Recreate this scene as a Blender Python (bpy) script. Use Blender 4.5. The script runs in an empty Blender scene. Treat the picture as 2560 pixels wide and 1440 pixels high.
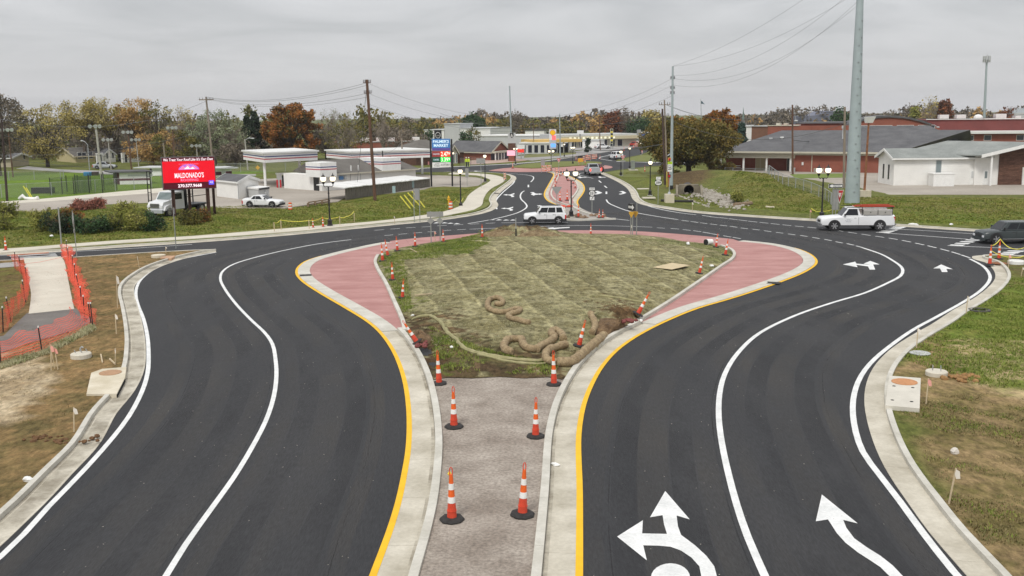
import bpy, bmesh, math, random
import numpy as np
from mathutils import Vector, Matrix
from mathutils.geometry import delaunay_2d_cdt
R = random.Random(7)
RN = np.random.RandomState(11)
SC = bpy.context.scene
COL = SC.collection
rad = math.radians
# ------------------------------------------------------------------ camera
F = 2500.0; CAMZ = 10.0
PITCH = math.atan(435.0 / F); ROLL = -0.011
CR = (Matrix.Rotation(math.pi / 2 - PITCH, 3, 'X') @ Matrix.Rotation(ROLL, 3, 'Z'))
CT = CR.transposed()
cd = bpy.data.cameras.new('camera'); cam = bpy.data.objects.new('camera', cd); COL.objects.link(cam)
cam.matrix_world = Matrix.Translation((0, 0, CAMZ)) @ CR.to_4x4()
cd.sensor_width = 36; cd.lens = 36 * F / 2560; cd.clip_start = 0.2; cd.clip_end = 9000
SC.camera = cam
# ------------------------------------------------------------------ overcast sky, weak sun, exposure
W = bpy.data.worlds.new('World'); SC.world = W; W.use_nodes = True
nt = W.node_tree; nt.nodes.clear()
def N(t, kind, **kw):
 n = t.nodes.new(kind)
 for k, v in kw.items(): setattr(n, k, v)
 return n
def LK(t, a, b): t.links.new(a, b)
out = N(nt, 'ShaderNodeOutputWorld'); mx = N(nt, 'ShaderNodeMixShader'); LK(nt, mx.outputs[0], out.inputs[0])
sky = N(nt, 'ShaderNodeTexSky'); sky.sky_type = 'NISHITA'; sky.sun_disc = False
SUN_EL, SUN_AZ = rad(52), rad(200)
sky.sun_elevation = SUN_EL; sky.sun_rotation = SUN_AZ
b1 = N(nt, 'ShaderNodeBackground'); b1.inputs[1].default_value = 0.10; LK(nt, sky.outputs[0], b1.inputs[0])
tc = N(nt, 'ShaderNodeTexCoord'); sx = N(nt, 'ShaderNodeSeparateXYZ'); LK(nt, tc.outputs['Generated'], sx.inputs[0])
zc = N(nt, 'ShaderNodeMath', operation='MAXIMUM'); LK(nt, sx.outputs[2], zc.inputs[0]); zc.inputs[1].default_value = 0
za = N(nt, 'ShaderNodeMath', operation='ADD'); LK(nt, zc.outputs[0], za.inputs[0]); za.inputs[1].default_value = 0.10
dx = N(nt, 'ShaderNodeMath', operation='DIVIDE'); LK(nt, sx.outputs[0], dx.inputs[0]); LK(nt, za.outputs[0], dx.inputs[1])
dy = N(nt, 'ShaderNodeMath', operation='DIVIDE'); LK(nt, sx.outputs[1], dy.inputs[0]); LK(nt, za.outputs[0], dy.inputs[1])
cx = N(nt, 'ShaderNodeCombineXYZ'); LK(nt, dx.outputs[0], cx.inputs[0]); LK(nt, dy.outputs[0], cx.inputs[1])
n1 = N(nt, 'ShaderNodeTexNoise'); n1.inputs['Scale'].default_value = 0.85; n1.inputs['Detail'].default_value = 5
n1.inputs['Roughness'].default_value = 0.55; n1.inputs['Distortion'].default_value = 0.6
LK(nt, cx.outputs[0], n1.inputs[0])
r1 = N(nt, 'ShaderNodeValToRGB'); LK(nt, n1.outputs[0], r1.inputs[0])
r1.color_ramp.elements[0].position = 0.3; r1.color_ramp.elements[0].color = (0.345, 0.350, 0.358, 1)
r1.color_ramp.elements[1].position = 0.72; r1.color_ramp.elements[1].color = (0.500, 0.500, 0.508, 1)
el = N(nt, 'ShaderNodeMapRange'); LK(nt, sx.outputs[2], el.inputs[0])
el.inputs[1].default_value = 0.0; el.inputs[2].default_value = 0.09; el.inputs[3].default_value = 0.75; el.inputs[4].default_value = 0.0
hz = N(nt, 'ShaderNodeMix', data_type='RGBA'); LK(nt, el.outputs[0], hz.inputs[0]); LK(nt, r1.outputs[0], hz.inputs[6])
hz.inputs[7].default_value = (0.475, 0.470, 0.482, 1)
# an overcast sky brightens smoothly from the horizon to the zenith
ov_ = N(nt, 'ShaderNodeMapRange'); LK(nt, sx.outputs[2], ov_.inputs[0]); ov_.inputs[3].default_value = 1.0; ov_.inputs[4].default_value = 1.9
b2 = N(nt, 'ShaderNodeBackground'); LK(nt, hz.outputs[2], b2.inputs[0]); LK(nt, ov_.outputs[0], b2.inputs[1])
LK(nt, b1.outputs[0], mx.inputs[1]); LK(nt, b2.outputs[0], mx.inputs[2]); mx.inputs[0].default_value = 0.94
sl = bpy.data.lights.new('sun', 'SUN'); sl.energy = 1.5; sl.angle = rad(14); sl.color = (1.0, 0.965, 0.90)
so = bpy.data.objects.new('sun', sl); COL.objects.link(so)
sd = Vector((math.sin(SUN_AZ) * math.cos(SUN_EL), math.cos(SUN_AZ) * math.cos(SUN_EL), math.sin(SUN_EL)))
so.rotation_euler = sd.to_track_quat('Z', 'Y').to_euler()
SC.view_settings.view_transform = 'Standard'; SC.view_settings.look = 'None'
SC.view_settings.gamma = 1; SC.view_settings.use_curve_mapping = False; SC.view_settings.exposure = 0.45
# ------------------------------------------------------------------ picture point -> place on the ground
def P(px, py, z=0.0):
 d = CR @ Vector(((px - 1280) / F, -(py - 720) / F, -1.0))
 t = (z - CAMZ) / d.z
 return Vector((d.x * t, d.y * t, z))
def PD(px, py, Y):
 d = CR @ Vector(((px - 1280) / F, -(py - 720) / F, -1.0)); t = Y / d.y
 return Vector((d.x * t, Y, CAMZ + d.z * t))
def HZ(pt, py):
 a = CT @ Vector((pt[0], pt[1], -CAMZ)); b = CT @ Vector((0, 0, 1))
 k = (py - 720) / F
 return -(a.y - k * a.z) / (b.y - k * b.z)
def PXM(pt): return F / math.hypot(pt[0], pt[1])
def L2(pts, z=0.0): return [P(x, y, z) for x, y in pts]
# ------------------------------------------------------------------ materials
MATS = {}
def mat(name, c, rough=0.8, var=0.12, scale=2.0, bump=0.0, metal=0.0, emit=None, es=1.0, c2=None, spec=0.4, world=False, detail=6, stretch=None, bscale=None, fine=0.0, fscale=60):
 if name in MATS: return MATS[name]
 m = bpy.data.materials.new(name); m.use_nodes = True; t = m.node_tree
 b = t.nodes['Principled BSDF']
 b.inputs['Roughness'].default_value = rough; b.inputs['Metallic'].default_value = metal
 b.inputs['Specular IOR Level'].default_value = spec
 c = tuple(c) + (1,)
 if var > 0 or c2:
  if c2 is None:
   ca = tuple(max(0, x * (1 - var)) for x in c[:3]) + (1,); cb = tuple(min(1, x * (1 + var)) for x in c[:3]) + (1,)
  else: ca = c; cb = tuple(c2) + (1,)
  tcn = N(t, 'ShaderNodeTexCoord'); vec = tcn.outputs['Object']
  if world: g = N(t, 'ShaderNodeNewGeometry'); vec = g.outputs['Position']
  if stretch:
   mp = N(t, 'ShaderNodeMapping'); mp.inputs['Scale'].default_value = stretch; LK(t, vec, mp.inputs[0]); vec = mp.outputs[0]
  nz = N(t, 'ShaderNodeTexNoise'); nz.inputs['Scale'].default_value = scale; nz.inputs['Detail'].default_value = detail
  nz.inputs['Roughness'].default_value = 0.6; LK(t, vec, nz.inputs[0])
  rp = N(t, 'ShaderNodeValToRGB'); rp.color_ramp.elements[0].position = 0.33; rp.color_ramp.elements[1].position = 0.67
  rp.color_ramp.elements[0].color = ca; rp.color_ramp.elements[1].color = cb
  LK(t, nz.outputs[0], rp.inputs[0]); colout = rp.outputs[0]
  if fine > 0:
   nf = N(t, 'ShaderNodeTexNoise'); nf.inputs['Scale'].default_value = fscale; nf.inputs['Detail'].default_value = 3
   LK(t, vec, nf.inputs[0])
   mr = N(t, 'ShaderNodeMapRange'); mr.inputs[1].default_value = 0.3; mr.inputs[2].default_value = 0.7
   mr.inputs[3].default_value = 1 - fine; mr.inputs[4].default_value = 1 + fine; LK(t, nf.outputs[0], mr.inputs[0])
   vm = N(t, 'ShaderNodeVectorMath', operation='SCALE'); LK(t, colout, vm.inputs[0]); LK(t, mr.outputs[0], vm.inputs['Scale'])
   colout = vm.outputs[0]
  LK(t, colout, b.inputs['Base Color'])
  if bump > 0:
   nb = nz
   if bscale:
    nb = N(t, 'ShaderNodeTexNoise'); nb.inputs['Scale'].default_value = bscale; nb.inputs['Detail'].default_value = 4; LK(t, vec, nb.inputs[0])
   bp = N(t, 'ShaderNodeBump'); bp.inputs['Strength'].default_value = bump; bp.inputs['Distance'].default_value = 0.05
   LK(t, nb.outputs[0], bp.inputs['Height']); LK(t, bp.outputs[0], b.inputs['Normal'])
 else: b.inputs['Base Color'].default_value = c
 if emit:
  b.inputs['Emission Color'].default_value = tuple(emit) + (1,); b.inputs['Emission Strength'].default_value = es
 MATS[name] = m; return m
def leafmat(name, cols, scale=0.5):
 m = bpy.data.materials.new(name); m.use_nodes = True; t = m.node_tree; b = t.nodes['Principled BSDF']
 g = N(t, 'ShaderNodeNewGeometry'); nz = N(t, 'ShaderNodeTexNoise'); nz.inputs['Scale'].default_value = scale; nz.inputs['Detail'].default_value = 3
 LK(t, g.outputs['Position'], nz.inputs[0])
 ad = N(t, 'ShaderNodeMath', operation='MULTIPLY_ADD'); LK(t, g.outputs['Random Per Island'], ad.inputs[0]); ad.inputs[1].default_value = 0.35
 sb = N(t, 'ShaderNodeMath', operation='SUBTRACT'); LK(t, nz.outputs[0], sb.inputs[0]); sb.inputs[1].default_value = 0.17
 LK(t, sb.outputs[0], ad.inputs[2])
 rp = N(t, 'ShaderNodeValToRGB'); LK(t, ad.outputs[0], rp.inputs[0]); e = rp.color_ramp.elements
 while len(e) < len(cols): e.new(0.5)
 for i, c in enumerate(cols): e[i].position = 0.28 + 0.44 * i / (len(cols) - 1); e[i].color = tuple(c) + (1,)
 LK(t, rp.outputs[0], b.inputs['Base Color']); b.inputs['Roughness'].default_value = 0.75; b.inputs['Specular IOR Level'].default_value = 0.2
 MATS[name] = m; return m
def netmat(name, c, cell, fill, base=0.0):
 # woven net: strands on a world-size grid, open between them
 m = bpy.data.materials.new(name); m.use_nodes = True; t = m.node_tree; b = t.nodes['Principled BSDF']
 b.inputs['Base Color'].default_value = tuple(c) + (1,); b.inputs['Roughness'].default_value = 0.7
 uv = N(t, 'ShaderNodeUVMap'); sp = N(t, 'ShaderNodeSeparateXYZ'); LK(t, uv.outputs[0], sp.inputs[0])
 outs = []
 for i in (0, 1):
  d = N(t, 'ShaderNodeMath', operation='DIVIDE'); LK(t, sp.outputs[i], d.inputs[0]); d.inputs[1].default_value = cell
  fr = N(t, 'ShaderNodeMath', operation='FRACT'); LK(t, d.outputs[0], fr.inputs[0])
  lt = N(t, 'ShaderNodeMath', operation='LESS_THAN'); LK(t, fr.outputs[0], lt.inputs[0]); lt.inputs[1].default_value = fill
  outs.append(lt)
 mxm = N(t, 'ShaderNodeMath', operation='MAXIMUM'); LK(t, outs[0].outputs[0], mxm.inputs[0]); LK(t, outs[1].outputs[0], mxm.inputs[1])
 LK(t, mxm.outputs[0], b.inputs['Alpha']); MATS[name] = m; return m
# ------------------------------------------------------------------ mesh collecting
class MB:
 def __init__(s): s.v = []; s.f = []
 def add(s, vs, fs):
  o = len(s.v); s.v.extend([tuple(p) for p in vs]); s.f.extend([tuple(i + o for i in f) for f in fs]); return s
 def box(s, x0, x1, y0, y1, z0, z1):
  return s.add([(x0, y0, z0), (x1, y0, z0), (x1, y1, z0), (x0, y1, z0), (x0, y0, z1), (x1, y0, z1), (x1, y1, z1), (x0, y1, z1)],
                     [(3, 2, 1, 0), (4, 5, 6, 7), (0, 1, 5, 4), (1, 2, 6, 5), (2, 3, 7, 6), (3, 0, 4, 7)])
 def cyl(s, p, q, r0, r1=None, n=8, cap=True):
  r1 = r0 if r1 is None else r1; p = Vector(p); q = Vector(q); d = (q - p)
  if d.length < 1e-6: return s
  d.normalize(); a = d.orthogonal().normalized(); b = d.cross(a)
  vs = []
  for c, r in ((p, r0), (q, r1)):
   for i in range(n):
    t = 2 * math.pi * i / n; vs.append(c + a * (r * math.cos(t)) + b * (r * math.sin(t)))
  fs = [(i, (i + 1) % n, n + (i + 1) % n, n + i) for i in range(n)]
  if cap: fs += [tuple(range(n - 1, -1, -1)), tuple(range(n, 2 * n))]
  return s.add(vs, fs)
 def tube(s, pts, r, n=5, cap=True):
  pts = [Vector(p) for p in pts]; m = len(pts); vs = []
  a = None
  for i, p in enumerate(pts):
   d = (pts[min(i + 1, m - 1)] - pts[max(i - 1, 0)])
   d = d.normalized() if d.length > 1e-9 else Vector((0, 0, 1))
   if a is None: a = d.orthogonal().normalized()
   else: a = (a - d * a.dot(d)); a = a.normalized() if a.length > 1e-6 else d.orthogonal().normalized()
   b = d.cross(a); rr = r[i] if isinstance(r, (list, tuple)) else r
   for k in range(n):
    t = 2 * math.pi * k / n; vs.append(p + a * (rr * math.cos(t)) + b * (rr * math.sin(t)))
  fs = [(i * n + k, i * n + (k + 1) % n, (i + 1) * n + (k + 1) % n, (i + 1) * n + k) for i in range(m - 1) for k in range(n)]
  if cap: fs += [tuple(range(n - 1, -1, -1)), tuple(range((m - 1) * n, m * n))]
  return s.add(vs, fs)
 def prism(s, pts, z0, z1):
  n = len(pts)
  a = sum(pts[i][0] * pts[(i + 1) % n][1] - pts[(i + 1) % n][0] * pts[i][1] for i in range(n))
  if a < 0: pts = list(reversed(pts))
  vs = [(p[0], p[1], z0) for p in pts] + [(p[0], p[1], z1) for p in pts]
  return s.add(vs, [tuple(range(n - 1, -1, -1)), tuple(range(n, 2 * n))] + [(i, (i + 1) % n, n + (i + 1) % n, n + i) for i in range(n)])
 def xprism(s, pts, y0, y1):   # outline in x-z, pushed along y
  n = len(pts); a = sum(pts[i][0] * pts[(i + 1) % n][1] - pts[(i + 1) % n][0] * pts[i][1] for i in range(n))
  if a < 0: pts = list(reversed(pts))
  vs = [(p[0], y0, p[1]) for p in pts] + [(p[0], y1, p[1]) for p in pts]
  return s.add(vs, [tuple(range(n)), tuple(range(2 * n - 1, n - 1, -1))] + [(n + i, n + (i + 1) % n, (i + 1) % n, i) for i in range(n)])
 def yprism(s, pts, x0, x1):   # outline in y-z, pushed along x
  n = len(pts); a = sum(pts[i][0] * pts[(i + 1) % n][1] - pts[(i + 1) % n][0] * pts[i][1] for i in range(n))
  if a < 0: pts = list(reversed(pts))
  vs = [(x0, p[0], p[1]) for p in pts] + [(x1, p[0], p[1]) for p in pts]
  return s.add(vs, [tuple(range(n - 1, -1, -1)), tuple(range(n, 2 * n))] + [(i, (i + 1) % n, n + (i + 1) % n, n + i) for i in range(n)])
 def lathe(s, prof, n=12, c=(0, 0, 0)):
  vs = []
  for r, z in prof:
   for i in range(n):
    t = 2 * math.pi * i / n; vs.append((c[0] + r * math.cos(t), c[1] + r * math.sin(t), c[2] + z))
  m = len(prof)
  fs = [(j * n + i, j * n + (i + 1) % n, (j + 1) * n + (i + 1) % n, (j + 1) * n + i) for j in range(m - 1) for i in range(n)]
  fs += [tuple(range(n - 1, -1, -1)), tuple(range((m - 1) * n, m * n))]
  return s.add(vs, fs)
 def ball(s, c, r, n=8, m=5, sq=1.0, jit=0.0):
  prof = [(max(0.02 * r, r * math.sin(math.pi * j / m)), -r * sq * math.cos(math.pi * j / m)) for j in range(m + 1)]
  o = len(s.v); s.lathe(prof, n, c)
  if jit:
   for i in range(o, len(s.v)):
    v = s.v[i]; s.v[i] = tuple(c[k] + (v[k] - c[k]) * (1 + R.uniform(-jit, jit)) for k in range(3))
  return s
 def quad(s, a, b, c, d): return s.add([a, b, c, d], [(0, 1, 2, 3)])
 def slab(s, a, b, c, d, th):   # quad pushed back along its normal
  a, b, c, d = map(Vector, (a, b, c, d)); n = (b - a).cross(d - a).normalized() * th
  return s.add([a, b, c, d, a - n, b - n, c - n, d - n], [(0, 1, 2, 3), (7, 6, 5, 4), (4, 5, 1, 0), (5, 6, 2, 1), (6, 7, 3, 2), (7, 4, 0, 3)])
def meshof(name, mb, m, smooth=False):
 me = bpy.data.meshes.new(name); me.from_pydata(mb.v, [], mb.f); me.update()
 if m: me.materials.append(m)
 if smooth:
  me.polygons.foreach_set('use_smooth', [True] * len(me.polygons))
  try: me.set_sharp_from_angle(angle=rad(40))
  except Exception: pass
 return me
def link(name, data, parent=None, loc=None):
 o = bpy.data.objects.new(name, data); COL.objects.link(o)
 if parent is not None: o.parent = parent
 if loc is not None: o.location = loc
 return o
def part(name, mb, m, parent, smooth=False, wcoord=False, kind=None, label=None):
 if wcoord:
  q = parent; off = Vector((0, 0, 0))
  while q is not None: off += Vector(q.location); q = q.parent
  mb.v = [(a - off.x, b - off.y, c - off.z) for a, b, c in mb.v]
 o = link(name, meshof(name, mb, m, smooth), parent)
 if kind: o['kind'] = kind
 if label: o['label'] = label
 return o
def thing(name, label, cat, loc=(0, 0, 0), rz=0.0, group=None):
 o = link(name, None, None, loc); o.rotation_euler = (0, 0, rz); o.empty_display_size = 0.3
 o['label'] = label; o['category'] = cat
 if group: o['group'] = group
 return o
def solo(name, mb, m, label, cat, group=None, smooth=False, kind=None, origin=None):
 if origin is not None:
  ox = Vector(origin); mb.v = [(a - ox.x, b - ox.y, c - ox.z) for a, b, c in mb.v]
 o = link(name, meshof(name, mb, m, smooth), None, origin)
 if kind: o['kind'] = kind
 if label: o['label'] = label
 if cat: o['category'] = cat
 if group: o['group'] = group
 return o
def struct(name, mb, m, smooth=False, kind='structure'):
 o = link(name, meshof(name, mb, m, smooth)); o['kind'] = kind; return o
KIDS = {}
def dup(root, loc, rz=0.0, label=None, sc=None, rot=None, group=None):
 # a copy of the thing with copies of its parts and their sub-parts
 if root.name not in KIDS:
  def coll(q): return [(ch, coll(ch)) for ch in list(COL.objects) if ch.parent == q]
  KIDS[root.name] = coll(root)
 def cp(q, par, kids):
  c = q.copy(); COL.objects.link(c); c.parent = par
  for ch, kk in kids: cp(ch, c, kk)
  return c
 r = cp(root, None, KIDS[root.name]); r.location = loc
 r.rotation_euler = rot if rot is not None else (0, 0, rz)
 if sc is not None: r.scale = (sc,) * 3 if not isinstance(sc, tuple) else sc
 if label: r['label'] = label
 if group: r['group'] = group
 return r
TXT = {}
def text(body, w, h, m, parent, x=0, y=0, z=0, name='lettering', rotz=0, bold=0.0, italic=0.0):
 # flat lettering fitted to w x h, standing in x-z, facing -y, centred at x,z
 key = (body, bold, italic)
 if key not in TXT:
  cu = bpy.data.curves.new('t', 'FONT'); cu.body = body; cu.align_x = 'CENTER'; cu.offset = bold; cu.shear = italic; cu.resolution_u = 2
  o = bpy.data.objects.new('t', cu); COL.objects.link(o); bpy.context.view_layer.update()
  dg = bpy.context.evaluated_depsgraph_get(); me = bpy.data.meshes.new_from_object(o.evaluated_get(dg))
  vs = [tuple(v.co) for v in me.vertices]; fs = [tuple(p.vertices) for p in me.polygons]
  bpy.data.objects.remove(o); bpy.data.meshes.remove(me); TXT[key] = (vs, fs)
 vs, fs = TXT[key]
 xs = [v[0] for v in vs]; ys = [v[1] for v in vs]; a, b_, c, d = min(xs), max(xs), min(ys), max(ys)
 sx_, sy_ = w / (b_ - a), h / (d - c)
 mb = MB(); mb.add([((v[0] - (a + b_) / 2) * sx_, 0, (v[1] - (c + d) / 2) * sy_) for v in vs], fs)
 o = part(name, mb, m, parent); o.location = (x, y, z); o.rotation_euler = (0, 0, rotz); return o
# ------------------------------------------------------------------ curves on the ground
def smooth(pts, step=1.0):
 pts = [Vector((p[0], p[1])) for p in pts]; o = []
 n = len(pts)
 for i in range(n - 1):
  p0 = pts[max(i - 1, 0)]; p1 = pts[i]; p2 = pts[i + 1]; p3 = pts[min(i + 2, n - 1)]
  k = max(1, int((p2 - p1).length / step))
  # centripetal Catmull-Rom
  def tj(t, a, b): return t + max((b - a).length, 1e-4) ** 0.5
  t0 = 0; t1 = tj(t0, p0, p1); t2 = tj(t1, p1, p2); t3 = tj(t2, p2, p3)
  for j in range(k):
   t = t1 + (t2 - t1) * j / k
   A1 = p0 * ((t1 - t) / (t1 - t0)) + p1 * ((t - t0) / (t1 - t0)); A2 = p1 * ((t2 - t) / (t2 - t1)) + p2 * ((t - t1) / (t2 - t1)); A3 = p2 * ((t3 - t) / (t3 - t2)) + p3 * ((t - t2) / (t3 - t2))
   B1 = A1 * ((t2 - t) / (t2 - t0)) + A2 * ((t - t0) / (t2 - t0)); B2 = A2 * ((t3 - t) / (t3 - t1)) + A3 * ((t - t1) / (t3 - t1))
   o.append(B1 * ((t2 - t) / (t2 - t1)) + B2 * ((t - t1) / (t2 - t1)))
 o.append(pts[-1]); return o
def offs(line, d):   # d > 0 : to the right of the direction of travel
 n = len(line); o = []
 for i in range(n):
  t = line[min(i + 1, n - 1)] - line[max(i - 1, 0)]
  if t.length < 1e-9: t = Vector((0, 1))
  t.normalize(); o.append(line[i] + Vector((t.y, -t.x)) * d)
 return o
def curve(px, step=1.0): return smooth(L2(px), step)
def cut(line, L):   # resample at even spacing
 o = [line[0]]; acc = 0
 for i in range(1, len(line)):
  a, b = line[i - 1], line[i]; d = (b - a).length
  while acc + d >= L and d > 1e-9:
   t = (L - acc) / d; a = a + (b - a) * t; o.append(a); d = (b - a).length; acc = 0
  acc += d
 if (o[-1] - line[-1]).length > 0.05: o.append(line[-1])
 return o
def resample(line, n):
 L = [0]
 for i in range(1, len(line)): L.append(L[-1] + (line[i] - line[i - 1]).length)
 o = []; j = 0
 for k in range(n + 1):
  s = L[-1] * k / n
  while j < len(L) - 2 and L[j + 1] < s: j += 1
  t = (s - L[j]) / max(1e-9, L[j + 1] - L[j]); o.append(line[j] + (line[j + 1] - line[j]) * t)
 return o
def ribbon(mb, A, B, z0, z1=None, u0=0, u1=None):
 # solid strip between two matched lines; top at z1, sides down to z0
 n = len(A); z1 = z0 if z1 is None else z1
 if z1 == z0: mb.add([(p.x, p.y, z0) for p in A] + [(p.x, p.y, z0) for p in B], [(i, i + 1, n + i + 1, n + i) if True else 0 for i in range(n - 1)]); return mb
 vs = [(p.x, p.y, z1) for p in A] + [(p.x, p.y, z1) for p in B] + [(p.x, p.y, z0) for p in A] + [(p.x, p.y, z0) for p in B]
 fs = [(i, i + 1, n + i + 1, n + i) for i in range(n - 1)] + [(2 * n + i, 2 * n + i + 1, i + 1, i) for i in range(n - 1)] + [(n + i, n + i + 1, 3 * n + i + 1, 3 * n + i) for i in range(n - 1)]
 fs += [(0, n, 3 * n, 2 * n), (n - 1, 2 * n - 1, 4 * n - 1, 3 * n - 1)]
 return mb.add(vs, fs)
def fixnormals(o):
 bm = bmesh.new(); bm.from_mesh(o.data); bmesh.ops.recalc_face_normals(bm, faces=bm.faces); bm.to_mesh(o.data); bm.free()
def upface(o):
 me = o.data; bm = bmesh.new(); bm.from_mesh(me)
 for f in bm.faces:
  if f.normal.z < 0: f.normal_flip()
 bm.to_mesh(me); bm.free()
def panels(name, A, B, L, z0, z1, m, parent, gap=0.012, k=4):
 # strip cut into cast panels about L long with open joints between them
 tot = sum((A[i + 1] - A[i]).length for i in range(len(A) - 1)); n = max(1, round(tot / L))
 a = resample(A, n * k); b = resample(B, n * k); res = []
 for i in range(n):
  aa = a[i * k:(i + 1) * k + 1]; bb = b[i * k:(i + 1) * k + 1]
  g = gap * 0.5
  def sh(q):
   q = [v.copy() for v in q]; d0 = (q[1] - q[0]); d1 = (q[-2] - q[-1])
   if d0.length > g * 2: q[0] += d0.normalized() * g
   if d1.length > g * 2: q[-1] += d1.normalized() * g
   return q
  mb = MB(); ribbon(mb, sh(aa), sh(bb), z0, z1 + R.uniform(-0.002, 0.002)); o = part(name, mb, m, parent); fixnormals(o); res.append(o)
 return res
def setting(name):
 o = link(name, None); o['kind'] = 'structure'; return o
def inside(pts, poly):
 x = pts[:, 0]; y = pts[:, 1]; c = np.zeros(len(pts), bool); n = len(poly); j = n - 1
 for i in range(n):
  xi, yi = poly[i][0], poly[i][1]; xj, yj = poly[j][0], poly[j][1]
  if yi != yj: c ^= ((yi > y) != (yj > y)) & (x < (xj - xi) * (y - yi) / (yj - yi) + xi)
  j = i
 return c
def distpoly(pts, line, closed=False):
 L = np.array([(p[0], p[1]) for p in line])
 if closed: L = np.vstack([L, L[:1]])
 A = L[:-1]; AB = L[1:] - A; Q = np.maximum(1e-9, (AB ** 2).sum(1))
 if len(pts) < 50:
  o = []
  for p in pts: t = np.clip(((p - A) * AB).sum(1) / Q, 0, 1); o.append(np.hypot(*(p - A - t[:, None] * AB).T).min())
  return np.array(o)
 d = np.full(len(pts), 1e9)
 for a, ab, q in zip(A, AB, Q):
  t = np.clip(((pts - a) @ ab) / q, 0, 1); d = np.minimum(d, np.hypot(*(pts - a - t[:, None] * ab).T))
 return d
# ------------------------------------------------------------------ lines read from the place (picture points on the ground)
KL = curve([(-260, 1500), (-120, 1392), (0, 1287), (40, 1251), (100, 1190), (173, 1118), (225, 1037), (272, 985), (303, 930), (312, 870), (311, 832), (307, 800), (301, 767), (295, 737), (300, 715), (325, 692), (375, 665), (450, 642), (520, 628), (540, 627)], 0.7)
WS = smooth(L2([(540, 627), (480, 629), (281, 640), (178, 647), (0, 655), (-300, 668)]), 2)      # south edge of the west street
WN = smooth(L2([(-300, 646), (0, 634), (150, 626), (281, 617), (480, 604), (700, 587), (960, 562), (1091, 549), (1147, 541), (1185, 534), (1215, 524), (1226, 513), (1222, 501), (1230, 486), (1245, 473), (1268, 456), (1277, 446), (1270, 439), (1245, 434), (1160, 431), (1060, 432), (960, 435), (800, 441)]), 1.2)
FARN = L2([(800, 432), (960, 427), (1060, 421), (1160, 416), (1267, 411), (1353, 404), (1440, 391), (1505, 378), (1560, 367), (1640, 349), (1700, 349), (1650, 368), (1604, 387), (1560, 396), (1540, 404), (1620, 406), (1740, 408), (1740, 413), (1628, 416), (1560, 424), (1509, 432)])
KR1 = smooth(L2([(1509, 432), (1530, 441), (1558, 454), (1582, 469), (1594, 484), (1602, 499), (1624, 511), (1680, 521), (1755, 531), (1860, 539), (2049, 551), (2229, 562), (2426, 575), (2700, 593)]), 1.2)
KR2 = curve([(2760, 652), (2560, 645), (2487, 641), (2462, 643), (2462, 647), (2493, 655), (2518, 673), (2527, 697), (2507, 726), (2466, 757), (2424, 782), (2382, 812), (2327, 845), (2279, 879), (2243, 920), (2226, 965), (2227, 1022), (2258, 1114), (2297, 1184), (2350, 1254), (2420, 1341), (2512, 1437), (2560, 1490), (2640, 1580)], 0.7)
ROADPOLY = KL + WS[1:] + WN + [Vector((p.x, p.y)) for p in FARN] + KR1[1:] + KR2
EMB = []   # filled below
# the teardrop island: asphalt side of its concrete edge
OE = curve([(905, 1520), (925, 1460), (940, 1420), (970, 1340), (995, 1260), (1012, 1180), (1021, 1120), (1023, 1050), (1018, 989), (1010, 947), (995, 902), (976, 865), (950, 831), (920, 805), (860, 768), (800, 733), (757, 704), (742, 685), (746, 668), (768, 652), (805, 640), (870, 624), (960, 606), (1035, 597), (1147, 588), (1230, 582), (1316, 579), (1440, 577), (1492, 577), (1586, 579), (1680, 585), (1774, 593), (1860, 602), (1930, 609), (1985, 620), (2022, 634), (2040, 650), (2038, 662), (2010, 681), (1960, 702), (1880, 730), (1820, 749), (1745, 771), (1670, 801), (1595, 839), (1542, 876), (1505, 917), (1479, 962), (1460, 1011), (1449, 1067), (1446, 1110), (1447, 1160), (1449, 1219), (1449, 1320), (1448, 1440), (1446, 1540)], 0.6)
def nearest(line, px, py):
 q = P(px, py); q = Vector((q.x, q.y)); return min(range(len(line)), key=lambda i: (line[i] - q).length)
iL, iR = nearest(OE, 805, 640), nearest(OE, 1985, 620)
jL, jR = nearest(OE, 960, 800), nearest(OE, 1600, 836)
jL = nearest(OE, 948, 829)
jR = nearest(OE, 1640, 815)
YL = OE[:iL + 1]; YR = OE[iR:]
IKL = curve([(1012, 833), (1008, 812), (987, 762), (965, 713), (944, 676), (938, 657), (945, 642)], 0.6)
FAR = curve([(945, 642), (975, 628), (1035, 616), (1076, 609), (1147, 598), (1204, 592), (1316, 589), (1474, 587), (1577, 589), (1661, 597), (1708, 606), (1779, 613), (1802, 618)], 0.8)
IKR = curve([(1802, 618), (1826, 627), (1836, 639), (1830, 652), (1806, 668), (1745, 711), (1670, 762), (1614, 797), (1590, 812)], 0.6)
GW = 0.92      # yellow line centre to kerb centre
KIL = offs(OE[:jL + 1], GW); KIR = offs(OE[jR:], GW)
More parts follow.
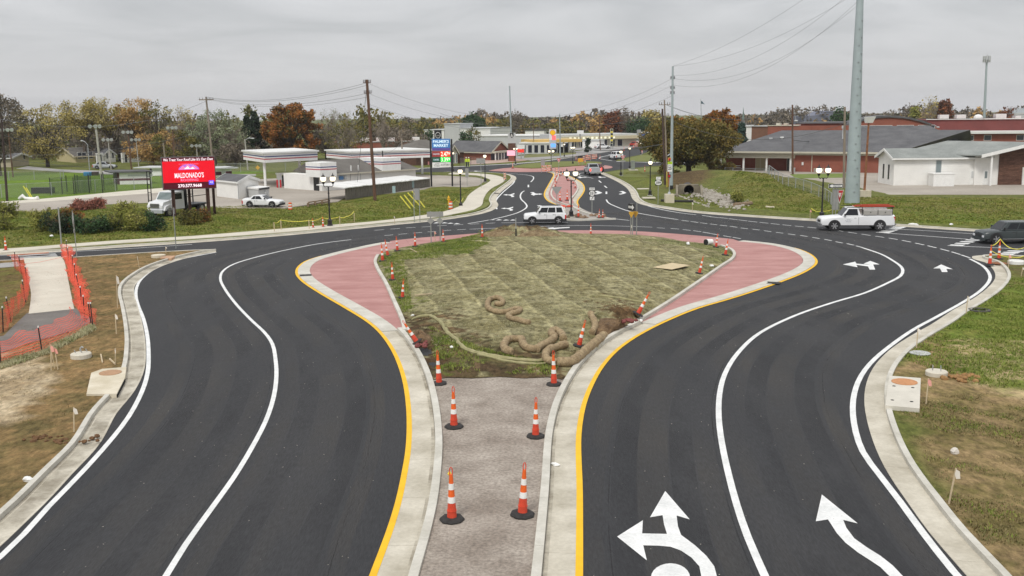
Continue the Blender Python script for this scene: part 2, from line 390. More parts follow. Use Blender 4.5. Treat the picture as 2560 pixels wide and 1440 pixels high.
# ------------------------------------------------------------------ ground colours
ZN = []
def zone(px, c1, c2, f=0.6):
 ZN.append(([(p.x, p.y) for p in L2(px)], c1, c2, f))
GA, GB = (0.150, 0.155, 0.045), (0.100, 0.118, 0.028)
zone([(-900, 520), (-900, 640), (0, 640), (960, 570), (1190, 535), (1240, 480), (1160, 460), (860, 490), (500, 510), (-50, 520)], (0.185, 0.165, 0.045), (0.105, 0.140, 0.025))
zone([(-500, 430), (-500, 510), (60, 507), (200, 490), (400, 472), (560, 452), (640, 440), (640, 428), (300, 433)], (0.140, 0.215, 0.026), (0.110, 0.180, 0.024))
zone([(-300, 640), (560, 615), (420, 665), (330, 700), (345, 760), (350, 1000), (0, 1290), (-300, 1560), (-1500, 1560), (-1500, 650)], (0.270, 0.175, 0.080), (0.140, 0.108, 0.045))
zone([(-400, 890), (60, 885), (118, 915), (115, 960), (80, 1010), (40, 1060), (-400, 1120)], (0.48, 0.39, 0.26), (0.33, 0.25, 0.15))
zone([(-300, 660), (60, 662), (75, 720), (20, 780), (-300, 830)], (0.155, 0.150, 0.040), (0.150, 0.105, 0.045))
zone([(2230, 950), (2300, 850), (2560, 690), (3200, 660), (3200, 1700), (2500, 1600)], (0.290, 0.205, 0.105), (0.150, 0.125, 0.045))
zone([(2370, 870), (2330, 830), (2440, 760), (2560, 700), (3000, 690), (3000, 960), (2560, 960), (2420, 930)], (0.110, 0.165, 0.022), (0.170, 0.180, 0.040))
zone([(2400, 860), (2560, 850), (2700, 900), (2700, 1020), (2480, 1000), (2400, 920)], (0.40, 0.31, 0.17), (0.13, 0.16, 0.03))
zone([(2480, 640), (2700, 640), (2700, 690), (2540, 700)], (0.14, 0.14, 0.035), (0.13, 0.10, 0.05))
zone([(1480, 420), (1640, 470), (1800, 520), (2100, 545), (2800, 590), (2800, 540), (2100, 510), (1900, 520), (1700, 500), (1600, 430)], (0.105, 0.160, 0.022), (0.170, 0.165, 0.040))
zone([(1640, 440), (1700, 432), (1850, 435), (1790, 450), (1760, 470), (1690, 478), (1660, 465)], (0.090, 0.060, 0.030), (0.130, 0.095, 0.045))
zone([(1820, 445), (1900, 445), (2000, 470), (2080, 500), (2020, 535), (1880, 515), (1850, 490)], (0.185, 0.170, 0.050), (0.125, 0.135, 0.030))
zone([(2120, 495), (2700, 495), (2700, 545), (2180, 530)], (0.180, 0.160, 0.050), (0.130, 0.135, 0.035))
MOUND = []
def bump_h(x, y):
 # lie of the land: flat by the roads, a bank behind the culvert and beside the ditch, a shallow dip by the market
 h = np.zeros_like(x)
 for (px, py, sx_, sy_, a) in HUMPS:
  c = P(px, py); h = h + a * np.exp(-((x - c.x) / sx_) ** 2 - ((y - c.y) / sy_) ** 2)
 return h
HUMPS = [(1722, 460, 6.0, 7.0, .75), (1690, 458, 5.0, 7.0, .45), (1775, 456, 5.0, 6.0, .6), (1890, 466, 5.5, 8, 1.3), (1945, 480, 6.0, 9, 0.9), (1850, 453, 5.5, 6, 0.7), (2010, 498, 6, 7, 0.6),
         (1745, 497, 8, 6.0, -0.35), (1790, 508, 6.0, 4.0, -0.35), (1000, 520, 9, 7, -0.5), (890, 533, 8, 4, -0.3), (2350, 522, 16, 5, 0.45)]
def ground_z(x, y, near=None):
 p = np.stack([x, y], 1)
 z = 0.09 + bump_h(x, y)
 rough = 0.018 * (np.sin(x * 1.9 + 2 * np.sin(y * .7)) + np.sin(y * 2.3 + 1.5 * np.sin(x * 1.1)))
 return z + np.where(y < 95, rough, 0) * (0.5)
def hash_noise(x, y, s):
 return (np.sin(x * s * 1.3 + 1.7 * np.sin(y * s * 0.9)) + np.sin(y * s * 1.7 + 1.3 * np.sin(x * s * 1.1 + 2)) + np.sin((x + y) * s * 2.3)) / 3
def ground_cols(x, y):
 xx = x + 0.5 * hash_noise(x, y, 1.1) * np.clip(y / 60, .5, 3); yy = y + 0.8 * hash_noise(y, x, 0.9) * np.clip(y / 60, .5, 3)
 p = np.stack([xx, yy], 1); c1 = np.tile(GA, (len(x), 1)).astype(float); c2 = np.tile(GB, (len(x), 1)).astype(float)
 for poly, a, b, f in ZN:
  m = inside(p, poly); c1[m] = a; c2[m] = b
 return c1, c2
def setcols(o, pts):
 x = pts[:, 0].copy(); y = pts[:, 1].copy(); c1, c2 = ground_cols(x, y)
 for nm, c in (('c1', c1), ('c2', c2)):
  at = o.data.attributes.new(nm, 'FLOAT_COLOR', 'POINT'); q = np.ones((len(x), 4)); q[:, :3] = c; at.data.foreach_set('color', q.ravel())
mg = bpy.data.materials.new('turf'); mg.use_nodes = True; t = mg.node_tree; b = t.nodes['Principled BSDF']
b.inputs['Roughness'].default_value = 0.95; b.inputs['Specular IOR Level'].default_value = 0.1
g = N(t, 'ShaderNodeNewGeometry'); a1 = N(t, 'ShaderNodeAttribute', attribute_name='c1'); a2 = N(t, 'ShaderNodeAttribute', attribute_name='c2')
def nz(sc, dt=5, st=None, rg=0.6):
 n = N(t, 'ShaderNodeTexNoise'); n.inputs['Scale'].default_value = sc; n.inputs['Detail'].default_value = dt; n.inputs['Roughness'].default_value = rg
 if st:
  mp = N(t, 'ShaderNodeMapping'); mp.inputs['Scale'].default_value = st; LK(t, g.outputs['Position'], mp.inputs[0]); LK(t, mp.outputs[0], n.inputs[0])
 else: LK(t, g.outputs['Position'], n.inputs[0])
 return n
def mrange(src, a, b_, c, d):
 m = N(t, 'ShaderNodeMapRange'); LK(t, src, m.inputs[0])
 for i, v in enumerate((a, b_, c, d)): m.inputs[i + 1].default_value = v
 return m
na = nz(0.55, 8, None, 0.72); ra = mrange(na.outputs[0], 0.40, 0.60, 0, 1)
mxn = N(t, 'ShaderNodeMix', data_type='RGBA'); LK(t, ra.outputs[0], mxn.inputs[0]); LK(t, a1.outputs[0], mxn.inputs[6]); LK(t, a2.outputs[0], mxn.inputs[7])
nb_ = nz(4.0, 9, (1, .5, 1), 0.8); rb = mrange(nb_.outputs[0], 0.34, 0.66, 0.42, 1.5)
nc_ = nz(0.09, 4); rc = mrange(nc_.outputs[0], 0.3, 0.7, 0.84, 1.16)
v1 = N(t, 'ShaderNodeVectorMath', operation='SCALE'); LK(t, mxn.outputs[2], v1.inputs[0]); LK(t, rb.outputs[0], v1.inputs['Scale'])
v2 = N(t, 'ShaderNodeVectorMath', operation='SCALE'); LK(t, v1.outputs[0], v2.inputs[0]); LK(t, rc.outputs[0], v2.inputs['Scale'])
LK(t, v2.outputs[0], b.inputs['Base Color'])
bp = N(t, 'ShaderNodeBump'); bp.inputs['Strength'].default_value = 0.7; bp.inputs['Distance'].default_value = 0.12
LK(t, nb_.outputs[0], bp.inputs['Height']); LK(t, bp.outputs[0], b.inputs['Normal'])
def mesh_from_tris(name, co, tris, m, smooth_=True):
 me = bpy.data.meshes.new(name); me.from_pydata([tuple(c) for c in co], [], [tuple(q) for q in tris]); me.update(); me.materials.append(m)
 if smooth_: me.polygons.foreach_set('use_smooth', [True] * len(me.polygons))
 return link(name, me)
def fill_mesh(poly, pts, holes=None):
 # Delaunay of the points with the outline as constraint; returns coords, triangles inside
 vs = [Vector((p[0], p[1])) for p in poly] + [Vector((p[0], p[1])) for p in pts]
 ed = [(i, (i + 1) % len(poly)) for i in range(len(poly))]
 r = delaunay_2d_cdt(vs, ed, [], 0, 1e-5)
 co = np.array([(v.x, v.y) for v in r[0]]); tr = np.array([f for f in r[2] if len(f) == 3])
 return co, tr
ys = []; y = -30.0
while y < 15: ys.append(y); y += 5
while y < 3000: ys.append(y); y += max(0.55, 0.0135 * y)
gp = []
for y in ys:
 st = max(0.75, 0.0165 * abs(y)); hw = 0.74 * max(y, 20) + 25; n = int(2 * hw / st)
 for i in range(n + 1):
  gp.append((-hw + 2 * hw * i / n + R.uniform(-.25, .25) * st, y + R.uniform(-.25, .25) * st))
RP = [(p.x, p.y) for p in cut(ROADPOLY + [ROADPOLY[0]], 0.7)]
gp = np.array(gp); din = inside(gp, RP); near = distpoly(gp, RP, True) < 0.4
gp = gp[~din & ~near]
co, tr = fill_mesh(RP[:-1], gp)
cen = co[tr].mean(1); tr = tr[~inside(cen, RP)]
e0 = co[tr]; ln = np.max([np.hypot(*(e0[:, i] - e0[:, (i + 1) % 3]).T) for i in range(3)], 0)
gz = ground_z(co[:, 0], co[:, 1])
dd = distpoly(co, RP, True); wgt = np.clip(dd / 2.0, 0, 1); gz = 0.09 * (1 - wgt) + gz * wgt
ground = mesh_from_tris('ground', np.column_stack([co, gz]), tr, mg); ground['kind'] = 'structure'; setcols(ground, co)
def GZ(x, y):
 p = np.array([[x, y]]); d = distpoly(p, RP, True)[0]; w = min(1, d / 2.0)
 return 0.09 * (1 - w) + float(ground_z(np.array([x]), np.array([y]))[0]) * w
def G(px, py):   # picture point to the lie of the land
 z = 0.09
 for _ in range(4): q = P(px, py, z); z = GZ(q.x, q.y)
 return P(px, py, z)
# ------------------------------------------------------------------ carriageway
asph = mat('asphalt', (0.029, 0.030, 0.033), 0.85, c2=(0.040, 0.040, 0.042), scale=0.22, world=True, stretch=(1.6, 0.28, 1), detail=9, bump=0.35, bscale=30, fine=0.22, fscale=12, spec=0.35)
def veil(name, c, rough, cover, scale, stretch):   # thin film over the road: dust, rubber, worn paint
 m = bpy.data.materials.new(name); m.use_nodes = True; t = m.node_tree; b = t.nodes['Principled BSDF']; b.inputs['Base Color'].default_value = tuple(c) + (1,); b.inputs['Roughness'].default_value = rough
 g = N(t, 'ShaderNodeNewGeometry'); mp = N(t, 'ShaderNodeMapping'); mp.inputs['Scale'].default_value = stretch; LK(t, g.outputs['Position'], mp.inputs[0]); n = N(t, 'ShaderNodeTexNoise'); n.inputs['Scale'].default_value = scale; n.inputs['Detail'].default_value = 8; n.inputs['Roughness'].default_value = .7; LK(t, mp.outputs[0], n.inputs[0])
 r = N(t, 'ShaderNodeMapRange'); LK(t, n.outputs[0], r.inputs[0]); r.inputs[1].default_value = .42; r.inputs[2].default_value = .68; r.inputs[3].default_value = 0; r.inputs[4].default_value = cover; LK(t, r.outputs[0], b.inputs['Alpha']); return m
mb = MB(); q = [(x, y, -0.004) for x, y in RP[:-1]]
mb.add(q, [tuple(range(len(q)))]); struct('road', mb, asph)
conc = mat('concrete', (0.46, 0.44, 0.38), 0.85, c2=(0.60, 0.58, 0.52), scale=0.9, world=True, detail=8, bump=0.15, bscale=25, fine=0.06, fscale=9)
concd = mat('gutter_concrete', (0.39, 0.355, 0.28), 0.85, c2=(0.60, 0.56, 0.47), scale=0.7, world=True, detail=9, bump=0.15, bscale=25, fine=0.07, fscale=9)
dark = mat('dark_joint_bed', (0.10, 0.09, 0.075), 0.95, 0.2, world=True, scale=2)  # dark brown bedding that shows in the open joints
def kerb_and_gutter(line, side, kw=0.17, gw=0.70, name='kerb', top=0.15, L=3.0, gl=3.0, glow=0.012):
 # line = back of kerb; side +1: road lies to the right of travel
 root = setting(name)
 a = line; b2_ = offs(line, side * kw); c = offs(line, side * (kw + gw))
 mb = MB(); ribbon(mb, offs(line, side * 0.01), offs(line, side * (kw + gw - .01)), -0.05, 0.0015); o = part('bedding', mb, dark, root)
 panels('kerb_stone', a, b2_, L, -0.05, top, conc, root)
 if gw > 0: panels('gutter_panel', b2_, c, gl, -0.04, glow, concd, root)
 return root
ik = nearest(KL, 540, 627)
kerb_and_gutter(KL, 1, name='kerb_beside_dirt')
k2 = [p for p in WN if p.x > P(-300, 646).x][:]
e = nearest(WN, 1160, 431)
kerb_and_gutter(WN[:e], 1, kw=0.16, gw=0.72, name='kerb_beside_pavement', top=0.12, L=4, gl=4)
kerb_and_gutter(KR1, 1, kw=0.16, gw=0.72, name='kerb_beside_lawn', top=0.12, L=4, gl=4)
kerb_and_gutter(KR2, 1, kw=0.18, gw=0.66, name='kerb_beside_verge')
mb = MB(); ribbon(mb, WS, offs(WS, 0.16), -0.05, 0.12); o = struct('street_kerb', mb, conc); fixnormals(o)
# painted lines
white = mat('white_road_paint', (0.62, 0.63, 0.62), 0.6, c2=(0.80, 0.80, 0.79), scale=1.6, world=True, detail=9, fine=0.08, fscale=14)
yellow = mat('yellow_road_paint', (0.80, 0.46, 0.006), 0.6, 0.08, scale=2, world=True)
marks = setting('road_markings')
def stripe(px, w=0.15, z=0.004, m=None, name='painted_line', line=None):
 l = line or curve(px, 0.8); a = offs(l, -w / 2); b_ = offs(l, w / 2); mb = MB(); ribbon(mb, a, b_, z); return part(name, mb, m or white, marks)
def pad(px, z=0.004, m=None, name='painted_arrow'):
 mb = MB(); mb.add([tuple(p) for p in L2(px, z)], [tuple(range(len(px)))]); return part(name, mb, m or white, marks)
stripe(None, 0.17, 0.018, yellow, line=YL, name='yellow_edge_line'); stripe(None, 0.17, 0.018, yellow, line=YR, name='yellow_edge_line')
stripe([(-140, 1502), (0, 1393), (60, 1335), (121, 1267), (173, 1214), (226, 1158), (282, 1094), (322, 1041), (354, 981), (369, 932), (371, 870), (367, 832), (358, 795), (346, 765), (340, 740), (342, 718), (355, 696), (390, 671), (453, 648), (540, 631)], 0.17)
stripe([(400, 1462), (415, 1440), (463, 1363), (523, 1279), (584, 1194), (628, 1122), (664, 1053), (684, 993), (691, 940), (689, 900), (681, 860), (662, 832), (628, 800), (590, 760), (562, 722), (551, 697), (558, 677), (585, 660), (640, 643), (720, 624), (800, 609), (878, 599)], 0.16)
stripe([(1930, 1480), (1912, 1440), (1869, 1341), (1842, 1262), (1821, 1184), (1805, 1109), (1797, 1044), (1799, 985), (1812, 935), (1845, 882), (1900, 832), (1990, 788), (2080, 757), (2160, 733), (2220, 707), (2251, 690), (2257, 676), (2252, 666), (2233, 652), (2202, 635), (2158, 620)], 0.19)
stripe([(2440, 1490), (2385, 1430), (2306, 1330), (2249, 1252), (2201, 1190), (2157, 1129), (2135, 1058), (2133, 1000), (2145, 955), (2163, 924), (2188, 896), (2229, 862), (2285, 823), (2340, 793), (2410, 754), (2452, 726), (2474, 700), (2473, 684), (2456, 664), (2424, 647)], 0.19)
stripe([(-300, 652), (0, 639), (131, 631), (281, 624), (480, 611)], 0.13)
stripe([(1154 + 20, 573), (1300, 568), (1440, 564), (1540, 565), (1631, 568)], 0.13)
stripe([(1254, 557), (1420, 556)], 0.13)
stripe([(1536, 547), (1573, 551)], 0.18)
stripe([(1516, 499), (1521, 507), (1539, 516), (1577, 529), (1642, 541), (1695, 549)], 0.17)
stripe([(1549, 449), (1565, 461), (1577, 475), (1582, 494), (1605, 509), (1642, 521), (1699, 532), (1740, 537)], 0.17)
stripe([(1170, 559), (1228, 549), (1288, 534), (1308, 525), (1317, 517), (1314, 509), (1303, 498), (1301, 489), (1305, 481), (1311, 477)], 0.17)
stripe([(1327, 455), (1334, 446), (1329, 440), (1304, 436), (1272, 434)], 0.17)
stripe([(1242, 523), (1240, 512), (1240, 501), (1256, 482), (1284, 457), (1286, 449), (1280, 442), (1258, 436), (1220, 433)], 0.17)
stripe([(1483, 446), (1462, 441), (1448, 437), (1452, 433), (1463, 431)], 0.14)
stripe([(2190, 581), (2300, 589), (2419, 598)], 0.15); stripe([(2369, 614), (2560, 623), (2700, 632)], 0.15)
stripe([(2440, 585), (2320, 577), (2210, 571)], 0.13)
def dashes(L, w, hw):
 for x, y in L:
  s = (L[min(len(L) - 1, L.index((x, y)) + 1)][1] - L[max(0, L.index((x, y)) - 1)][1]) / max(1, L[min(len(L) - 1, L.index((x, y)) + 1)][0] - L[max(0, L.index((x, y)) - 1)][0])
  stripe([(x - hw, y - s * hw), (x + hw, y + s * hw)], w, name='painted_dash')
dashes([(972, 588), (1007, 585), (1044, 582), (1080, 579), (1117, 576), (1154, 574)], 0.13, 11)
dashes([(1652, 570), (1687, 572), (1717, 575), (1743, 578), (1767, 582), (1788, 586), (1818, 591), (1842, 595)], 0.14, 10)
dashes([(948, 575), (988, 572), (1027, 569), (1066, 567), (1105, 564), (1146, 562), (1186, 560), (1226, 558)], 0.13, 12)
dashes([(1713, 552), (1736, 555), (1759, 558), (1784, 561), (1809, 564), (1834, 567), (1861, 571), (1890, 574), (1919, 578), (1949, 582), (1979, 586), (2010, 590), (2040, 595), (2070, 600), (2098, 606), (2126, 611), (2149, 617)], 0.15, 9)
dashes([(1766, 540), (1786, 543), (1809, 545), (1833, 548), (1857, 551), (1882, 554), (1910, 557), (1938, 560), (1967, 563), (1998, 566), (2030, 569), (2064, 573), (2097, 577), (2131, 582), (2165, 587), (2199, 592), (2233, 597), (2266, 603), (2299, 610), (2330, 617), (2362, 625), (2390, 633), (2414, 641)], 0.15, 11)
for x, y in [(1500, 454), (1514, 467), (1516, 482), (1321, 465)]: stripe([(x - 3, y - 2.5), (x + 3, y + 2.5)] if x > 1400 and y < 470 else [(x, y - 3), (x, y + 3)], 0.6 * .35, name='painted_dash')
for x, y in [(1092, 557), (1112, 557), (1127, 558), (1143, 559), (1230, 549), (1248, 549.5), (1266, 550), (1283, 550)]: pad([(x - 9, y + 1.3), (x + 8, y + 0.6), (x - 1, y - 1.3)], name='yield_mark')
def hatch(x, y, w, n, dx, dy):
 for i in range(n): pad([(x + dx * i, y + dy * i), (x + w + dx * i, y + dy * i + w * 0.05), (x + w + 8 + dx * i, y + dy * i - 1), (x + 6 + dx * i, y + dy * i - 1.8)], name='yield_mark')
hatch(2192, 581.5, 30, 5, 9, -3.3); hatch(2372, 613, 34, 5, 13, -4.2); hatch(2480, 638.5, 40, 4, 12, -3.6)
# crosswalk bars on the west street
for i in range(8):
 y = 636 + i * 2.6; x0 = 22 + i * 2.2; pad([(x0, y + 2.3), (x0 + 118, y - 3.2 + 2.3), (x0 + 117, y - 4.3 + 2.3), (x0 - 1, y + 1.1)], name='crosswalk_bar')
# lane arrows
pad([(2107, 661), (2138, 654), (2141, 659), (2165, 661), (2176, 662), (2159, 659), (2176, 652), (2199, 661), (2183, 661), (2188, 674), (2174, 674), (2170, 666), (2141, 662), (2144, 668)])
pad([(2333, 671), (2353, 661), (2382, 673), (2366, 672), (2369, 680), (2355, 680), (2350, 671)])
C3 = lambda L: [(1440 + x / 2.2857, 1000 + y / 2.2857) for x, y in L]
pad(C3([(510, 520), (650, 682), (575, 660), (582, 720), (600, 770), (680, 830), (745, 890), (790, 950), (806, 1010), (812, 1080), (720, 1080), (715, 1000), (705, 950), (660, 900), (600, 860), (540, 838), (470, 832), (384, 830), (405, 916), (235, 780), (382, 687), (378, 762), (520, 765), (503, 710), (495, 658), (423, 670)]))
pad(C3([(1405, 540), (1610, 705), (1527, 685), (1545, 730), (1590, 790), (1660, 840), (1740, 890), (1810, 945), (1868, 1006), (1930, 1080), (1830, 1080), (1795, 1010), (1740, 955), (1680, 915), (1610, 870), (1540, 815), (1490, 760), (1440, 682), (1370, 693)]))
rb_ = [(540 + 112 * math.cos(a / 24 * 2 * math.pi), 1015 + 82 * math.sin(a / 24 * 2 * math.pi)) for a in range(24)]; pad(C3(rb_), name='painted_disc')
def arrow(x, y, w, h, flip=1, kind=0):
 if kind == 0: s = [(-1, 0), (-.35, -.28), (-.30, -.1), (.2, -.12), (.95, -.75), (.9, -.2), (.5, .05), (.95, .55), (.75, .9), (.35, .95), (.45, .55), (0, .2), (-.35, .12), (-.3, .3)]
 elif kind == 1: s = [(1, 0), (.4, -.3), (.4, -.12), (-.1, -.2), (-.5, -.9), (-1, -.7), (-.6, -.3), (-.9, .1), (-.4, .75), (-.2, .4), (.4, .2), (.4, .4)]
 else: s = [(1, 0), (0.1, -1), (-.9, -.75), (-.2, -.4), (-.1, -.2), (0, .25), (-.95, .65), (-.5, .95), (.3, .6)]
 pad([(x + a * w * flip, y + b_ * h) for a, b_ in s])
arrow(1272, 487, 15, 6); arrow(1341, 485, 16, 5.5, 1, 1); arrow(1268, 521, 16, 6); arrow(1358, 518, 16, 5.5, 1, 1)
arrow(1493, 482, 13, 5, 1, 2); arrow(1556, 482, 10, 4.5, 1, 2); arrow(1456, 443.5, 13, 2.6, 1, 1); arrow(1505, 443, 11, 2.4, 1, 1)
pad([(1357, 571), (1385, 568), (1383, 569.5), (1424, 567.5), (1424, 569.5), (1400, 571), (1386, 573)]); arrow(1195, 428, 12, 1.2, 1, 1)
LLc = curve([(400, 1462), (463, 1363), (523, 1279), (584, 1194), (628, 1122), (664, 1053), (684, 993), (691, 940), (681, 860), (628, 800), (562, 722), (558, 677), (640, 643), (800, 609), (878, 599), (1154, 573)], 1)
RLc = curve([(1930, 1480), (1869, 1341), (1821, 1184), (1797, 1044), (1799, 985), (1845, 882), (1990, 788), (2160, 733), (2251, 690), (2233, 652), (2158, 620), (1979, 586), (1759, 558), (1577, 529)], 1)
rubber = veil('tyre_darkened_asphalt', (.024, .024, .026), .65, .34, .35, (1, .3, 1)); dust = veil('pale_road_dust', (.16, .14, .11), .95, .16, .35, (1, .3, 1)); seamm = veil('paving_seam', (.015, .015, .015), .7, .6, .5, (1, .4, 1))
trk = setting('road_wear')
for ln in (LLc, RLc):
 for o_, w_, m_ in ((-1.25, .7, rubber), (-2.9, .7, rubber), (1.25, .7, rubber), (2.95, .7, rubber), (-2.1, .9, dust), (2.1, .9, dust), (-.55, .6, dust), (.6, .5, dust), (-3.7, .5, dust), (3.7, .5, dust), (-.22, .035, seamm), (-3.3, .03, seamm), (3.6, .03, seamm)):
  a = offs(ln, o_ - w_ / 2); b_ = offs(ln, o_ + w_ / 2); mb = MB(); ribbon(mb, a, b_, -.0015 + .0004 * (m_ is dust)); part('wear_streak', mb, m_, trk)
gr_ = np.random.RandomState(21); mb = MB()
for ln in (LLc, RLc):
 for i in range(420):
  p = ln[gr_.randint(len(ln))]; x = p.x + gr_.uniform(-4, 4); y = p.y + gr_.normal(0, .6); s_ = gr_.uniform(.008, .028) * max(1, y / 35); a_ = gr_.uniform(0, 3.1); c_, d_ = math.cos(a_) * s_, math.sin(a_) * s_; mb.add([(x - c_, y - d_, .006), (x + d_ * .5, y - c_ * .5, .006), (x + c_, y + d_, .010), (x - d_ * .5, y + c_ * .5, .008)], [(0, 1, 2, 3)])
struct('road_grit', mb, mat('pale_grit', (.45, .42, .36), .9, .2, world=True), kind='stuff')
# ------------------------------------------------------------------ teardrop island
pink = mat('red_tinted_concrete', (0.35, 0.165, 0.150), 0.8, c2=(0.47, 0.255, 0.235), scale=0.6, world=True, detail=8, bump=0.15, bscale=20, fine=0.06, fscale=6, stretch=(.6, 1.6, 1))
isl = setting('island_edging')
mb = MB(); ribbon(mb, offs(OE[:jL + 1], .10), offs(OE[:jL + 1], 1.0), -0.05, 0.002); part('bedding', mb, dark, isl)
mb = MB(); ribbon(mb, offs(OE[jR:], .10), offs(OE[jR:], 1.0), -0.05, 0.002); part('bedding', mb, dark, isl)
kd = veil('kerb_foot_dirt', (.17, .135, .09), .95, .42, .8, (1, 1, 1)); kdr = setting('kerb_dirt')
for ln, d0, w_ in ((KL, .17, .10), (KR2, -.29, .10), (OE[:jL + 1], GW - .22, .12), (OE[jR:], GW - .22, .12), (KL, .3, .5)):
 mb = MB(); ribbon(mb, offs(ln, d0), offs(ln, d0 + w_), .0185); part('dirt_streak', mb, kd, kdr)
iLL, iRR = nearest(OE, 960, 606), nearest(OE, 1860, 602)
panels('gutter_panel', offs(OE[:jL + 1], .085), offs(OE[:jL + 1], GW - .11), 3.0, -.04, 0.012, concd, isl)
panels('gutter_panel', offs(OE[jR:], .085), offs(OE[jR:], GW - .11), 3.0, -.04, 0.012, concd, isl)
panels('kerb_stone', offs(OE[:jL + 1], GW - .10), offs(OE[:jL + 1], GW + .12), 3.0, -.04, 0.17, conc, isl)
panels('kerb_stone', offs(OE[jR:], GW - .10), offs(OE[jR:], GW + .12), 3.0, -.04, 0.17, conc, isl)
mount = OE[jL:iLL + 1]; mountr = OE[iRR:jR + 1]
panels('mountable_kerb', offs(mount, .085), offs(mount, .85), 3.0, -.04, 0.05, conc, isl)
panels('mountable_kerb', offs(mountr, .085), offs(mountr, .85), 3.0, -.04, 0.05, conc, isl)
for a in (IKL, IKR): panels('kerb_stone', offs(a, -.10), offs(a, .10), 3.0, -.02, 0.20, conc, isl)
apron = setting('red_apron')
# apron outline ring: outer = island edge pulled in, inner = mound edge
outer = [p for p in offs(OE[jL:iLL + 1], .86)] + OE[iLL + 1:iRR] + [p for p in offs(OE[iRR:jR + 1], .86)]
inner = IKL + FAR[1:] + IKR[1:]
def pair(outer, inner, keys_o, keys_i, ns):
 A = []; B = []
 for k in range(len(keys_o) - 1):
  a = resample(outer[keys_o[k]:keys_o[k + 1] + 1], ns[k]); b_ = resample(inner[keys_i[k]:keys_i[k + 1] + 1], ns[k])
  A += a[:-1] if k < len(keys_o) - 2 else a; B += b_[:-1] if k < len(keys_o) - 2 else b_
 return A, B
ko = [0, nearest(outer, 800, 700), nearest(outer, 790, 660), nearest(outer, 960, 606), nearest(outer, 1316, 579), nearest(outer, 1774, 593), nearest(outer, 1990, 645), nearest(outer, 1880, 712), len(outer) - 1]
ki = [0, nearest(inner, 975, 735), nearest(inner, 938, 657), nearest(inner, 985, 625), nearest(inner, 1316, 589), nearest(inner, 1760, 611), nearest(inner, 1836, 639), nearest(inner, 1780, 687), len(inner) - 1]
A, B = pair(outer, inner, ko, ki, [12, 8, 10, 16, 20, 12, 8, 16])
tot = len(A) - 1; k = 0
while k < tot:
 e = min(tot, k + 4); mb = MB(); aa = [v.copy() for v in A[k:e + 1]]; bb = [v.copy() for v in B[k:e + 1]]
 for q in (aa, bb):
  if (q[1] - q[0]).length > .03: q[0] += (q[1] - q[0]).normalized() * .006
  if (q[-1] - q[-2]).length > .03: q[-1] += (q[-2] - q[-1]).normalized() * .006
 ribbon(mb, aa, bb, -.03, 0.045 + R.uniform(-.001, .001)); o = part('apron_panel', mb, pink, apron); fixnormals(o); k = e
# mound: soil under erosion netting
MP = [v for v in IKL] + FAR[1:] + IKR[1:] + [v for v in KIR if v.y > P(1405, 952).y and v.y < IKR[-1].y]
gl = [P(1405, 955), P(1370, 949), P(1310, 952), P(1250, 948), P(1180, 952), P(1120, 950), P(1085, 955)]
MP = MP + [Vector((v.x, v.y)) for v in gl] + [v for v in KIL if v.y > P(1085, 955).y and v.y < IKL[0].y]
MPt = [(v.x, v.y) for v in MP]
def island_z(x, y, c=None):
 p = np.stack([x, y], 1); d = distpoly(p, MPt, True); ds = distpoly(p, [(v.x, v.y) for v in gl])
 h = 0.10 + 0.42 * (1 - np.exp(-d / 3.0))
 h += 0.018 * hash_noise(x, y, 2.6) * np.clip(d, 0, 1) + .010 * np.sin(x * 7 + 3 * np.sin(y * 2)) * np.clip(d, 0, 1)
 for (px, py, r, a) in [(1245, 584, 1.6, .55), (1278, 588, 1.2, .25), (1345, 583, 1.8, .55), (1310, 588, 1.5, .2), (1560, 790, 1.5, .35), (1535, 805, 0.9, .2), (1045, 838, 0.8, .25), (1590, 812, .8, -.5), (1035, 870, .8, -.45), (1060, 905, .9, -.3), (1510, 840, .7, -.25), (1120, 930, 1.4, .12)]:
  q = P(px, py, .2); rr = ((x - q.x) ** 2 + ((y - q.y) * .8) ** 2) / r ** 2
  h += a * np.exp(-rr) * (1 + .35 * hash_noise(x, y, 6)) * np.clip(d * 2 + .1, 0, 1)
 return h
xs = [v[0] for v in MPt]; yy_ = [v[1] for v in MPt]; gp2 = []
y = min(yy_)
while y < max(yy_):
 st = 0.20 if y < 60 else 0.3; x = min(xs)
 while x < max(xs): gp2.append((x + R.uniform(-.25, .25) * st, y + R.uniform(-.25, .25) * st)); x += st
 y += st
gp2 = np.array(gp2); gp2 = gp2[inside(gp2, MPt)]; gp2 = gp2[distpoly(gp2, MPt, True) > .08]
co2, tr2 = fill_mesh(MPt, gp2); tr2 = tr2[inside(co2[tr2].mean(1), MPt)]
mi = bpy.data.materials.new('netted_soil'); mi.use_nodes = True; t = mi.node_tree; b = t.nodes['Principled BSDF']
b.inputs['Roughness'].default_value = 0.95; b.inputs['Specular IOR Level'].default_value = 0.1
g = N(t, 'ShaderNodeNewGeometry'); a1 = N(t, 'ShaderNodeAttribute', attribute_name='c1'); a2 = N(t, 'ShaderNodeAttribute', attribute_name='c2')
na = nz(0.7, 8, None, .75); ra = mrange(na.outputs[0], .42, .58, 0, 1)
mxn = N(t, 'ShaderNodeMix', data_type='RGBA'); LK(t, ra.outputs[0], mxn.inputs[0]); LK(t, a1.outputs[0], mxn.inputs[6]); LK(t, a2.outputs[0], mxn.inputs[7])
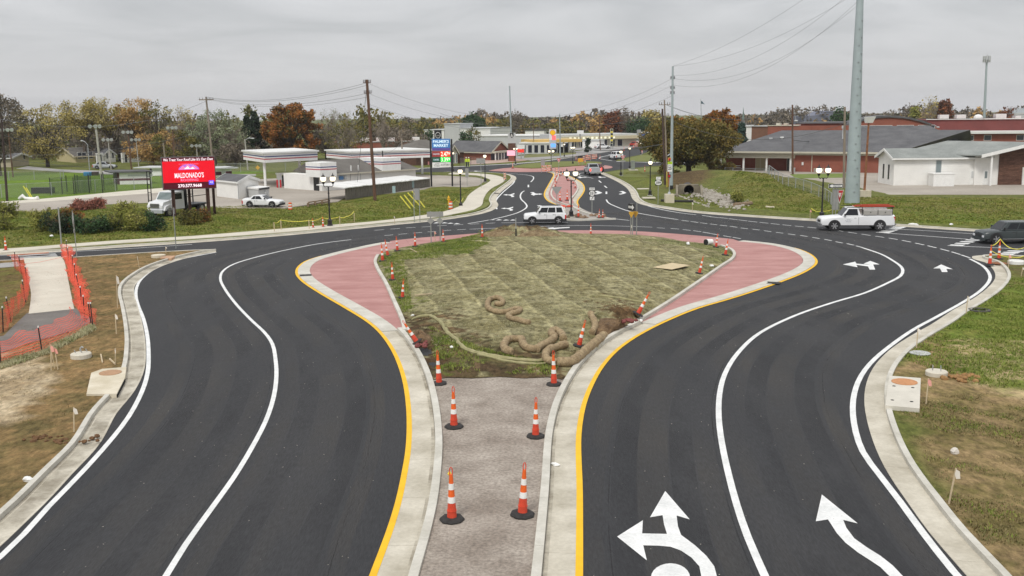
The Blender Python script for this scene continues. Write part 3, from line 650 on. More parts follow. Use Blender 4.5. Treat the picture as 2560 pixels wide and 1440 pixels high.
# laid lengths of netting: bands across the island
vr = N(t, 'ShaderNodeMapping'); vr.inputs['Rotation'].default_value = (0, 0, rad(-12)); LK(t, g.outputs['Position'], vr.inputs[0])
sp = N(t, 'ShaderNodeSeparateXYZ'); LK(t, vr.outputs[0], sp.inputs[0])
nw = nz(.25, 4); wv = N(t, 'ShaderNodeMath', operation='MULTIPLY_ADD'); LK(t, nw.outputs[0], wv.inputs[0]); wv.inputs[1].default_value = .8; LK(t, sp.outputs[0], wv.inputs[2])
dv = N(t, 'ShaderNodeMath', operation='DIVIDE'); LK(t, wv.outputs[0], dv.inputs[0]); dv.inputs[1].default_value = 2.3
fr = N(t, 'ShaderNodeMath', operation='FRACT'); LK(t, dv.outputs[0], fr.inputs[0])
rp = N(t, 'ShaderNodeValToRGB'); LK(t, fr.outputs[0], rp.inputs[0]); e_ = rp.color_ramp.elements
e_[0].position = 0.0; e_[0].color = (1.30, 1.30, 1.28, 1); e_[1].position = 1.0; e_[1].color = (1.04, 1.04, 1.02, 1)
for pz, cv in ((.07, 1.22), (.11, .74), (.35, .93)): q_ = e_.new(pz); q_.color = (cv, cv, cv, 1)
nb_ = nz(3.2, 9, (1, .55, 1), .8); rb = mrange(nb_.outputs[0], .36, .62, .36, 1.40)
v1 = N(t, 'ShaderNodeVectorMath', operation='SCALE'); LK(t, mxn.outputs[2], v1.inputs[0]); LK(t, rb.outputs[0], v1.inputs['Scale'])
v2 = N(t, 'ShaderNodeVectorMath', operation='MULTIPLY'); LK(t, v1.outputs[0], v2.inputs[0]); LK(t, rp.outputs[0], v2.inputs[1])
LK(t, v2.outputs[0], b.inputs['Base Color'])
bp = N(t, 'ShaderNodeBump'); bp.inputs['Strength'].default_value = 0.9; bp.inputs['Distance'].default_value = 0.10
LK(t, nb_.outputs[0], bp.inputs['Height']); LK(t, bp.outputs[0], b.inputs['Normal'])
isl_z = island_z(co2[:, 0], co2[:, 1])
mound = mesh_from_tris('island_ground', np.column_stack([co2, isl_z]), tr2, mi); mound['kind'] = 'structure'
x = co2[:, 0]; y = co2[:, 1]
rn_ = np.random.RandomState(2); xx = x + 1.0 * hash_noise(x, y, .9) + .5 * hash_noise(y, x, 3) + rn_.normal(0, .35, len(x)); yy = y + 1.8 * hash_noise(y, x, .8) + 1. * hash_noise(x, y, 2.7) + rn_.normal(0, .6, len(x)); pw = np.stack([xx, yy], 1)
c1 = np.tile((0.335, 0.305, 0.175), (len(x), 1)); c2 = np.tile((0.200, 0.175, 0.085), (len(x), 1))
def zz(px, a, b_):
 m = inside(pw, [(p.x, p.y) for p in L2(px)]); c1[m] = a; c2[m] = b_
zz([(940, 640), (1210, 585), (1190, 640), (1130, 650), (1000, 640), (985, 700), (960, 690)], (.15, .165, .045), (.11, .13, .035))
zz([(950, 680), (1000, 700), (1040, 790), (1010, 800)], (.16, .175, .045), (.14, .13, .06))
zz([(1560, 605), (1840, 615), (1850, 700), (1760, 700), (1790, 640), (1650, 620)], (.20, .20, .085), (.145, .15, .055))
zz([(1010, 790), (1110, 800), (1180, 880), (1300, 905), (1420, 900), (1480, 880), (1420, 960), (1060, 960)], (.17, .115, .06), (.10, .085, .04))
zz([(1130, 880), (1190, 880), (1210, 915), (1170, 935), (1120, 920)], (.11, .13, .03), (.13, .10, .05)); zz([(1060, 925), (1250, 925), (1430, 915), (1420, 965), (1060, 965)], (.12, .08, .045), (.08, .06, .03))
zz([(1510, 760), (1600, 770), (1600, 830), (1540, 840), (1500, 800)], (.150, .090, .045), (.105, .070, .035))
zz([(1215, 570), (1280, 570), (1380, 570), (1400, 592), (1220, 600)], (.15, .105, .06), (.12, .085, .045))
zz([(1010, 795), (1070, 800), (1100, 870), (1125, 930), (1090, 955), (1050, 940)], (.10, .062, .032), (.065, .045, .024))
for nm, c in (('c1', c1), ('c2', c2)):
 at = mound.data.attributes.new(nm, 'FLOAT_COLOR', 'POINT'); q_ = np.ones((len(x), 4)); q_[:, :3] = c; at.data.foreach_set('color', q_.ravel())
def IZ(x, y): return float(island_z(np.array([x]), np.array([y]))[0])
def GI(px, py):
 z = .4
 for _ in range(4): q = P(px, py, z); z = IZ(q.x, q.y)
 return P(px, py, z)
# gravel strip between the kerbs
gravel = mat('crushed_gravel', (0.24, 0.20, 0.165), .95, c2=(0.40, 0.35, 0.30), scale=.8, world=True, detail=9, bump=.9, bscale=22, fine=.28, fscale=11)
yl = P(1085, 955).y
a = [v for v in offs(KIL, .08) if v.y < yl + .3]; c = [v for v in offs(KIR, .08) if v.y < yl + .3]
poly = [(v.x, v.y) for v in a] + [(v.x, v.y) for v in reversed(gl)] + [(v.x, v.y) for v in c]
mb = MB(); mb.add([(p[0], p[1], .085) for p in poly], [tuple(range(len(poly)))]); struct('gravel_bed', mb, gravel)
# ------------------------------------------------------------------ pavements, car parks, the second roundabout
lotm = mat('old_parking_asphalt', (0.30, 0.265, 0.225), .95, c2=(0.40, 0.36, 0.31), scale=.12, world=True, detail=9, fine=.08, fscale=4, bump=.1, bscale=10)
lotg = mat('grey_parking_asphalt', (0.27, 0.26, 0.25), .95, c2=(0.35, 0.34, 0.33), scale=.12, world=True, detail=9, fine=.07, fscale=3)
pale = mat('pale_concrete', (0.52, 0.48, 0.40), .9, c2=(0.62, 0.58, 0.49), scale=.4, world=True, detail=9, bump=.1, bscale=20, fine=.05, fscale=8)
def lot(name, px, m, z=0.13, sm=0):
 l = [(p.x, p.y) for p in (curve(px + [px[0]], 2)[:-1] if sm else L2(px))]
 mb = MB(); mb.prism(l, -.02, z); return struct(name, mb, m)
lot('market_parking_lot', [(10, 514), (100, 503), (200, 494), (300, 485), (400, 477), (480, 470), (560, 455), (700, 447), (790, 440), (860, 434), (1000, 436), (1120, 441), (1190, 445), (1216, 452), (1196, 466), (1165, 470), (1110, 468), (1078, 470), (1060, 476), (860, 498), (845, 506), (800, 510), (715, 522), (620, 523), (540, 522), (480, 512), (400, 508), (250, 514), (150, 523), (95, 533), (40, 530)], lotm, .12)
lot('worn_lane', [(0, 507), (100, 500), (200, 491), (300, 481), (420, 471), (560, 462), (560, 470), (420, 482), (330, 489), (230, 497), (120, 506), (20, 512)], pale, .135)
lot('back_street', [(70, 417), (150, 425), (330, 431), (400, 436), (640, 437), (640, 441), (400, 441), (280, 438), (140, 430), (40, 423)], lotg, .125)
lot('clinic_parking_lot', [(1800, 429), (1850, 424), (2120, 428), (2190, 431), (2560, 443), (2760, 450), (2760, 488), (2560, 489), (2200, 489), (2150, 484), (2060, 471), (1990, 463), (1925, 449), (1880, 441), (1800, 438)], lotm, .12)
lot('grass_strip', [(1975, 438), (2115, 436), (2115, 446), (1990, 448)], mat('lawn_strip', (.14, .19, .035), .95, .2, scale=.8, world=True), .16)
lot('bank_parking_lot', [(1170, 403), (1270, 396), (1300, 396), (1340, 399), (1300, 404), (1240, 409), (1175, 413)], mat('pinkish_paving', (.42, .30, .25), .9, .15, world=True, scale=.3), .12)
lot('fuel_station_forecourt', [(1280, 395), (1300, 388), (1420, 378), (1500, 372), (1560, 362), (1560, 357), (1330, 362), (1270, 372)], lotg, .13)
lot('far_street_verge', [(1310, 396), (1400, 391), (1440, 386), (1440, 382), (1350, 386), (1310, 391)], mat('dull_lawn', (.16, .16, .05), .95, .2, world=True, scale=.3), .15)
lot('far_street', [(1290, 392), (1440, 379), (1500, 371), (1560, 363), (1640, 346), (1680, 349), (1600, 366), (1500, 384), (1400, 396), (1330, 403), (1290, 398)], lotg, .14)
# pavement along the street, cast in panels
SWo = smooth(L2([(-300, 635), (0, 627), (150, 616), (281, 606), (480, 594), (760, 571), (935, 557), (1054, 542), (1110, 532), (1146, 520), (1162, 506), (1172, 490), (1196, 472), (1216, 461), (1226, 452), (1210, 445), (1190, 440), (1120, 437)]), 2)
SWi = smooth(L2([(-300, 645), (0, 636), (150, 623), (281, 613), (480, 601), (760, 580), (960, 560), (1072, 549), (1147, 536), (1185, 528), (1204, 516), (1209, 500), (1217, 485), (1231, 472), (1252, 461), (1262, 452), (1250, 443), (1215, 437), (1130, 433)]), 2)
pv = setting('pavement')
n = 90; a = resample(SWo, n * 3); b_ = resample(SWi, n * 3)
for i in range(n):
 mb = MB(); aa = [v.copy() for v in a[i * 3:i * 3 + 4]]; bb = [v.copy() for v in b_[i * 3:i * 3 + 4]]
 for q in (aa, bb):
  if (q[1] - q[0]).length > .03: q[0] += (q[1] - q[0]).normalized() * .012
 ribbon(mb, aa, bb, .0, .145 + R.uniform(-.002, .002)); o = part('pavement_slab', mb, pale, pv); fixnormals(o)
# side path on the left, with a strip of tarmac
wp = setting('footpath')
pa = [(72, 790), (78, 740), (70, 700), (62, 660), (58, 650)]; pb = [(186, 778), (176, 730), (168, 690), (160, 655), (152, 645)]
A = curve(pa, .8); B = curve(pb, .8); panels('path_slab', A, B, 1.9, .0, .125, pale, wp, gap=.02)
lot('path_tarmac', [(68, 788), (188, 776), (235, 806), (190, 830), (60, 868), (-60, 910), (-60, 860), (10, 845), (40, 815)], mat('path_asphalt', (.13, .12, .11), .9, c2=(.19, .175, .16), scale=.6, world=True, fine=.1, fscale=12), .115)
lot('street_end', [(0, 662), (45, 658), (60, 668), (0, 673), (-200, 690), (-200, 675)], lotg, .11)
# rusty tactile strip at the kerb ramp
mb = MB(); p_ = L2([(18, 638), (122, 631), (122, 633), (18, 640)], .15); mb.slab(*p_, .02); struct('tactile_strip', mb, mat('rusty_tactile', (.42, .16, .09), .9, .2))
# planting strips
gs = mat('strip_grass', (.17, .17, .04), .95, c2=(.12, .15, .03), scale=.9, world=True, fine=.2, fscale=6)
def bed(px, z=.165): l = [(p.x, p.y) for p in L2(px)]; mb = MB(); mb.prism(l, 0, z); return struct('planting_strip', mb, gs)
bed([(1210, 503), (1213, 493), (1219, 486), (1228, 483), (1226, 490), (1222, 500), (1222, 503)])
bed([(1228, 480), (1234, 473), (1243, 472), (1238, 480)])
bed([(1205, 517), (1212, 509), (1222, 509), (1224, 514), (1214, 522), (1190, 531), (1160, 537), (1130, 541), (1147, 537), (1185, 528)])
# central median beyond the teardrop: red paving, gutters, yellow lines
ML = curve([(1437, 528), (1400, 515), (1374, 505), (1362, 492), (1362, 481), (1370, 465), (1380, 447), (1384, 438), (1380, 433), (1368, 431)], .8)
MR = curve([(1541, 548), (1492, 536), (1459, 523), (1445, 511), (1444, 502), (1455, 487), (1461, 473), (1455, 458), (1438, 447), (1418, 438), (1404, 433)], .8)
med = setting('median_edging')
for ln, sd, nm in ((ML, 1, 'w'), (MR, -1, 'e')):
 panels('gutter_panel', offs(ln, sd * .1), offs(ln, sd * .75), 3.5, -.03, .03, concd, med); panels('kerb_stone', offs(ln, sd * .76), offs(ln, sd * .95), 3.5, -.03, .15, conc, med)
stripe(None, .17, .02, yellow, line=[p for p in ML if p.y > P(1385, 512).y], name='yellow_edge_line'); stripe(None, .17, .02, yellow, line=[p for p in MR if p.y > P(1445, 515).y], name='yellow_edge_line')
medl = [(1396, 433), (1386, 450), (1377, 468), (1371, 485), (1374, 497), (1388, 507), (1404, 512), (1436, 509), (1431, 500), (1440, 487), (1447, 473), (1442, 460), (1428, 448), (1409, 437)]
lot('median_paving', medl, pink, .05)
lot('median_plaza', [(1374, 500), (1388, 507), (1404, 512), (1436, 509), (1445, 518), (1470, 530), (1525, 546), (1500, 549), (1420, 551), (1412, 540), (1412, 530), (1405, 519)], mat('median_gravel', (.33, .30, .27), .95, .2, scale=1.2, world=True, fine=.2, fscale=5), .06)
mb = MB(); SK = curve([(1411, 519), (1414, 530), (1411, 545), (1430, 552), (1492, 550), (1538, 548.5)], .8); ribbon(mb, SK, offs(SK, .25), -.02, .15); o = struct('median_nose_kerb', mb, conc); fixnormals(o)
# second roundabout's island
ri = [(1222, 427), (1262, 421), (1330, 417), (1420, 414), (1500, 413), (1530, 417), (1520, 422), (1480, 424), (1420, 428), (1350, 430), (1280, 430)]
lot('far_island_apron', ri, pink, .05, 1)
lot('far_island_lawn', [(1278, 419), (1330, 410), (1420, 405), (1490, 406), (1500, 411), (1440, 416), (1380, 420), (1330, 422)], gs, .18, 1)
lot('far_east_lawn', [(1509, 433), (1560, 427), (1625, 420), (1700, 418), (1760, 425), (1760, 437), (1640, 445), (1560, 445)], gs, .13)
lot('far_north_lawn', [(1540, 402), (1570, 397), (1604, 389), (1620, 389), (1650, 400), (1640, 405), (1560, 404)], gs, .15)
for px in ([(1082, 431.5), (1200, 427), (1215, 427)], [(1267, 412), (1353, 404.5), (1440, 392)], [(1160, 416.5), (1060, 421)]): stripe(px, .35, .03, conc, name='far_kerb_line')
stripe([(1530, 402), (1500, 397), (1505, 392), (1540, 386)], .3, .01)
# ------------------------------------------------------------------ yard clutter by the foreground kerbs
stone_l = mat('weathered_concrete_slab', (.50, .44, .32), .9, c2=(.66, .60, .48), scale=1.2, world=True, detail=8, bump=.2, bscale=20)
rust = mat('rust', (.26, .115, .055), .85, .3, scale=6); ironlid = mat('rusty_manhole', (.40, .24, .14), .85, .15, scale=8)
galv = mat('galvanised_steel', (.42, .44, .45), .45, .12, scale=3, metal=.5); wood = mat('weathered_wood', (.24, .17, .11), .9, .25, scale=4)
blackm = mat('black_metal', (.018, .018, .02), .45, 0); blackr = mat('black_rubber', (.03, .028, .027), .8, .3, scale=8)
whitem = mat('white_paint', (.78, .78, .76), .5, .05, scale=3); stake = mat('pale_timber', (.52, .42, .28), .9, .15, scale=6)
def slab_from(px, z0, z1): l = [(p.x, p.y) for p in L2(px, z1)]; mb = MB(); mb.prism(l, z0, z1); return mb
def ring_lid(parent, px, py, rx, z, m=ironlid):
 c = P(px, py, z); mb = MB(); mb.lathe([(rx, 0), (rx, .02), (rx * .93, .03), (rx * .9, .022), (rx * .55, .022)], 24); o = part('manhole_cover', mb, m, parent); o.location = Vector((c.x, c.y, z)) - Vector(parent.location); return o
q = P(268, 955, .15); r = thing('inlet_slab', 'stained concrete drain inlet slab with round rusty cover behind left kerb', 'drain inlet', (q.x, q.y, .0))
part('slab', slab_from([(228, 932), (256, 922), (316, 917), (312, 945), (292, 984), (216, 985)], .0, .165), stone_l, r, wcoord=True); ring_lid(r, 276, 932, .42, .166)
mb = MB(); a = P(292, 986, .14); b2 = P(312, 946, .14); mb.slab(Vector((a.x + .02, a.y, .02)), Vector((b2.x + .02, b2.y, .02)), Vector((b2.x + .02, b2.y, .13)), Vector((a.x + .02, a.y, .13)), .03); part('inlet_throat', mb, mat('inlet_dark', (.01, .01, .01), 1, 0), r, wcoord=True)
q = P(2262, 985, .2); r = thing('inlet_slab', 'flat grey concrete drain slab with orange-brown round cover and four lifting holes', 'drain inlet', (q.x, q.y, .0))
part('slab', slab_from([(2223, 939), (2302, 945), (2299, 1021), (2213, 1013)], .0, .24), mat('new_concrete', (.58, .55, .48), .85, .08, scale=2), r, wcoord=True); ring_lid(r, 2261, 955, .45, .241, mat('orange_rust', (.50, .24, .11), .85, .12, scale=6))
for hx, hy in ((2235, 965), (2282, 969), (2231, 1000), (2279, 1004)):
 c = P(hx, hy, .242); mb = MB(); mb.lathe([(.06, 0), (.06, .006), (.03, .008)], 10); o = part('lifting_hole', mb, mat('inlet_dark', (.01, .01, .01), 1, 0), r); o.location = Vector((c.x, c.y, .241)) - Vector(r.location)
q = P(203, 893, .1); r = thing('round_utility_riser', 'low round white concrete base with bolts and bent conduit in brown dirt', 'utility base', (q.x, q.y, .08))
mb = MB(); mb.lathe([(.42, 0), (.42, .17), (.39, .20), (.1, .21)], 20); part('base', mb, pale, r)
for i in range(6):
 t = i * 1.05; mb = MB(); mb.cyl((.26 * math.cos(t), .26 * math.sin(t), .27), (.26 * math.cos(t), .26 * math.sin(t), .33), .02, n=6); part('bolt', mb, galv, r)
mb = MB(); mb.tube([(0, 0, .27), (0, 0, .42), (.06, 0, .47), (.12, 0, .43)], .035, 6); part('conduit', mb, galv, r)
q = P(2341, 937, .1); r = thing('round_utility_riser', 'round white concrete base beside a clod of orange dirt on right verge', 'utility base', (q.x, q.y, .08))
mb = MB(); mb.lathe([(.40, 0), (.40, .15), (.37, .18), (.1, .19)], 20); part('base', mb, pale, r)
for i in range(4):
 t = i * 1.57 + .4; mb = MB(); mb.cyl((.2 * math.cos(t), .2 * math.sin(t), .23), (.2 * math.cos(t), .2 * math.sin(t), .36), .018, n=6); part('bolt', mb, galv, r)
q = P(2540, 659, .1); r = thing('round_utility_riser', 'round white concrete lid standing just behind the far right kerb nose', 'utility base', (q.x, q.y, .08)); mb = MB(); mb.lathe([(.5, 0), (.5, .2), (.46, .24), (.1, .25)], 18); part('base', mb, whitem, r)
mb = MB(); q = P(2385, 946, .1)
for i in range(26): mb.ball((q.x + R.gauss(0, .35), q.y + R.gauss(0, .3), .1 + R.uniform(0, .08)), R.uniform(.05, .15), 6, 4, .7, .25)
solo('dirt_clods', mb, mat('orange_clay', (.30, .17, .07), .95, .25, scale=8), 'small heap of orange clay clods beside the right white utility base', 'soil heap', kind='stuff')
mb = MB(); q = P(60, 1100, .1)
for i in range(30): mb.ball((q.x + R.gauss(1.0, .8), q.y + R.gauss(0, .25), .08 + R.uniform(0, .05)), R.uniform(.04, .13), 6, 4, .6, .3)
solo('dirt_clods', mb, mat('brown_clay', (.14, .075, .035), .95, .25, scale=8), 'scatter of dark brown clods on the dirt at far left', 'soil heap', kind='stuff')
q = P(2300, 884, .1); mb = MB(); mb.lathe([(.40, 0), (.42, .04), (.38, .06), (.1, .065)], 16); solo('concrete_spill', mb, mat('grey_spill', (.42, .43, .42), .9, .2, scale=8), 'round grey patch of spilled concrete beside the right gutter', 'concrete patch', origin=None).location = (q.x, q.y, .09)
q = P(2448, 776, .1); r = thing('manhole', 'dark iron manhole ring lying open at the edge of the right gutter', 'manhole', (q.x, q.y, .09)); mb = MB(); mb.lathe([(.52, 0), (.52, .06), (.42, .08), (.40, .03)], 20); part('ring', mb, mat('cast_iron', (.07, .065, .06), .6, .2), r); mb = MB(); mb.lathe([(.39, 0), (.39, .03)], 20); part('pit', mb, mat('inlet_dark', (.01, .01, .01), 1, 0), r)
q = P(2498, 658, .1); mb = MB(); mb.lathe([(.5, .0), (.5, .03), (.42, .05), (.1, .05)], 18); solo('manhole', mb, rust, 'brown round manhole cover between the two barrier cones at far right', 'manhole').location = (q.x, q.y, .09)
q = P(432, 642, .1); r = thing('drain_cover', 'grey round lid beside an orange-brown rectangular slab near the left kerb nose', 'drain inlet', (q.x, q.y, .09))
part('slab', slab_from([(411, 639), (440, 639), (428, 646), (400, 644)], .0, .17), mat('terracotta_slab', (.48, .30, .19), .9, .1), r, wcoord=True); mb = MB(); mb.lathe([(.5, 0), (.5, .18), (.2, .2)], 16); o = part('lid', mb, stone_l, r); o.location = (-1.0, -.1, 0)
# cast iron drain grates let into the gutters
for px, py, lb in ((764, 688, 'iron drain grate let into the gutter at the left bulge of the island'), (1934, 707, 'iron drain grate let into the gutter at the right bulge of the island'), (1240, 483, 'dark kerb drain grate beside the far pavement')):
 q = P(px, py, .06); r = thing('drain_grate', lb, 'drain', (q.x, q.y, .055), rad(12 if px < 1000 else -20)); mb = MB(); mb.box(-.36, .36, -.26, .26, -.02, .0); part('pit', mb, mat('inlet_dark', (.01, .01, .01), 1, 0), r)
 mb = MB()
 for i in range(9): mb.box(-.34 + i * .08, -.30 + i * .08, -.25, .25, .0, .02)
 mb.box(-.38, .38, -.29, -.25, 0, .022); mb.box(-.38, .38, .25, .29, 0, .022); part('grate_bars', mb, mat('cast_iron', (.07, .065, .06), .6, .2), r)
# survey stakes with ribbon flags
def mk_stake(flag):
 r = thing('survey_stake', 'x', 'survey stake'); mb = MB(); mb.box(-.014, .014, -.008, .008, 0, 1.0); part('stake', mb, stake, r)
 mb = MB(); mb.add([(0, -.012, .98), (.07, -.02, .93), (.10, -.03, .74), (.03, -.02, .72), (-.01, -.012, .85)], [(0, 1, 2, 3, 4)]); part('ribbon', mb, flag, r); return r
fw = mat('pale_ribbon', (.75, .70, .62), .7, .05); fp = mat('pink_ribbon', (.80, .38, .32), .7, .05)
S1 = mk_stake(fw); S2 = mk_stake(fp); used = {}
SL = [(185, 1080, 1018, 0, 'tall stake with white ribbon standing alone on bare dirt, lower left'), (291, 835, 785, 0, 'thin stake right behind the left kerb, level with the tarmac end'), (294, 770, 688, 0, 'leaning ribbon stake in the dirt near the bend of the left kerb'), (349, 675, 640, 0, 'stake in dirt close to the left kerb nose'),
      (288, 912, 870, 0, 'short stake with white ribbon in the grass patch beside the left slab'), (128, 926, 862, 1, 'leftmost of three pink-ribboned stakes clustered by the netting'), (137, 922, 858, 1, 'middle of three pink-ribboned stakes clustered by the netting'), (145, 924, 868, 1, 'rightmost of three pink-ribboned stakes clustered by the netting'),
      (2372, 1260, 1168, 0, 'stake with white ribbon alone on the lower right verge'), (2315, 1010, 945, 1, 'stake with long pink ribbon beside the four-holed slab'), (2291, 871, 820, 0, 'thin stake standing at the right gutter above the spill'), (2415, 785, 740, 0, 'thin stake at the right gutter below the open manhole ring'), (2521, 670, 636, 1, 'pink flagged stake behind the far right kerb nose'), (2553, 690, 668, 0, 'stake with white flag near the right picture edge'),
      (1706 + 25, 530, 505, 0, 'pale stake in the lawn in front of the ditch'), (2025, 549, 524, 1, 'orange flagged stake left of the white pickup'), (987, 560, 540, 0, 'little white stake at the pavement edge'), (1577, 589, 562, 0, 'leaning yellow-topped stake at the foot of the black one way sign'), (1089, 606, 578, 1, 'leaning stake between the two sign posts on the far rim'), (415, 632, 620, 0, 'flag stake over the terracotta slab')]
for i, (px, pb_, pt_, k, lb) in enumerate(SL):
 src = (S1, S2)[k]; q = P(px, pb_, .1); h = max(.45, HZ(q, pt_) - .1)
 if k not in used: used[k] = 1; src.location = q; src.scale = (1.4, 1.4, h); src['label'] = lb; src['group'] = 'survey stakes'; src.rotation_euler = (0, rad(4), .2); first = src
 else: dup(src, q, 0, lb, sc=(1.4, 1.4, h), rot=(rad(R.uniform(-5, 5)), rad(R.uniform(-7, 7)), R.uniform(-1, 1)), group='survey stakes')
# loose bits
def bit(px, py, sx_, sy_, sz, m, lb, nm='litter', z=None, rz=None, cat='litter'):
 q = G(px, py) if z is None else P(px, py, z); mb = MB(); mb.ball((0, 0, sz * .5), .5, 7, 5, 1, .25); mb.v = [(a * sx_, b_ * sy_, c * sz + sz * .1) for a, b_, c in mb.v]; o = solo(nm, mb, m, lb, cat); o.location = q; o.rotation_euler = (0, 0, R.uniform(0, 3) if rz is None else rz); return o
bit(70, 1203, .3, .2, .2, whitem, 'white scrap on the dirt beside the lower left kerb'); bit(2387, 1133, .35, .25, .22, mat('pale_stone', (.6, .56, .5), .9, .1), 'pale stone on the lower right verge', 'stone', cat='stone')
bit(1388, 1163, .3, .16, .12, whitem, 'crumpled paper lying in the gutter right of the gravel strip', z=.02); bit(129, 592, .6, .3, .25, whitem, 'white scrap in grass below the left shrubs')
bit(2282, 563, .9, .35, .25, whitem, 'white bag on grass behind the white pickup'); bit(2378, 562, .8, .3, .2, whitem, 'white strip of litter on grass left of the dark wagon')
for pts, lb in (([(252, 886), (256, 906)], 'pale lath lying flat near the left inlet slab'), ([(274, 897), (288, 910)], 'shorter lath crossing behind the left inlet slab')):
 a = P(*pts[0], .14); b2 = P(*pts[1], .12); mb = MB(); mb.tube([a, b2], .035, 4); solo('lath', mb, stake, lb, 'lath', 'loose laths', origin=a)
# ------------------------------------------------------------------ orange safety netting round the footpath
onet = netmat('orange_net_mesh', (.80, .10, .05), .09, .18)
def net(name, lb, pts, h0=0.0, h1=1.05, sag=.12, wav=.12, dens=6, lean=0):
 # pts: world points of the stake feet in order
 r = thing(name, lb, 'safety netting', (pts[0].x, pts[0].y, .08)); mb = MB(); uv = []; u = 0; cols = []
 line = smooth(pts, .25); rows = 7; vs = []
 D = [0]
 for i in range(1, len(line)): D.append(D[-1] + (line[i] - line[i - 1]).length)
 off = offs(line, 1)
 for i, p in enumerate(line):
  n = (off[i] - p); dn = min((p - Vector((s.x, s.y))).length for s in pts)
  for j in range(rows):
   t = j / (rows - 1); w = wav * math.sin(D[i] * 3.1 + t * 2.5) * (.4 + t) + R.uniform(-.03, .03) * (1 + wav * 6) + lean * t
   sg = sag * min(1, dn) * t
   vs.append((p.x + n.x * w, p.y + n.y * w, .08 + h0 + (h1 - h0) * t - sg + R.uniform(-.02, .02) * (1 + wav * 4)))
 fs = [(i * rows + j, (i + 1) * rows + j, (i + 1) * rows + j + 1, i * rows + j + 1) for i in range(len(line) - 1) for j in range(rows - 1)]
 mb.add(vs, fs); o = part('net', mb, onet, r, smooth=True, wcoord=True)
 ul = o.data.uv_layers.new(name='UVMap')
 for pl in o.data.polygons:
  for li, vi in zip(pl.loop_indices, pl.vertices): ul.data[li].uv = (D[vi // rows], (vi % rows) / (rows - 1) * (h1 - h0))
 for s in pts:
  mb = MB(); a = Vector((s.x, s.y, 0)) - Vector((pts[0].x, pts[0].y, 0)); top = a + Vector((R.uniform(-.1, .1), R.uniform(-.05, .05), h1 + .12)); mb.cyl(a, top, .028, n=5); st_ = part('net_stake', mb, blackm, r)
  mb = MB(); mb.cyl(top, top + (top - a) * .07, .034, n=5); part('stake_cap', mb, whitem, st_)
 return r
net('safety_netting', 'crumpled orange-red mesh along the right side of the pale footpath', [P(x, y, .1) for x, y in [(166, 640), (172, 660), (181, 682), (187, 706), (200, 735), (205, 770), (212, 795), (232, 815)]], 0, 1.0, .3, .32)
net('safety_netting', 'low orange mesh lying over the tarmac end nearest the camera', [P(x, y, .1) for x, y in [(228, 812), (105, 878), (2, 908), (-80, 940)]], 0, .95, .25, .10, lean=.9)
net('safety_netting', 'orange mesh down the left side of the pale footpath', [P(x, y, .1) for x, y in [(38, 672), (54, 684), (68, 715), (64, 755), (27, 802), (8, 829), (-60, 850)]], 0, 1.05, .12, .14)
mb = MB(); mb.tube([P(38, 662, .75), P(100, 655, .66), P(168, 640, .9)], .018, 4); solo('cord', mb, fp, 'sagging pink cord across the head of the footpath', 'cord')
# ------------------------------------------------------------------ barrier cones
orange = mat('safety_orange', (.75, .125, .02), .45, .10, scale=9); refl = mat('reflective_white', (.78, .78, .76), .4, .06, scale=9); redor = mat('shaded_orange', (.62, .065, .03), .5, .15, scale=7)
def mk_cone():
 r = thing('barrier_cone', 'x', 'traffic cone'); mb = MB(); mb.lathe([(.30, 0), (.31, .03), (.27, .075), (.15, .09)], 8); part('rubber_base', mb, blackr, r)
 rr = lambda z: .125 - .072 * z
 for nm, z0, z1, m in (('cone_body', .08, .45, orange), ('reflective_band', .45, .60, refl), ('middle_section', .60, .78, orange), ('reflective_band', .78, .93, refl), ('upper_section', .93, 1.15, orange)):
  mb = MB(); e2 = .004 if m is refl else 0; mb.lathe([(rr(z0) + e2, z0), (rr(z1) + e2, z1)], 14)
  if nm == 'cone_body': mb.lathe([(rr(.24) + .012, .235), (rr(.26) + .012, .26)], 14)
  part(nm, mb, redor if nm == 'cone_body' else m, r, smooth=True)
 mb = MB(); mb.tube([(-.032, 0, 1.14), (-.036, 0, 1.24), (-.022, 0, 1.31), (0, 0, 1.33), (.022, 0, 1.31), (.036, 0, 1.24), (.032, 0, 1.14)], .013, 5); part('carrying_loop', mb, redor, r); return r
CN = mk_cone(); CN['group'] = 'barrier cones on the works'
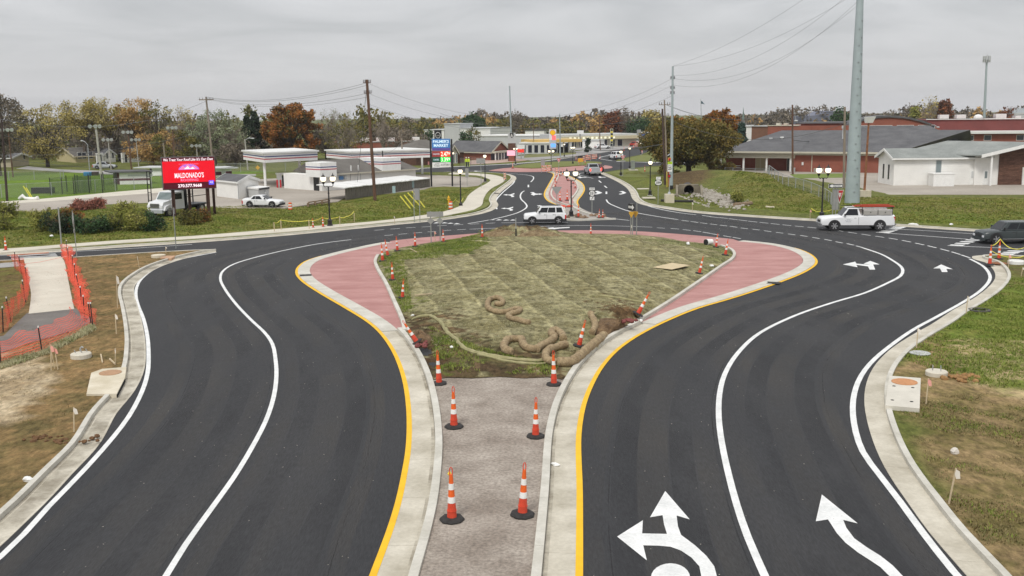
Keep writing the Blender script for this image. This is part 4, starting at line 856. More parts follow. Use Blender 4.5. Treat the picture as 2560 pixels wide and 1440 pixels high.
CL = [(1130, 1300, 1168, 0, 'barrier cone with yellow tag on its loop, nearest on the left of the gravel'), (1306, 1288, 1157, 3, 'barrier cone leaning a little, nearest on the right of the gravel'), (1135, 1068, 966, 0, 'upright barrier cone on the gravel, second row, left side'), (1339, 1092, 993, 1, 'scuffed barrier cone on the gravel, second row, right side'),
      (1098, 960, 876, -2, 'barrier cone at the left end where gravel meets the soil'), (1385, 962, 876, -1, 'dirty barrier cone at the right end where gravel meets the soil, before the straw log'), (1043, 856, 806, -32, 'fallen barrier cone tipped against the left kerb point'), (1447, 866, 800, 14, 'barrier cone leaning right beside the dug soil heap'), (1594, 786, 735, 28, 'steeply leaning barrier cone by the reddish hole in the right'),
      (1006, 745, 697, 5, 'barrier cone on the left slope of the mound, nearest of that row'), (982, 700, 655, -2, 'barrier cone on the left slope, second up the row'), (957, 653, 607, -3, 'barrier cone at the left shoulder of the mound beside the kerb end'), (970, 640, 599, -9, 'cone leaning left just behind the shoulder cone'), (994, 627, 590, -4, 'barrier cone on the back left rim of the mound'), (1038, 616, 580, 0, 'barrier cone on the back rim, left of the paired blank signs'), (1109, 605, 573, -2, 'barrier cone standing against the right post of the paired signs'),
      (1206, 594, 560, -1, 'barrier cone on the back rim just left of the soil piles'), (1477, 588, 558, 0, 'barrier cone on the back rim right of the soil piles'), (1790, 618, 583, 6, 'barrier cone beside the dropped bucket at the back right'), (1813, 638, 597, 9, 'thin leaning cone at the right corner of the mound'), (1748, 684, 640, 12, 'cone leaning right inside the right kerb, near the plywood sheet'),
      (783, 570, 545, -1, 'left cone of the pair by the left twin lamp'), (808, 568, 540, -1, 'right cone of the pair by the left twin lamp'), (15, 627, 590, 0, 'lone barrier cone at far left by the crosswalk ramp'), (2474, 662, 612, 2, 'barrier cone on the far right kerb nose, left one'), (2497, 648, 600, 0, 'barrier cone with caution tape, right one on the far right nose'),
      (1497, 545, 522, 5, 'left cone in the median nose pit'), (1507, 545, 523, 0, 'right cone in the median nose pit'), (1446, 543, 510, 0, 'cone behind the median lamp base')]
for i, (px, pb_, pt_, tl, lb) in enumerate(CL):
 q = GI(px, pb_) if (940 < px < 1840 and 590 < pb_ < 945) else P(px, pb_, .09)
 s = (HZ(q, pt_) - q.z) / 1.33 / max(.8, math.cos(rad(tl)))
 if abs(tl) > 25: s *= 1.1
 rot = (0, rad(tl), R.uniform(0, .7) if abs(tl) < 4 else 0)
 if i == 0: CN.location = q; CN.scale = (s,) * 3; CN['label'] = lb; K0 = True
 else: dup(CN, q, 0, lb, sc=s, rot=rot)
mb = MB(); q = P(1125, 1180, 1.3 * 1.05); mb.ball(P(1124, 1184, 1.25), .045, 6, 4, 1.3, .2); solo('yellow_tag', mb, mat('yellow_plastic', (.8, .62, .05), .5, 0), 'small yellow tag tied to the loop of the nearest left cone', 'tag')
# small far cones on the median
mb_ = None
fl = [(1388, 450, 'far cone on the red median, left row, farthest'), (1390, 458, 'far cone on the red median, left row, second'), (1388, 466, 'far cone on the red median, left row, third'), (1392, 443, 'far cone at the top of the red median, left of the tip'), (1386, 474, 'far cone on the red median, left row, nearest'), (1400, 503, 'left cone of the two side by side low on the red median'), (1418, 501, 'right cone of the two side by side low on the red median'), (1438, 470, 'far cone on the right side of the red median'), (1433, 459, 'far cone on the right side of the red median, upper'), (1420, 452, 'far cone inside the top of the red median'), (1399, 440, 'far cone near the barricade pile, left'), (1406, 438, 'far cone near the barricade pile, right'), (1612, 430, 'small orange cone in the lawn beside the utility cabinet'), (1282, 421, 'little cone left on the far island lawn')]
for px, py, lb in fl:
 q = P(px, py, .06); s = (14 if py < 480 else 24) / PXM(q) / 1.33 * (1 if py < 500 else 1); dup(CN, q, R.uniform(0, 3), lb, sc=s * 1.15, group='cones on the far median')
# ------------------------------------------------------------------ straw logs, netting edge, plywood, bucket
straw = mat('straw_log', (.22, .155, .085), .95, c2=(.38, .29, .17), scale=5, detail=8, bump=.8, bscale=16, fine=.2, fscale=20)
def log(px, r_, lb):
 l = [GI(x, y) for x, y in px]; l2 = smooth(l, .11); pts = []
 for v in l2: pts.append((v.x, v.y, IZ(v.x, v.y) + r_ * .8))
 mb = MB(); rs = [r_ * (1 + .05 * math.sin(i * .9) + R.uniform(-.06, .06) - .12 * (i % 7 == 0)) for i in range(len(pts))]; rs[0] *= .7; rs[-1] *= .7; mb.tube(pts, rs, 10); return solo('straw_log', mb, straw, lb, 'erosion log', 'straw erosion logs on the mound', smooth=True, origin=pts[0])
log([(1238, 764), (1252, 766), (1255, 755), (1243, 749), (1228, 752), (1219, 765), (1225, 778), (1245, 785), (1268, 784), (1288, 778), (1300, 777)], .14, 'upper straw log curled into a spiral near the middle of the mound')
log([(1300, 778), (1292, 786), (1272, 792), (1276, 800), (1300, 806), (1324, 812)], .14, 'short bent straw log lying against the end of the spiral one')
log([(1281, 889), (1264, 882), (1262, 866), (1278, 855), (1300, 855), (1308, 868), (1320, 878), (1340, 881)], .17, 'straw log bent like a hook, lower middle of the mound')
log([(1340, 882), (1352, 872), (1372, 862), (1386, 850), (1378, 838), (1390, 832), (1404, 842), (1408, 854)], .17, 'straw log with a sharp loop next to the hook shaped one')
log([(1416, 868), (1398, 873), (1376, 880), (1364, 894), (1370, 908), (1392, 915)], .17, 'straw log curving behind the dirty right end cone')
log([(1392, 915), (1425, 914), (1450, 898), (1470, 880), (1492, 862), (1510, 845)], .20, 'long straw log laid parallel to the right kerb')
log([(1476, 792), (1484, 805), (1488, 820), (1480, 836)], .16, 'dark straw log sagging beside the dug soil heap')
netedge = mat('rolled_netting', (.27, .25, .12), .95, c2=(.36, .33, .18), scale=3, bump=.6, bscale=14)
def roll(px, r_, lb):
 l2 = smooth([GI(x, y) for x, y in px], .2); pts = [(v.x + R.uniform(-.03, .03), v.y + R.uniform(-.03, .03), IZ(v.x, v.y) + r_ * .6) for v in l2]
 mb = MB(); mb.tube(pts, [r_ * (1 + R.uniform(-.25, .25)) for _ in pts], 7); return solo('netting_roll', mb, netedge, lb, 'netting roll', smooth=True, origin=pts[0])
roll([(1075, 792), (1100, 806), (1115, 828), (1140, 850), (1160, 872), (1190, 885), (1230, 893), (1270, 900), (1330, 905), (1365, 902)], .09, 'twisted edge of netting bunched across the lower left of the mound')
roll([(1195, 888), (1240, 898), (1290, 908), (1340, 912), (1368, 908)], .06, 'second thinner twist of netting below the first')
roll([(1500, 740), (1540, 745), (1580, 752), (1610, 756)], .05, 'ragged fold of netting above the dug soil heap')
roll([(1030, 800), (1050, 793), (1075, 790)], .07, 'ragged end of netting at the left pit')
c = [GI(1632, 670), GI(1680, 660), GI(1725, 669), GI(1680, 678)]; zt = max(v.z for v in c) + .05; mb = MB(); mb.prism([(v.x, v.y) for v in c], zt - .02, zt); solo('plywood_sheet', mb, mat('plywood', (.55, .45, .28), .8, .12, scale=3), 'flat tan plywood sheet lying on the right of the mound', 'plywood sheet')
q = GI(1768, 612); r = thing('bucket', 'tipped white bucket with dark opening on the back rim at right', 'bucket', (q.x, q.y, q.z + .12), rad(30))
mb = MB(); mb.cyl((.45, 0, .08), (-.1, 0, .08), .20, .25, 14); part('bucket_body', mb, whitem, r, smooth=True); mb = MB(); mb.cyl((-.11, 0, .08), (-.16, 0, .08), .23, .23, 14); part('opening', mb, blackm, r)
for px, py, sz, lb in ((1720, 611, .5, 'crumpled white sack left of the tipped bucket'), (1779, 666, .35, 'white scraps by the leaning cone inside the right kerb'), (1032, 789, .22, 'white lump at the left pit edge'), (1129, 869, .25, 'pale scrap on the green patch of the mound'), (1602, 802, .3, 'grey rag by the reddish hole')):
 q = GI(px, py); o = bit(px, py, sz, sz * .6, sz * .5, whitem, lb); o.location = (q.x, q.y, q.z)
q = GI(1583, 803); mb = MB()
for i in range(9): mb.ball((q.x + R.uniform(-.5, .25), q.y + R.uniform(.0, .4), q.z - .02), R.uniform(.07, .16), 6, 4, .7, .35)
solo('concrete_rubble', mb, mat('red_rubble', (.20, .06, .055), .9, .2, scale=5), 'dark red broken concrete lumps in the hole at the right', 'rubble', kind='stuff')
q = P(1038, 862, .2); mb = MB()
for i in range(8): mb.ball((q.x + R.uniform(.1, .5), q.y + R.uniform(-.6, .5), q.z + .05), R.uniform(.06, .14), 6, 4, .7, .35)
solo('concrete_rubble', mb, mat('red_rubble', (.20, .06, .055), .9, .2, scale=5), 'dark red broken lumps beneath the fallen left cone', 'rubble', kind='stuff')
for px, py, px2, py2, lb in ((1026, 624, 1042, 632, 'short pale board on the back left of the mound'), (1037, 740, 1080, 736, 'thin stick on the left slope of the mound')):
 a = GI(px, py); b2 = GI(px2, py2); a.z += .05; b2.z += .05; mb = MB(); mb.tube([a, b2], .04, 4); solo('board', mb, stake, lb, 'board', origin=a)
def heap(px, py, rx, ry, h, m, lb, n=22):
 q = GI(px, py); mb = MB(); vs = []; fs = []; rings = 9
 for j in range(rings + 1):
  f = j / rings
  for i in range(n): a = 2 * math.pi * i / n; w = (1 + .18 * math.sin(3 * a + px) + .10 * math.sin(7 * a)); x, y = rx * w * f * math.cos(a), ry * w * f * math.sin(a); x, y = next((x * t_, y * t_) for t_ in (1, .8, .6, .4, .2, 0) if t_ == 0 or inside(np.array([[q.x + x * t_ * 1.15, q.y + y * t_ * 1.15]]), MPt)[0]); vs.append((q.x + x, q.y + y, IZ(q.x + x, q.y + y) - .05 + h * (1 - f ** 1.6) * (1 + .25 * hash_noise(np.array([x]), np.array([y]), 5)[0]) + R.uniform(-.05, .05) * (1 - f)))
 fs = [(j * n + i, j * n + (i + 1) % n, (j + 1) * n + (i + 1) % n, (j + 1) * n + i) for j in range(rings) for i in range(n)]; mb.add(vs, fs); return solo('soil_heap', mb, m, lb, 'soil heap', origin=q)
soilm = mat('dug_soil', (.13, .085, .045), .98, c2=(.27, .205, .115), scale=3, detail=9, bump=1.0, bscale=9, fine=.25, fscale=14)
heap(1243, 588, 1.6, .8, .42, soilm, 'left of the two brown soil piles on the back rim'); heap(1347, 588, 1.9, .9, .42, soilm, 'right soil pile on the back rim, behind the black post'); heap(1548, 800, 1.5, 1.1, .45, mat('dark_dug_soil', (.085, .05, .026), .98, c2=(.20, .13, .07), scale=3, detail=9, bump=1.0, bscale=9, fine=.3, fscale=14), 'dark brown dug soil heap at the right edge of the mound'); heap(1045, 840, .6, .9, .3, MATS['dark_dug_soil'], 'low dark soil bank beside the fallen cone')
# little grey survey rods along the far rim
mb = MB(); q = GI(1290, 590); r = thing('black_marker_post', 'slim black and white marker post on the back rim between the soil piles', 'marker post', (q.x, q.y, q.z - .1)); h = HZ(q, 545) - q.z + .1
mb.cyl((0, 0, 0), (0, 0, h * .45), .06, n=6); part('lower_post', mb, blackm, r); mb = MB(); mb.cyl((0, 0, h * .45), (0, 0, h), .035, n=6); part('upper_post', mb, galv, r)
# grass and straw tufts as real blades, thick where the ground is green
def tufts(name, px, n, h, cols, lb, zf, wmin=.008, seed=3, prob=None):
 rs = np.random.RandomState(seed); poly = [(p.x, p.y) for p in L2(px)]; X = [p[0] for p in poly]; Y = [p[1] for p in poly]
 pts = np.column_stack([rs.uniform(min(X), max(X), n * 3), rs.uniform(min(Y), max(Y), n * 3)]); pts = pts[inside(pts, poly)]
 k = hash_noise(pts[:, 0], pts[:, 1], 1.4) + hash_noise(pts[:, 1], pts[:, 0], .5); pts = pts[(k + rs.uniform(-.8, .8, len(pts))) > (0 if prob is None else prob)]
 ok = ~inside(pts, RP) if zf is ground_z else np.ones(len(pts), bool); pts = pts[ok][:n]; n = len(pts)
 z = zf(pts[:, 0], pts[:, 1]); B = 5; cen = np.column_stack([pts, z - .01]); cen = np.repeat(cen, B, 0); m = len(cen)
 cen[:, :2] += rs.normal(0, .05, (m, 2)); ang = rs.uniform(0, 6.28, m); hh = h * rs.uniform(.5, 1.3, m); ln = rs.uniform(.3, 1.1, m) * hh; w = wmin * rs.uniform(.8, 1.8, m)
 dx_, dy_ = np.cos(ang), np.sin(ang); V = np.zeros((m, 3, 3)); V[:, 0] = cen; V[:, 1] = cen; V[:, 2] = cen
 V[:, 0, 0] -= dy_ * w; V[:, 0, 1] += dx_ * w; V[:, 1, 0] += dy_ * w; V[:, 1, 1] -= dx_ * w; V[:, 2, 0] += dx_ * ln; V[:, 2, 1] += dy_ * ln; V[:, 2, 2] += hh
 me = bpy.data.meshes.new(name); me.vertices.add(m * 3); me.vertices.foreach_set('co', V.ravel()); me.loops.add(m * 3); me.loops.foreach_set('vertex_index', np.arange(m * 3, dtype=np.int32)); me.polygons.add(m)
 me.polygons.foreach_set('loop_start', np.arange(0, m * 3, 3, dtype=np.int32)); me.update(calc_edges=True); me.validate(); me.materials.append(cols); o = link(name, me); o['kind'] = 'stuff'; o['label'] = lb; o['category'] = 'grass'; return o
gl1 = leafmat('grass_blades', [(.10, .15, .02), (.17, .22, .035), (.26, .27, .07)], .6); gl2 = leafmat('straw_blades', [(.34, .31, .17), (.46, .43, .27), (.20, .22, .08)], .8)
gl3 = leafmat('dry_blades', [(.18, .14, .06), (.24, .19, .09), (.12, .13, .04)], .8)
tufts('grass', [(2250, 900), (2380, 810), (2520, 700), (2700, 690), (2900, 1000), (2700, 1010), (2400, 960)], 15000, .085, gl1, 'green grass growing on the right verge', ground_z, .013, 3, -.2)
tufts('grass', [(2240, 1020), (2420, 990), (2800, 1000), (2900, 1500), (2530, 1445), (2380, 1270)], 14000, .06, gl3, 'thin straw coloured grass on the lower right verge', ground_z, .010, 4, .45)
tufts('grass', [(2260, 1040), (2420, 1000), (2800, 1020), (2900, 1500), (2530, 1445), (2380, 1270)], 6000, .07, gl1, 'scattered green patches on the lower right verge', ground_z, .012, 14, .85)
tufts('grass', [(-250, 650), (520, 630), (320, 700), (290, 740), (305, 920), (220, 1020), (-100, 1360), (-500, 1300)], 14000, .05, gl3, 'sparse dry grass on the left dirt', ground_z, .010, 5, .4)
tufts('grass', [(950, 645), (1200, 592), (1790, 612), (1830, 650), (1600, 790), (1480, 890), (1100, 890), (1000, 770)], 15000, .05, gl2, 'straw poking through the erosion netting', island_z, .009, 6, .1)
tufts('grass', [(950, 650), (1200, 590), (1230, 620), (1150, 660), (1010, 660), (1030, 780), (1010, 790)], 9000, .09, gl1, 'green grass along the back left of the mound', island_z, .014, 7, -.2)
tufts('grass', [(1070, 830), (1110, 850), (1250, 905), (1400, 925), (1380, 945), (1100, 945)], 2200, .09, gl1, 'green weeds along the front of the mound', island_z, .012, 8, .0)
lw = leafmat('lawn_blades', [(.11, .16, .02), (.18, .21, .035), (.28, .25, .08)], .25)
tufts('grass', [(-200, 632), (0, 622), (480, 590), (935, 552), (1100, 528), (1180, 475), (1080, 478), (850, 508), (500, 520), (0, 530), (-300, 560)], 30000, .10, lw, 'rough lawn between the pavement and the market', ground_z, .035, 9, -.4)
tufts('grass', [(1530, 436), (1640, 440), (1700, 490), (1870, 525), (2100, 545), (2700, 585), (2700, 500), (2150, 495), (2030, 495), (1900, 450), (1860, 450), (1790, 490), (1680, 480), (1600, 430)], 30000, .10, lw, 'lawn on the bank and beside the street at right', ground_z, .035, 10, -.4)
# weeds and rubbly edge at the foot of the tarmac end
tufts('grass', [(0, 905), (235, 815), (240, 830), (120, 890), (0, 930)], 2500, .12, gl2, 'dry weeds along the edge of the tarmac end', ground_z, .012, 12, -.5)
# ------------------------------------------------------------------ vehicles
glass = mat('dark_glass', (.012, .014, .017), .12, 0, spec=.35); chrome = mat('chrome', (.55, .55, .56), .25, 0, metal=.8); tyre = mat('tyre', (.022, .022, .023), .85, .2, scale=8)
wpaint = mat('white_car_paint', (.74, .75, .76), .25, .02, scale=1); dgpaint = mat('grey_car_paint', (.05, .06, .062), .22, .05, scale=1); silver = mat('silver_car_paint', (.38, .40, .42), .3, .04)
plast = mat('black_plastic', (.025, .025, .027), .6, 0); redl = mat('tail_light', (.55, .02, .02), .3, 0); redlit = mat('lit_brake_light', (.8, .05, .03), .3, 0, emit=(1, .06, .04), es=2.2); lampm = mat('headlight', (.75, .76, .78), .15, 0); amber = mat('amber_light', (.8, .35, .03), .3, 0, emit=(1, .5, .1), es=1.5)
rimm = mat('alloy_rim', (.42, .42, .43), .3, 0, metal=.5); alum = mat('bare_aluminium', (.50, .48, .44), .4, .08, scale=3, metal=.4)
def wheel(par, x, y, r, w=.24, sp=5):
 s = 1 if y > 0 else -1
 mb = MB(); mb.cyl((x, y, r), (x, y - s * w, r), r, n=18); o = part('wheel', mb, tyre, par)
 mb = MB(); mb.cyl((x, y - s * .02, r), (x, y + s * .006, r), r * .66, r * .60, n=16); part('rim', mb, blackm if sp else chrome, o)
 mb = MB()
 for k in range(sp):
  t = 2 * math.pi * k / sp; c, q = math.cos(t), math.sin(t); a = r * .075
  mb.add([(x - q * a, y + s * .012, r + c * a), (x + q * a, y + s * .012, r - c * a), (x + c * r * .62 + q * a * 1.5, y + s * .02, r + q * r * .62 - c * a * 1.5), (x + c * r * .62 - q * a * 1.5, y + s * .02, r + q * r * .62 + c * a * 1.5)], [(0, 1, 2, 3)])
 mb.cyl((x, y, r), (x, y + s * .025, r), r * .16, n=8)
 mb.lathe([(0.01, 0)], 3) if False else None
 part('spokes', mb, rimm, o)
def car(name, label, cat, loc, rz, L, Wd, st, cab, wheels, wr, paint, wins, zb=.28, trim=plast, tail=redl, group=None, belt=None, sp=5, rough=None, crown=.04):
 # st: list of (x, ztop, halfwidth factor) front to rear; cab: (front base x, front roof x, rear roof x, rear base x, z base, z roof)
 r = thing(name, label, cat, loc, rz, group); h = Wd / 2; vs = []; n = len(st)
 for x, zt, f in st:
  w = h * f; zm = zb + (zt - zb) * .45
  half = [(w * .86, zb), (w * .985, zb + .07), (w, zm), (w * .965, zt - .09), (w * .88, zt - .02), (w * .55, zt + crown * .6), (0, zt + crown)]
  vs += [(x, a, z) for a, z in half] + [(x, -a, z) for a, z in reversed(half[:-1])]
 k = 13; fs = [(i * k + j, (i + 1) * k + j, (i + 1) * k + (j + 1) % k, i * k + (j + 1) % k) for i in range(n - 1) for j in range(k)] + [tuple(range(k)), tuple(range((n - 1) * k, n * k))[::-1]]
 mb = MB(); mb.add(vs, fs); o = part('body', mb, paint, r, smooth=True); fixnormals(o)
 xb0, xr0, xr1, xb1, z0, z1 = cab; wb, wt = h * .925, h * .74; z0 -= .04
 B = [(xb0, wb, z0), (xb0, -wb, z0), (xb1, -wb, z0), (xb1, wb, z0)]; T = [(xr0, wt, z1), (xr0, -wt, z1), (xr1, -wt, z1), (xr1, wt, z1)]
 bm = bmesh.new(); bv = [bm.verts.new(v) for v in B + T]
 for f in [(0, 1, 2, 3), (7, 6, 5, 4), (0, 4, 5, 1), (1, 5, 6, 2), (2, 6, 7, 3), (3, 7, 4, 0)]: bm.faces.new([bv[i] for i in f])
 bmesh.ops.bevel(bm, geom=[e for e in bm.edges], offset=.055, segments=3, affect='EDGES'); bmesh.ops.recalc_face_normals(bm, faces=bm.faces)
 me = bpy.data.meshes.new('cabin'); bm.to_mesh(me); bm.free(); me.materials.append(paint); me.polygons.foreach_set('use_smooth', [True] * len(me.polygons))
 try: me.set_sharp_from_angle(angle=rad(40))
 except Exception: pass
 link('cabin', me, r)
 def side(u, v, s, e=.012):
  xb = xb0 + (xb1 - xb0) * u; xt = xr0 + (xr1 - xr0) * u; return (xb + (xt - xb) * v, s * (wb + (wt - wb) * v + e), z0 + (z1 - z0) * v)
 for s in (1, -1):
  for u0, u1 in wins:
   mb = MB(); mb.add([side(u0, .18, s), side(u1, .18, s), side(u1, .88, s), side(u0, .88, s)], [(0, 1, 2, 3)]); part('side_window', mb, glass, r)
 mb = MB(); e = .014
 def fr(u, v, x0, x1, d): return (x0 + (x1 - x0) * v + d, (wb + (wt - wb) * v) * u, z0 + (z1 - z0) * v + .01)
 mb.add([fr(.86, .10, xb0, xr0, e), fr(-.86, .10, xb0, xr0, e), fr(-.86, .92, xb0, xr0, e), fr(.86, .92, xb0, xr0, e)], [(0, 1, 2, 3)]); part('windscreen', mb, glass, r)
 mb = MB(); mb.add([fr(.84, .22, xb1, xr1, -e), fr(-.84, .22, xb1, xr1, -e), fr(-.84, .88, xb1, xr1, -e), fr(.84, .88, xb1, xr1, -e)], [(0, 1, 2, 3)]); part('rear_window', mb, glass, r)
 for x in wheels:
  for s in (1, -1):
   mb = MB(); m_ = 14; rr = wr * 1.2; pts = [(x + rr * math.cos(math.pi * i / m_), wr + rr * math.sin(math.pi * i / m_)) for i in range(m_ + 1)]; pts = [(x + rr, zb - .02)] + pts + [(x - rr, zb - .02)]
   mb.xprism(pts, s * (h - .16), s * (h + .008)); part('wheel_arch', mb, plast, r); wheel(r, x, s * (h + .015), wr, sp=sp)
 x0, x1 = st[0][0], st[-1][0]; hb = h * .9
 mb = MB(); mb.box(x0 - .10, x0 + .06, -hb, hb, zb - .04, zb + .20); part('front_bumper', mb, trim, r)
 mb = MB(); mb.box(x1 - .06, x1 + .10, -hb, hb, zb - .04, zb + .20); part('rear_bumper', mb, trim, r)
 zt0 = st[0][1]; zt1 = st[-1][1]
 mb = MB(); mb.box(x0 - .02, x0 + .025, -h * .5, h * .5, zb + .26, zt0 - .10); part('grille', mb, plast, r)
 for s in (1, -1):
  mb = MB(); mb.box(x0 - .12, x0 + .03, s * h * .58, s * h * .86, zt0 - .30, zt0 - .12) if s > 0 else mb.box(x0 - .12, x0 + .03, -h * .86, -h * .58, zt0 - .30, zt0 - .12); part('headlight', mb, lampm, r)
  mb = MB(); ya, yb = sorted((s * h * .80, s * h * .975)); mb.box(x1 - .03, x1 + .10, ya, yb, zt1 - .48, zt1 - .12); part('tail_light', mb, tail, r)
  mb = MB(); ya, yb = sorted((s * (wb + .02), s * (wb + .20))); mb.box(xb0 - .32, xb0 - .22, ya, yb, z0 + .10, z0 + .26); part('wing_mirror', mb, plast, r)
  for u0, u1 in wins[:2]:
   p_ = side((u0 + u1) / 2 + (u1 - u0) * .28, 0, s, .03); mb = MB(); mb.box(p_[0] - .09, p_[0] + .09, p_[1] - .02, p_[1] + .02, z0 - .12, z0 - .08); part('door_handle', mb, trim if trim is chrome else plast, r)
   q = side(u1, 0, s); mb = MB(); yy = s * (h + .004); mb.box(q[0] - .008, q[0] + .008, min(yy, yy - s * .06), max(yy, yy - s * .06), zb + .12, z0 - .02); part('door_seam', mb, plast, r)
 mb = MB(); ya = h * .9; mb.box(wheels[1] + wr * 1.25, wheels[0] - wr * 1.25, -h * .99, h * .99, zb - .03, zb + .05); part('sill', mb, plast, r)
 return r
def sizeat(px, py, L): return P(px, py, 0)
# white compact off-roader heading left on the ring road
q = P(1362, 559)
jeep = car('off_road_car', 'white boxy compact off-roader crossing in front of the red median', 'car', (q.x, q.y, 0), rad(181), 3.9, 1.72,
 [(1.92, .82, .86), (1.82, .93, .95), (1.0, 1.02, 1), (.55, 1.04, 1), (-1.6, 1.06, 1), (-1.84, 1.04, .97), (-1.90, .98, .93)], (.82, .42, -1.62, -1.84, 1.03, 1.62), (1.18, -1.22), .36, wpaint, [(.07, .36), (.38, .66), (.70, .93)], zb=.30)
mb = MB(); mb.box(-1.5, .3, .52, .56, 1.66, 1.70); mb.box(-1.5, .3, -.56, -.52, 1.66, 1.70); part('roof_rails', mb, plast, jeep); mb = MB(); mb.box(-1.92, 1.94, -.872, .872, .27, .50); part('lower_cladding', mb, plast, jeep)
# work pickup with ladders
q = P(2137, 574)
pk = car('pickup_truck', 'white work pickup with toolboxes and red ladders on a black rack', 'pickup truck', (q.x, q.y, 0), rad(176), 6.1, 2.0,
 [(3.02, .98, .88), (2.86, 1.12, .95), (1.6, 1.22, 1), (1.2, 1.24, 1), (-.15, 1.25, 1), (-.2, 1.30, 1), (-2.92, 1.32, 1), (-2.98, 1.30, .98)], (1.40, .80, -.02, -.25, 1.22, 1.92), (1.95, -1.78), .43, wpaint, [(.10, .86)], zb=.42, trim=chrome, sp=6)
for x0 in (-.42, -1.62):
 for s in (1, -1):
  mb = MB(); ya, yb = sorted((s * .52, s * .96)); mb.box(x0 - 1.12, x0, ya, yb, 1.34, 1.74); tb = part('toolbox', mb, alum, pk); mb = MB(); yy = s * .965; mb.box(x0 - .60, x0 - .52, min(yy, yy + s * .012), max(yy, yy + s * .012), 1.52, 1.60); part('latch', mb, blackm, tb)
  mb = MB(); mb.box(x0 - 1.13, x0 + .01, ya - .01, yb + .01, 1.735, 1.765); part('toolbox_lid', mb, whitem, tb)
mb = MB()
for x in (-.3, -2.78):
 for s in (.9, -.9): mb.cyl((x, s, 1.3), (x, s, 1.98), .028, n=6)
 mb.cyl((x, -.92, 1.98), (x, .92, 1.98), .028, n=6)
for s in (.9, -.9): mb.cyl((1.0, s, 1.97), (-2.9, s, 1.98), .028, n=6)
for s in (.9, -.9): mb.cyl((-2.4, s, 1.6), (-2.78, s, 1.96), .02, n=5)
part('ladder_rack', mb, blackm, pk)
lad = mat('red_fibreglass_ladder', (.42, .06, .03), .5, .1, scale=5)
for i, (y0, z0, x0, x1) in enumerate(((-.62, 2.0, -.1, -2.9), (-.10, 2.0, .3, -2.85), (.42, 2.0, -.2, -2.95), (.2, 2.10, -.3, -2.6))):
 r = thing('ladder', ['red ladder on the near side of the pickup rack', 'red ladder in the middle of the pickup rack', 'red ladder on the far side of the pickup rack', 'topmost red ladder stacked on the pickup rack'][i], 'ladder', pk.location, rad(176), 'ladders on the pickup')
 mb = MB(); mb.box(x1, x0, y0, y0 + .05, z0, z0 + .08); part('ladder_rail', mb, lad, r); mb = MB(); mb.box(x1, x0, y0 + .38, y0 + .43, z0, z0 + .08); part('ladder_rail', mb, lad, r); mb = MB(); x = x1 + .15
 while x < x0: mb.cyl((x, y0 + .05, z0 + .04), (x, y0 + .38, z0 + .04), .018, n=5); x += .3
 part('rungs', mb, alum, r)
txm = mat('grey_door_lettering', (.22, .25, .30), .6, 0)
for z, w in ((.98, .30), (.87, .52), (.78, .42)): o = text('ELECTRIC' if z == .87 else 'SERVICE', w, .05, txm, pk, .82, 1.004, z, 'door_lettering', rotz=math.pi)
mb = MB(); mb.box(-3.42, -3.0, -.06, .06, .40, .48); mb.box(-3.12, -2.98, -.8, .8, .42, .60); part('tow_bar', mb, chrome, pk)
# dark wagon at the right edge
q = P(2522, 606)
fx = car('wagon', 'dark grey boxy wagon waiting at the yield line by the right edge', 'car', (q.x, q.y, 0), rad(181), 5.1, 1.95,
 [(2.35, .78, .88), (2.2, .92, .95), (1.2, 1.0, 1), (.9, 1.02, 1), (-2.3, 1.05, 1), (-2.46, 1.02, .97)], (1.15, .55, -2.2, -2.42, 1.02, 1.62), (1.45, -1.55), .40, dgpaint, [(.10, .33), (.35, .62), (.64, .92)], zb=.30, trim=dgpaint)
mb = MB(); mb.box(-1.0, 1.0, .975, .995, .36, .41); part('chrome_strip', mb, chrome, fx)
# white coupe in the market lot
q = P(660, 520)
cp = car('coupe', 'white muscle coupe parked alone on the market lot', 'car', (q.x, q.y, .12), rad(-10), 4.6, 1.85,
 [(2.2, .66, .86), (2.05, .78, .95), (1.0, .88, 1), (.6, .92, 1), (-1.2, .98, 1), (-2.1, 1.0, .97), (-2.24, .92, .93)], (.82, .02, -.95, -1.65, .90, 1.36), (1.38, -1.32), .35, wpaint, [(.22, .60), (.62, .84)], zb=.26)
cp.scale = (.97,) * 3
# pickup with brake lights going away on the approach
q = P(1481, 437)
pk2 = car('pickup_truck', 'white pickup seen from behind with brake lights on, entering the far roundabout', 'pickup truck', (q.x, q.y, 0), rad(97), 5.4, 2.0,
 [(2.7, 1.0, .9), (2.5, 1.15, 1), (1.1, 1.22, 1), (-1.0, 1.25, 1), (-2.7, 1.25, 1)], (1.1, .5, -.7, -1.0, 1.22, 1.85), (1.7, -1.7), .40, silver, [(.1, .5), (.52, .9)], zb=.42, trim=chrome, tail=redlit)
q = P(1495, 430); c3 = car('hatchback', 'dark red hatchback just beyond the braking pickup', 'car', (q.x, q.y, 0), rad(80), 4.2, 1.75, [(2.0, .8, .9), (1.0, .95, 1), (-1.9, 1.0, 1), (-2.05, .95, .95)], (.8, .3, -1.6, -1.95, .95, 1.45), (1.2, -1.2), .33, mat('dark_red_paint', (.13, .02, .02), .3, 0), [(.1, .45), (.5, .9)], tail=redlit)
q = P(1539, 398); c4 = car('off_road_car', 'white and black off-roader driving up the far street', 'car', (q.x, q.y, 0), rad(110), 4.4, 1.9, [(2.1, .9, .9), (1.0, 1.02, 1), (-2.0, 1.05, 1), (-2.15, 1.0, .95)], (.8, .4, -1.8, -2.0, 1.02, 1.75), (1.3, -1.3), .38, wpaint, [(.1, .45), (.5, .9)], tail=redl)
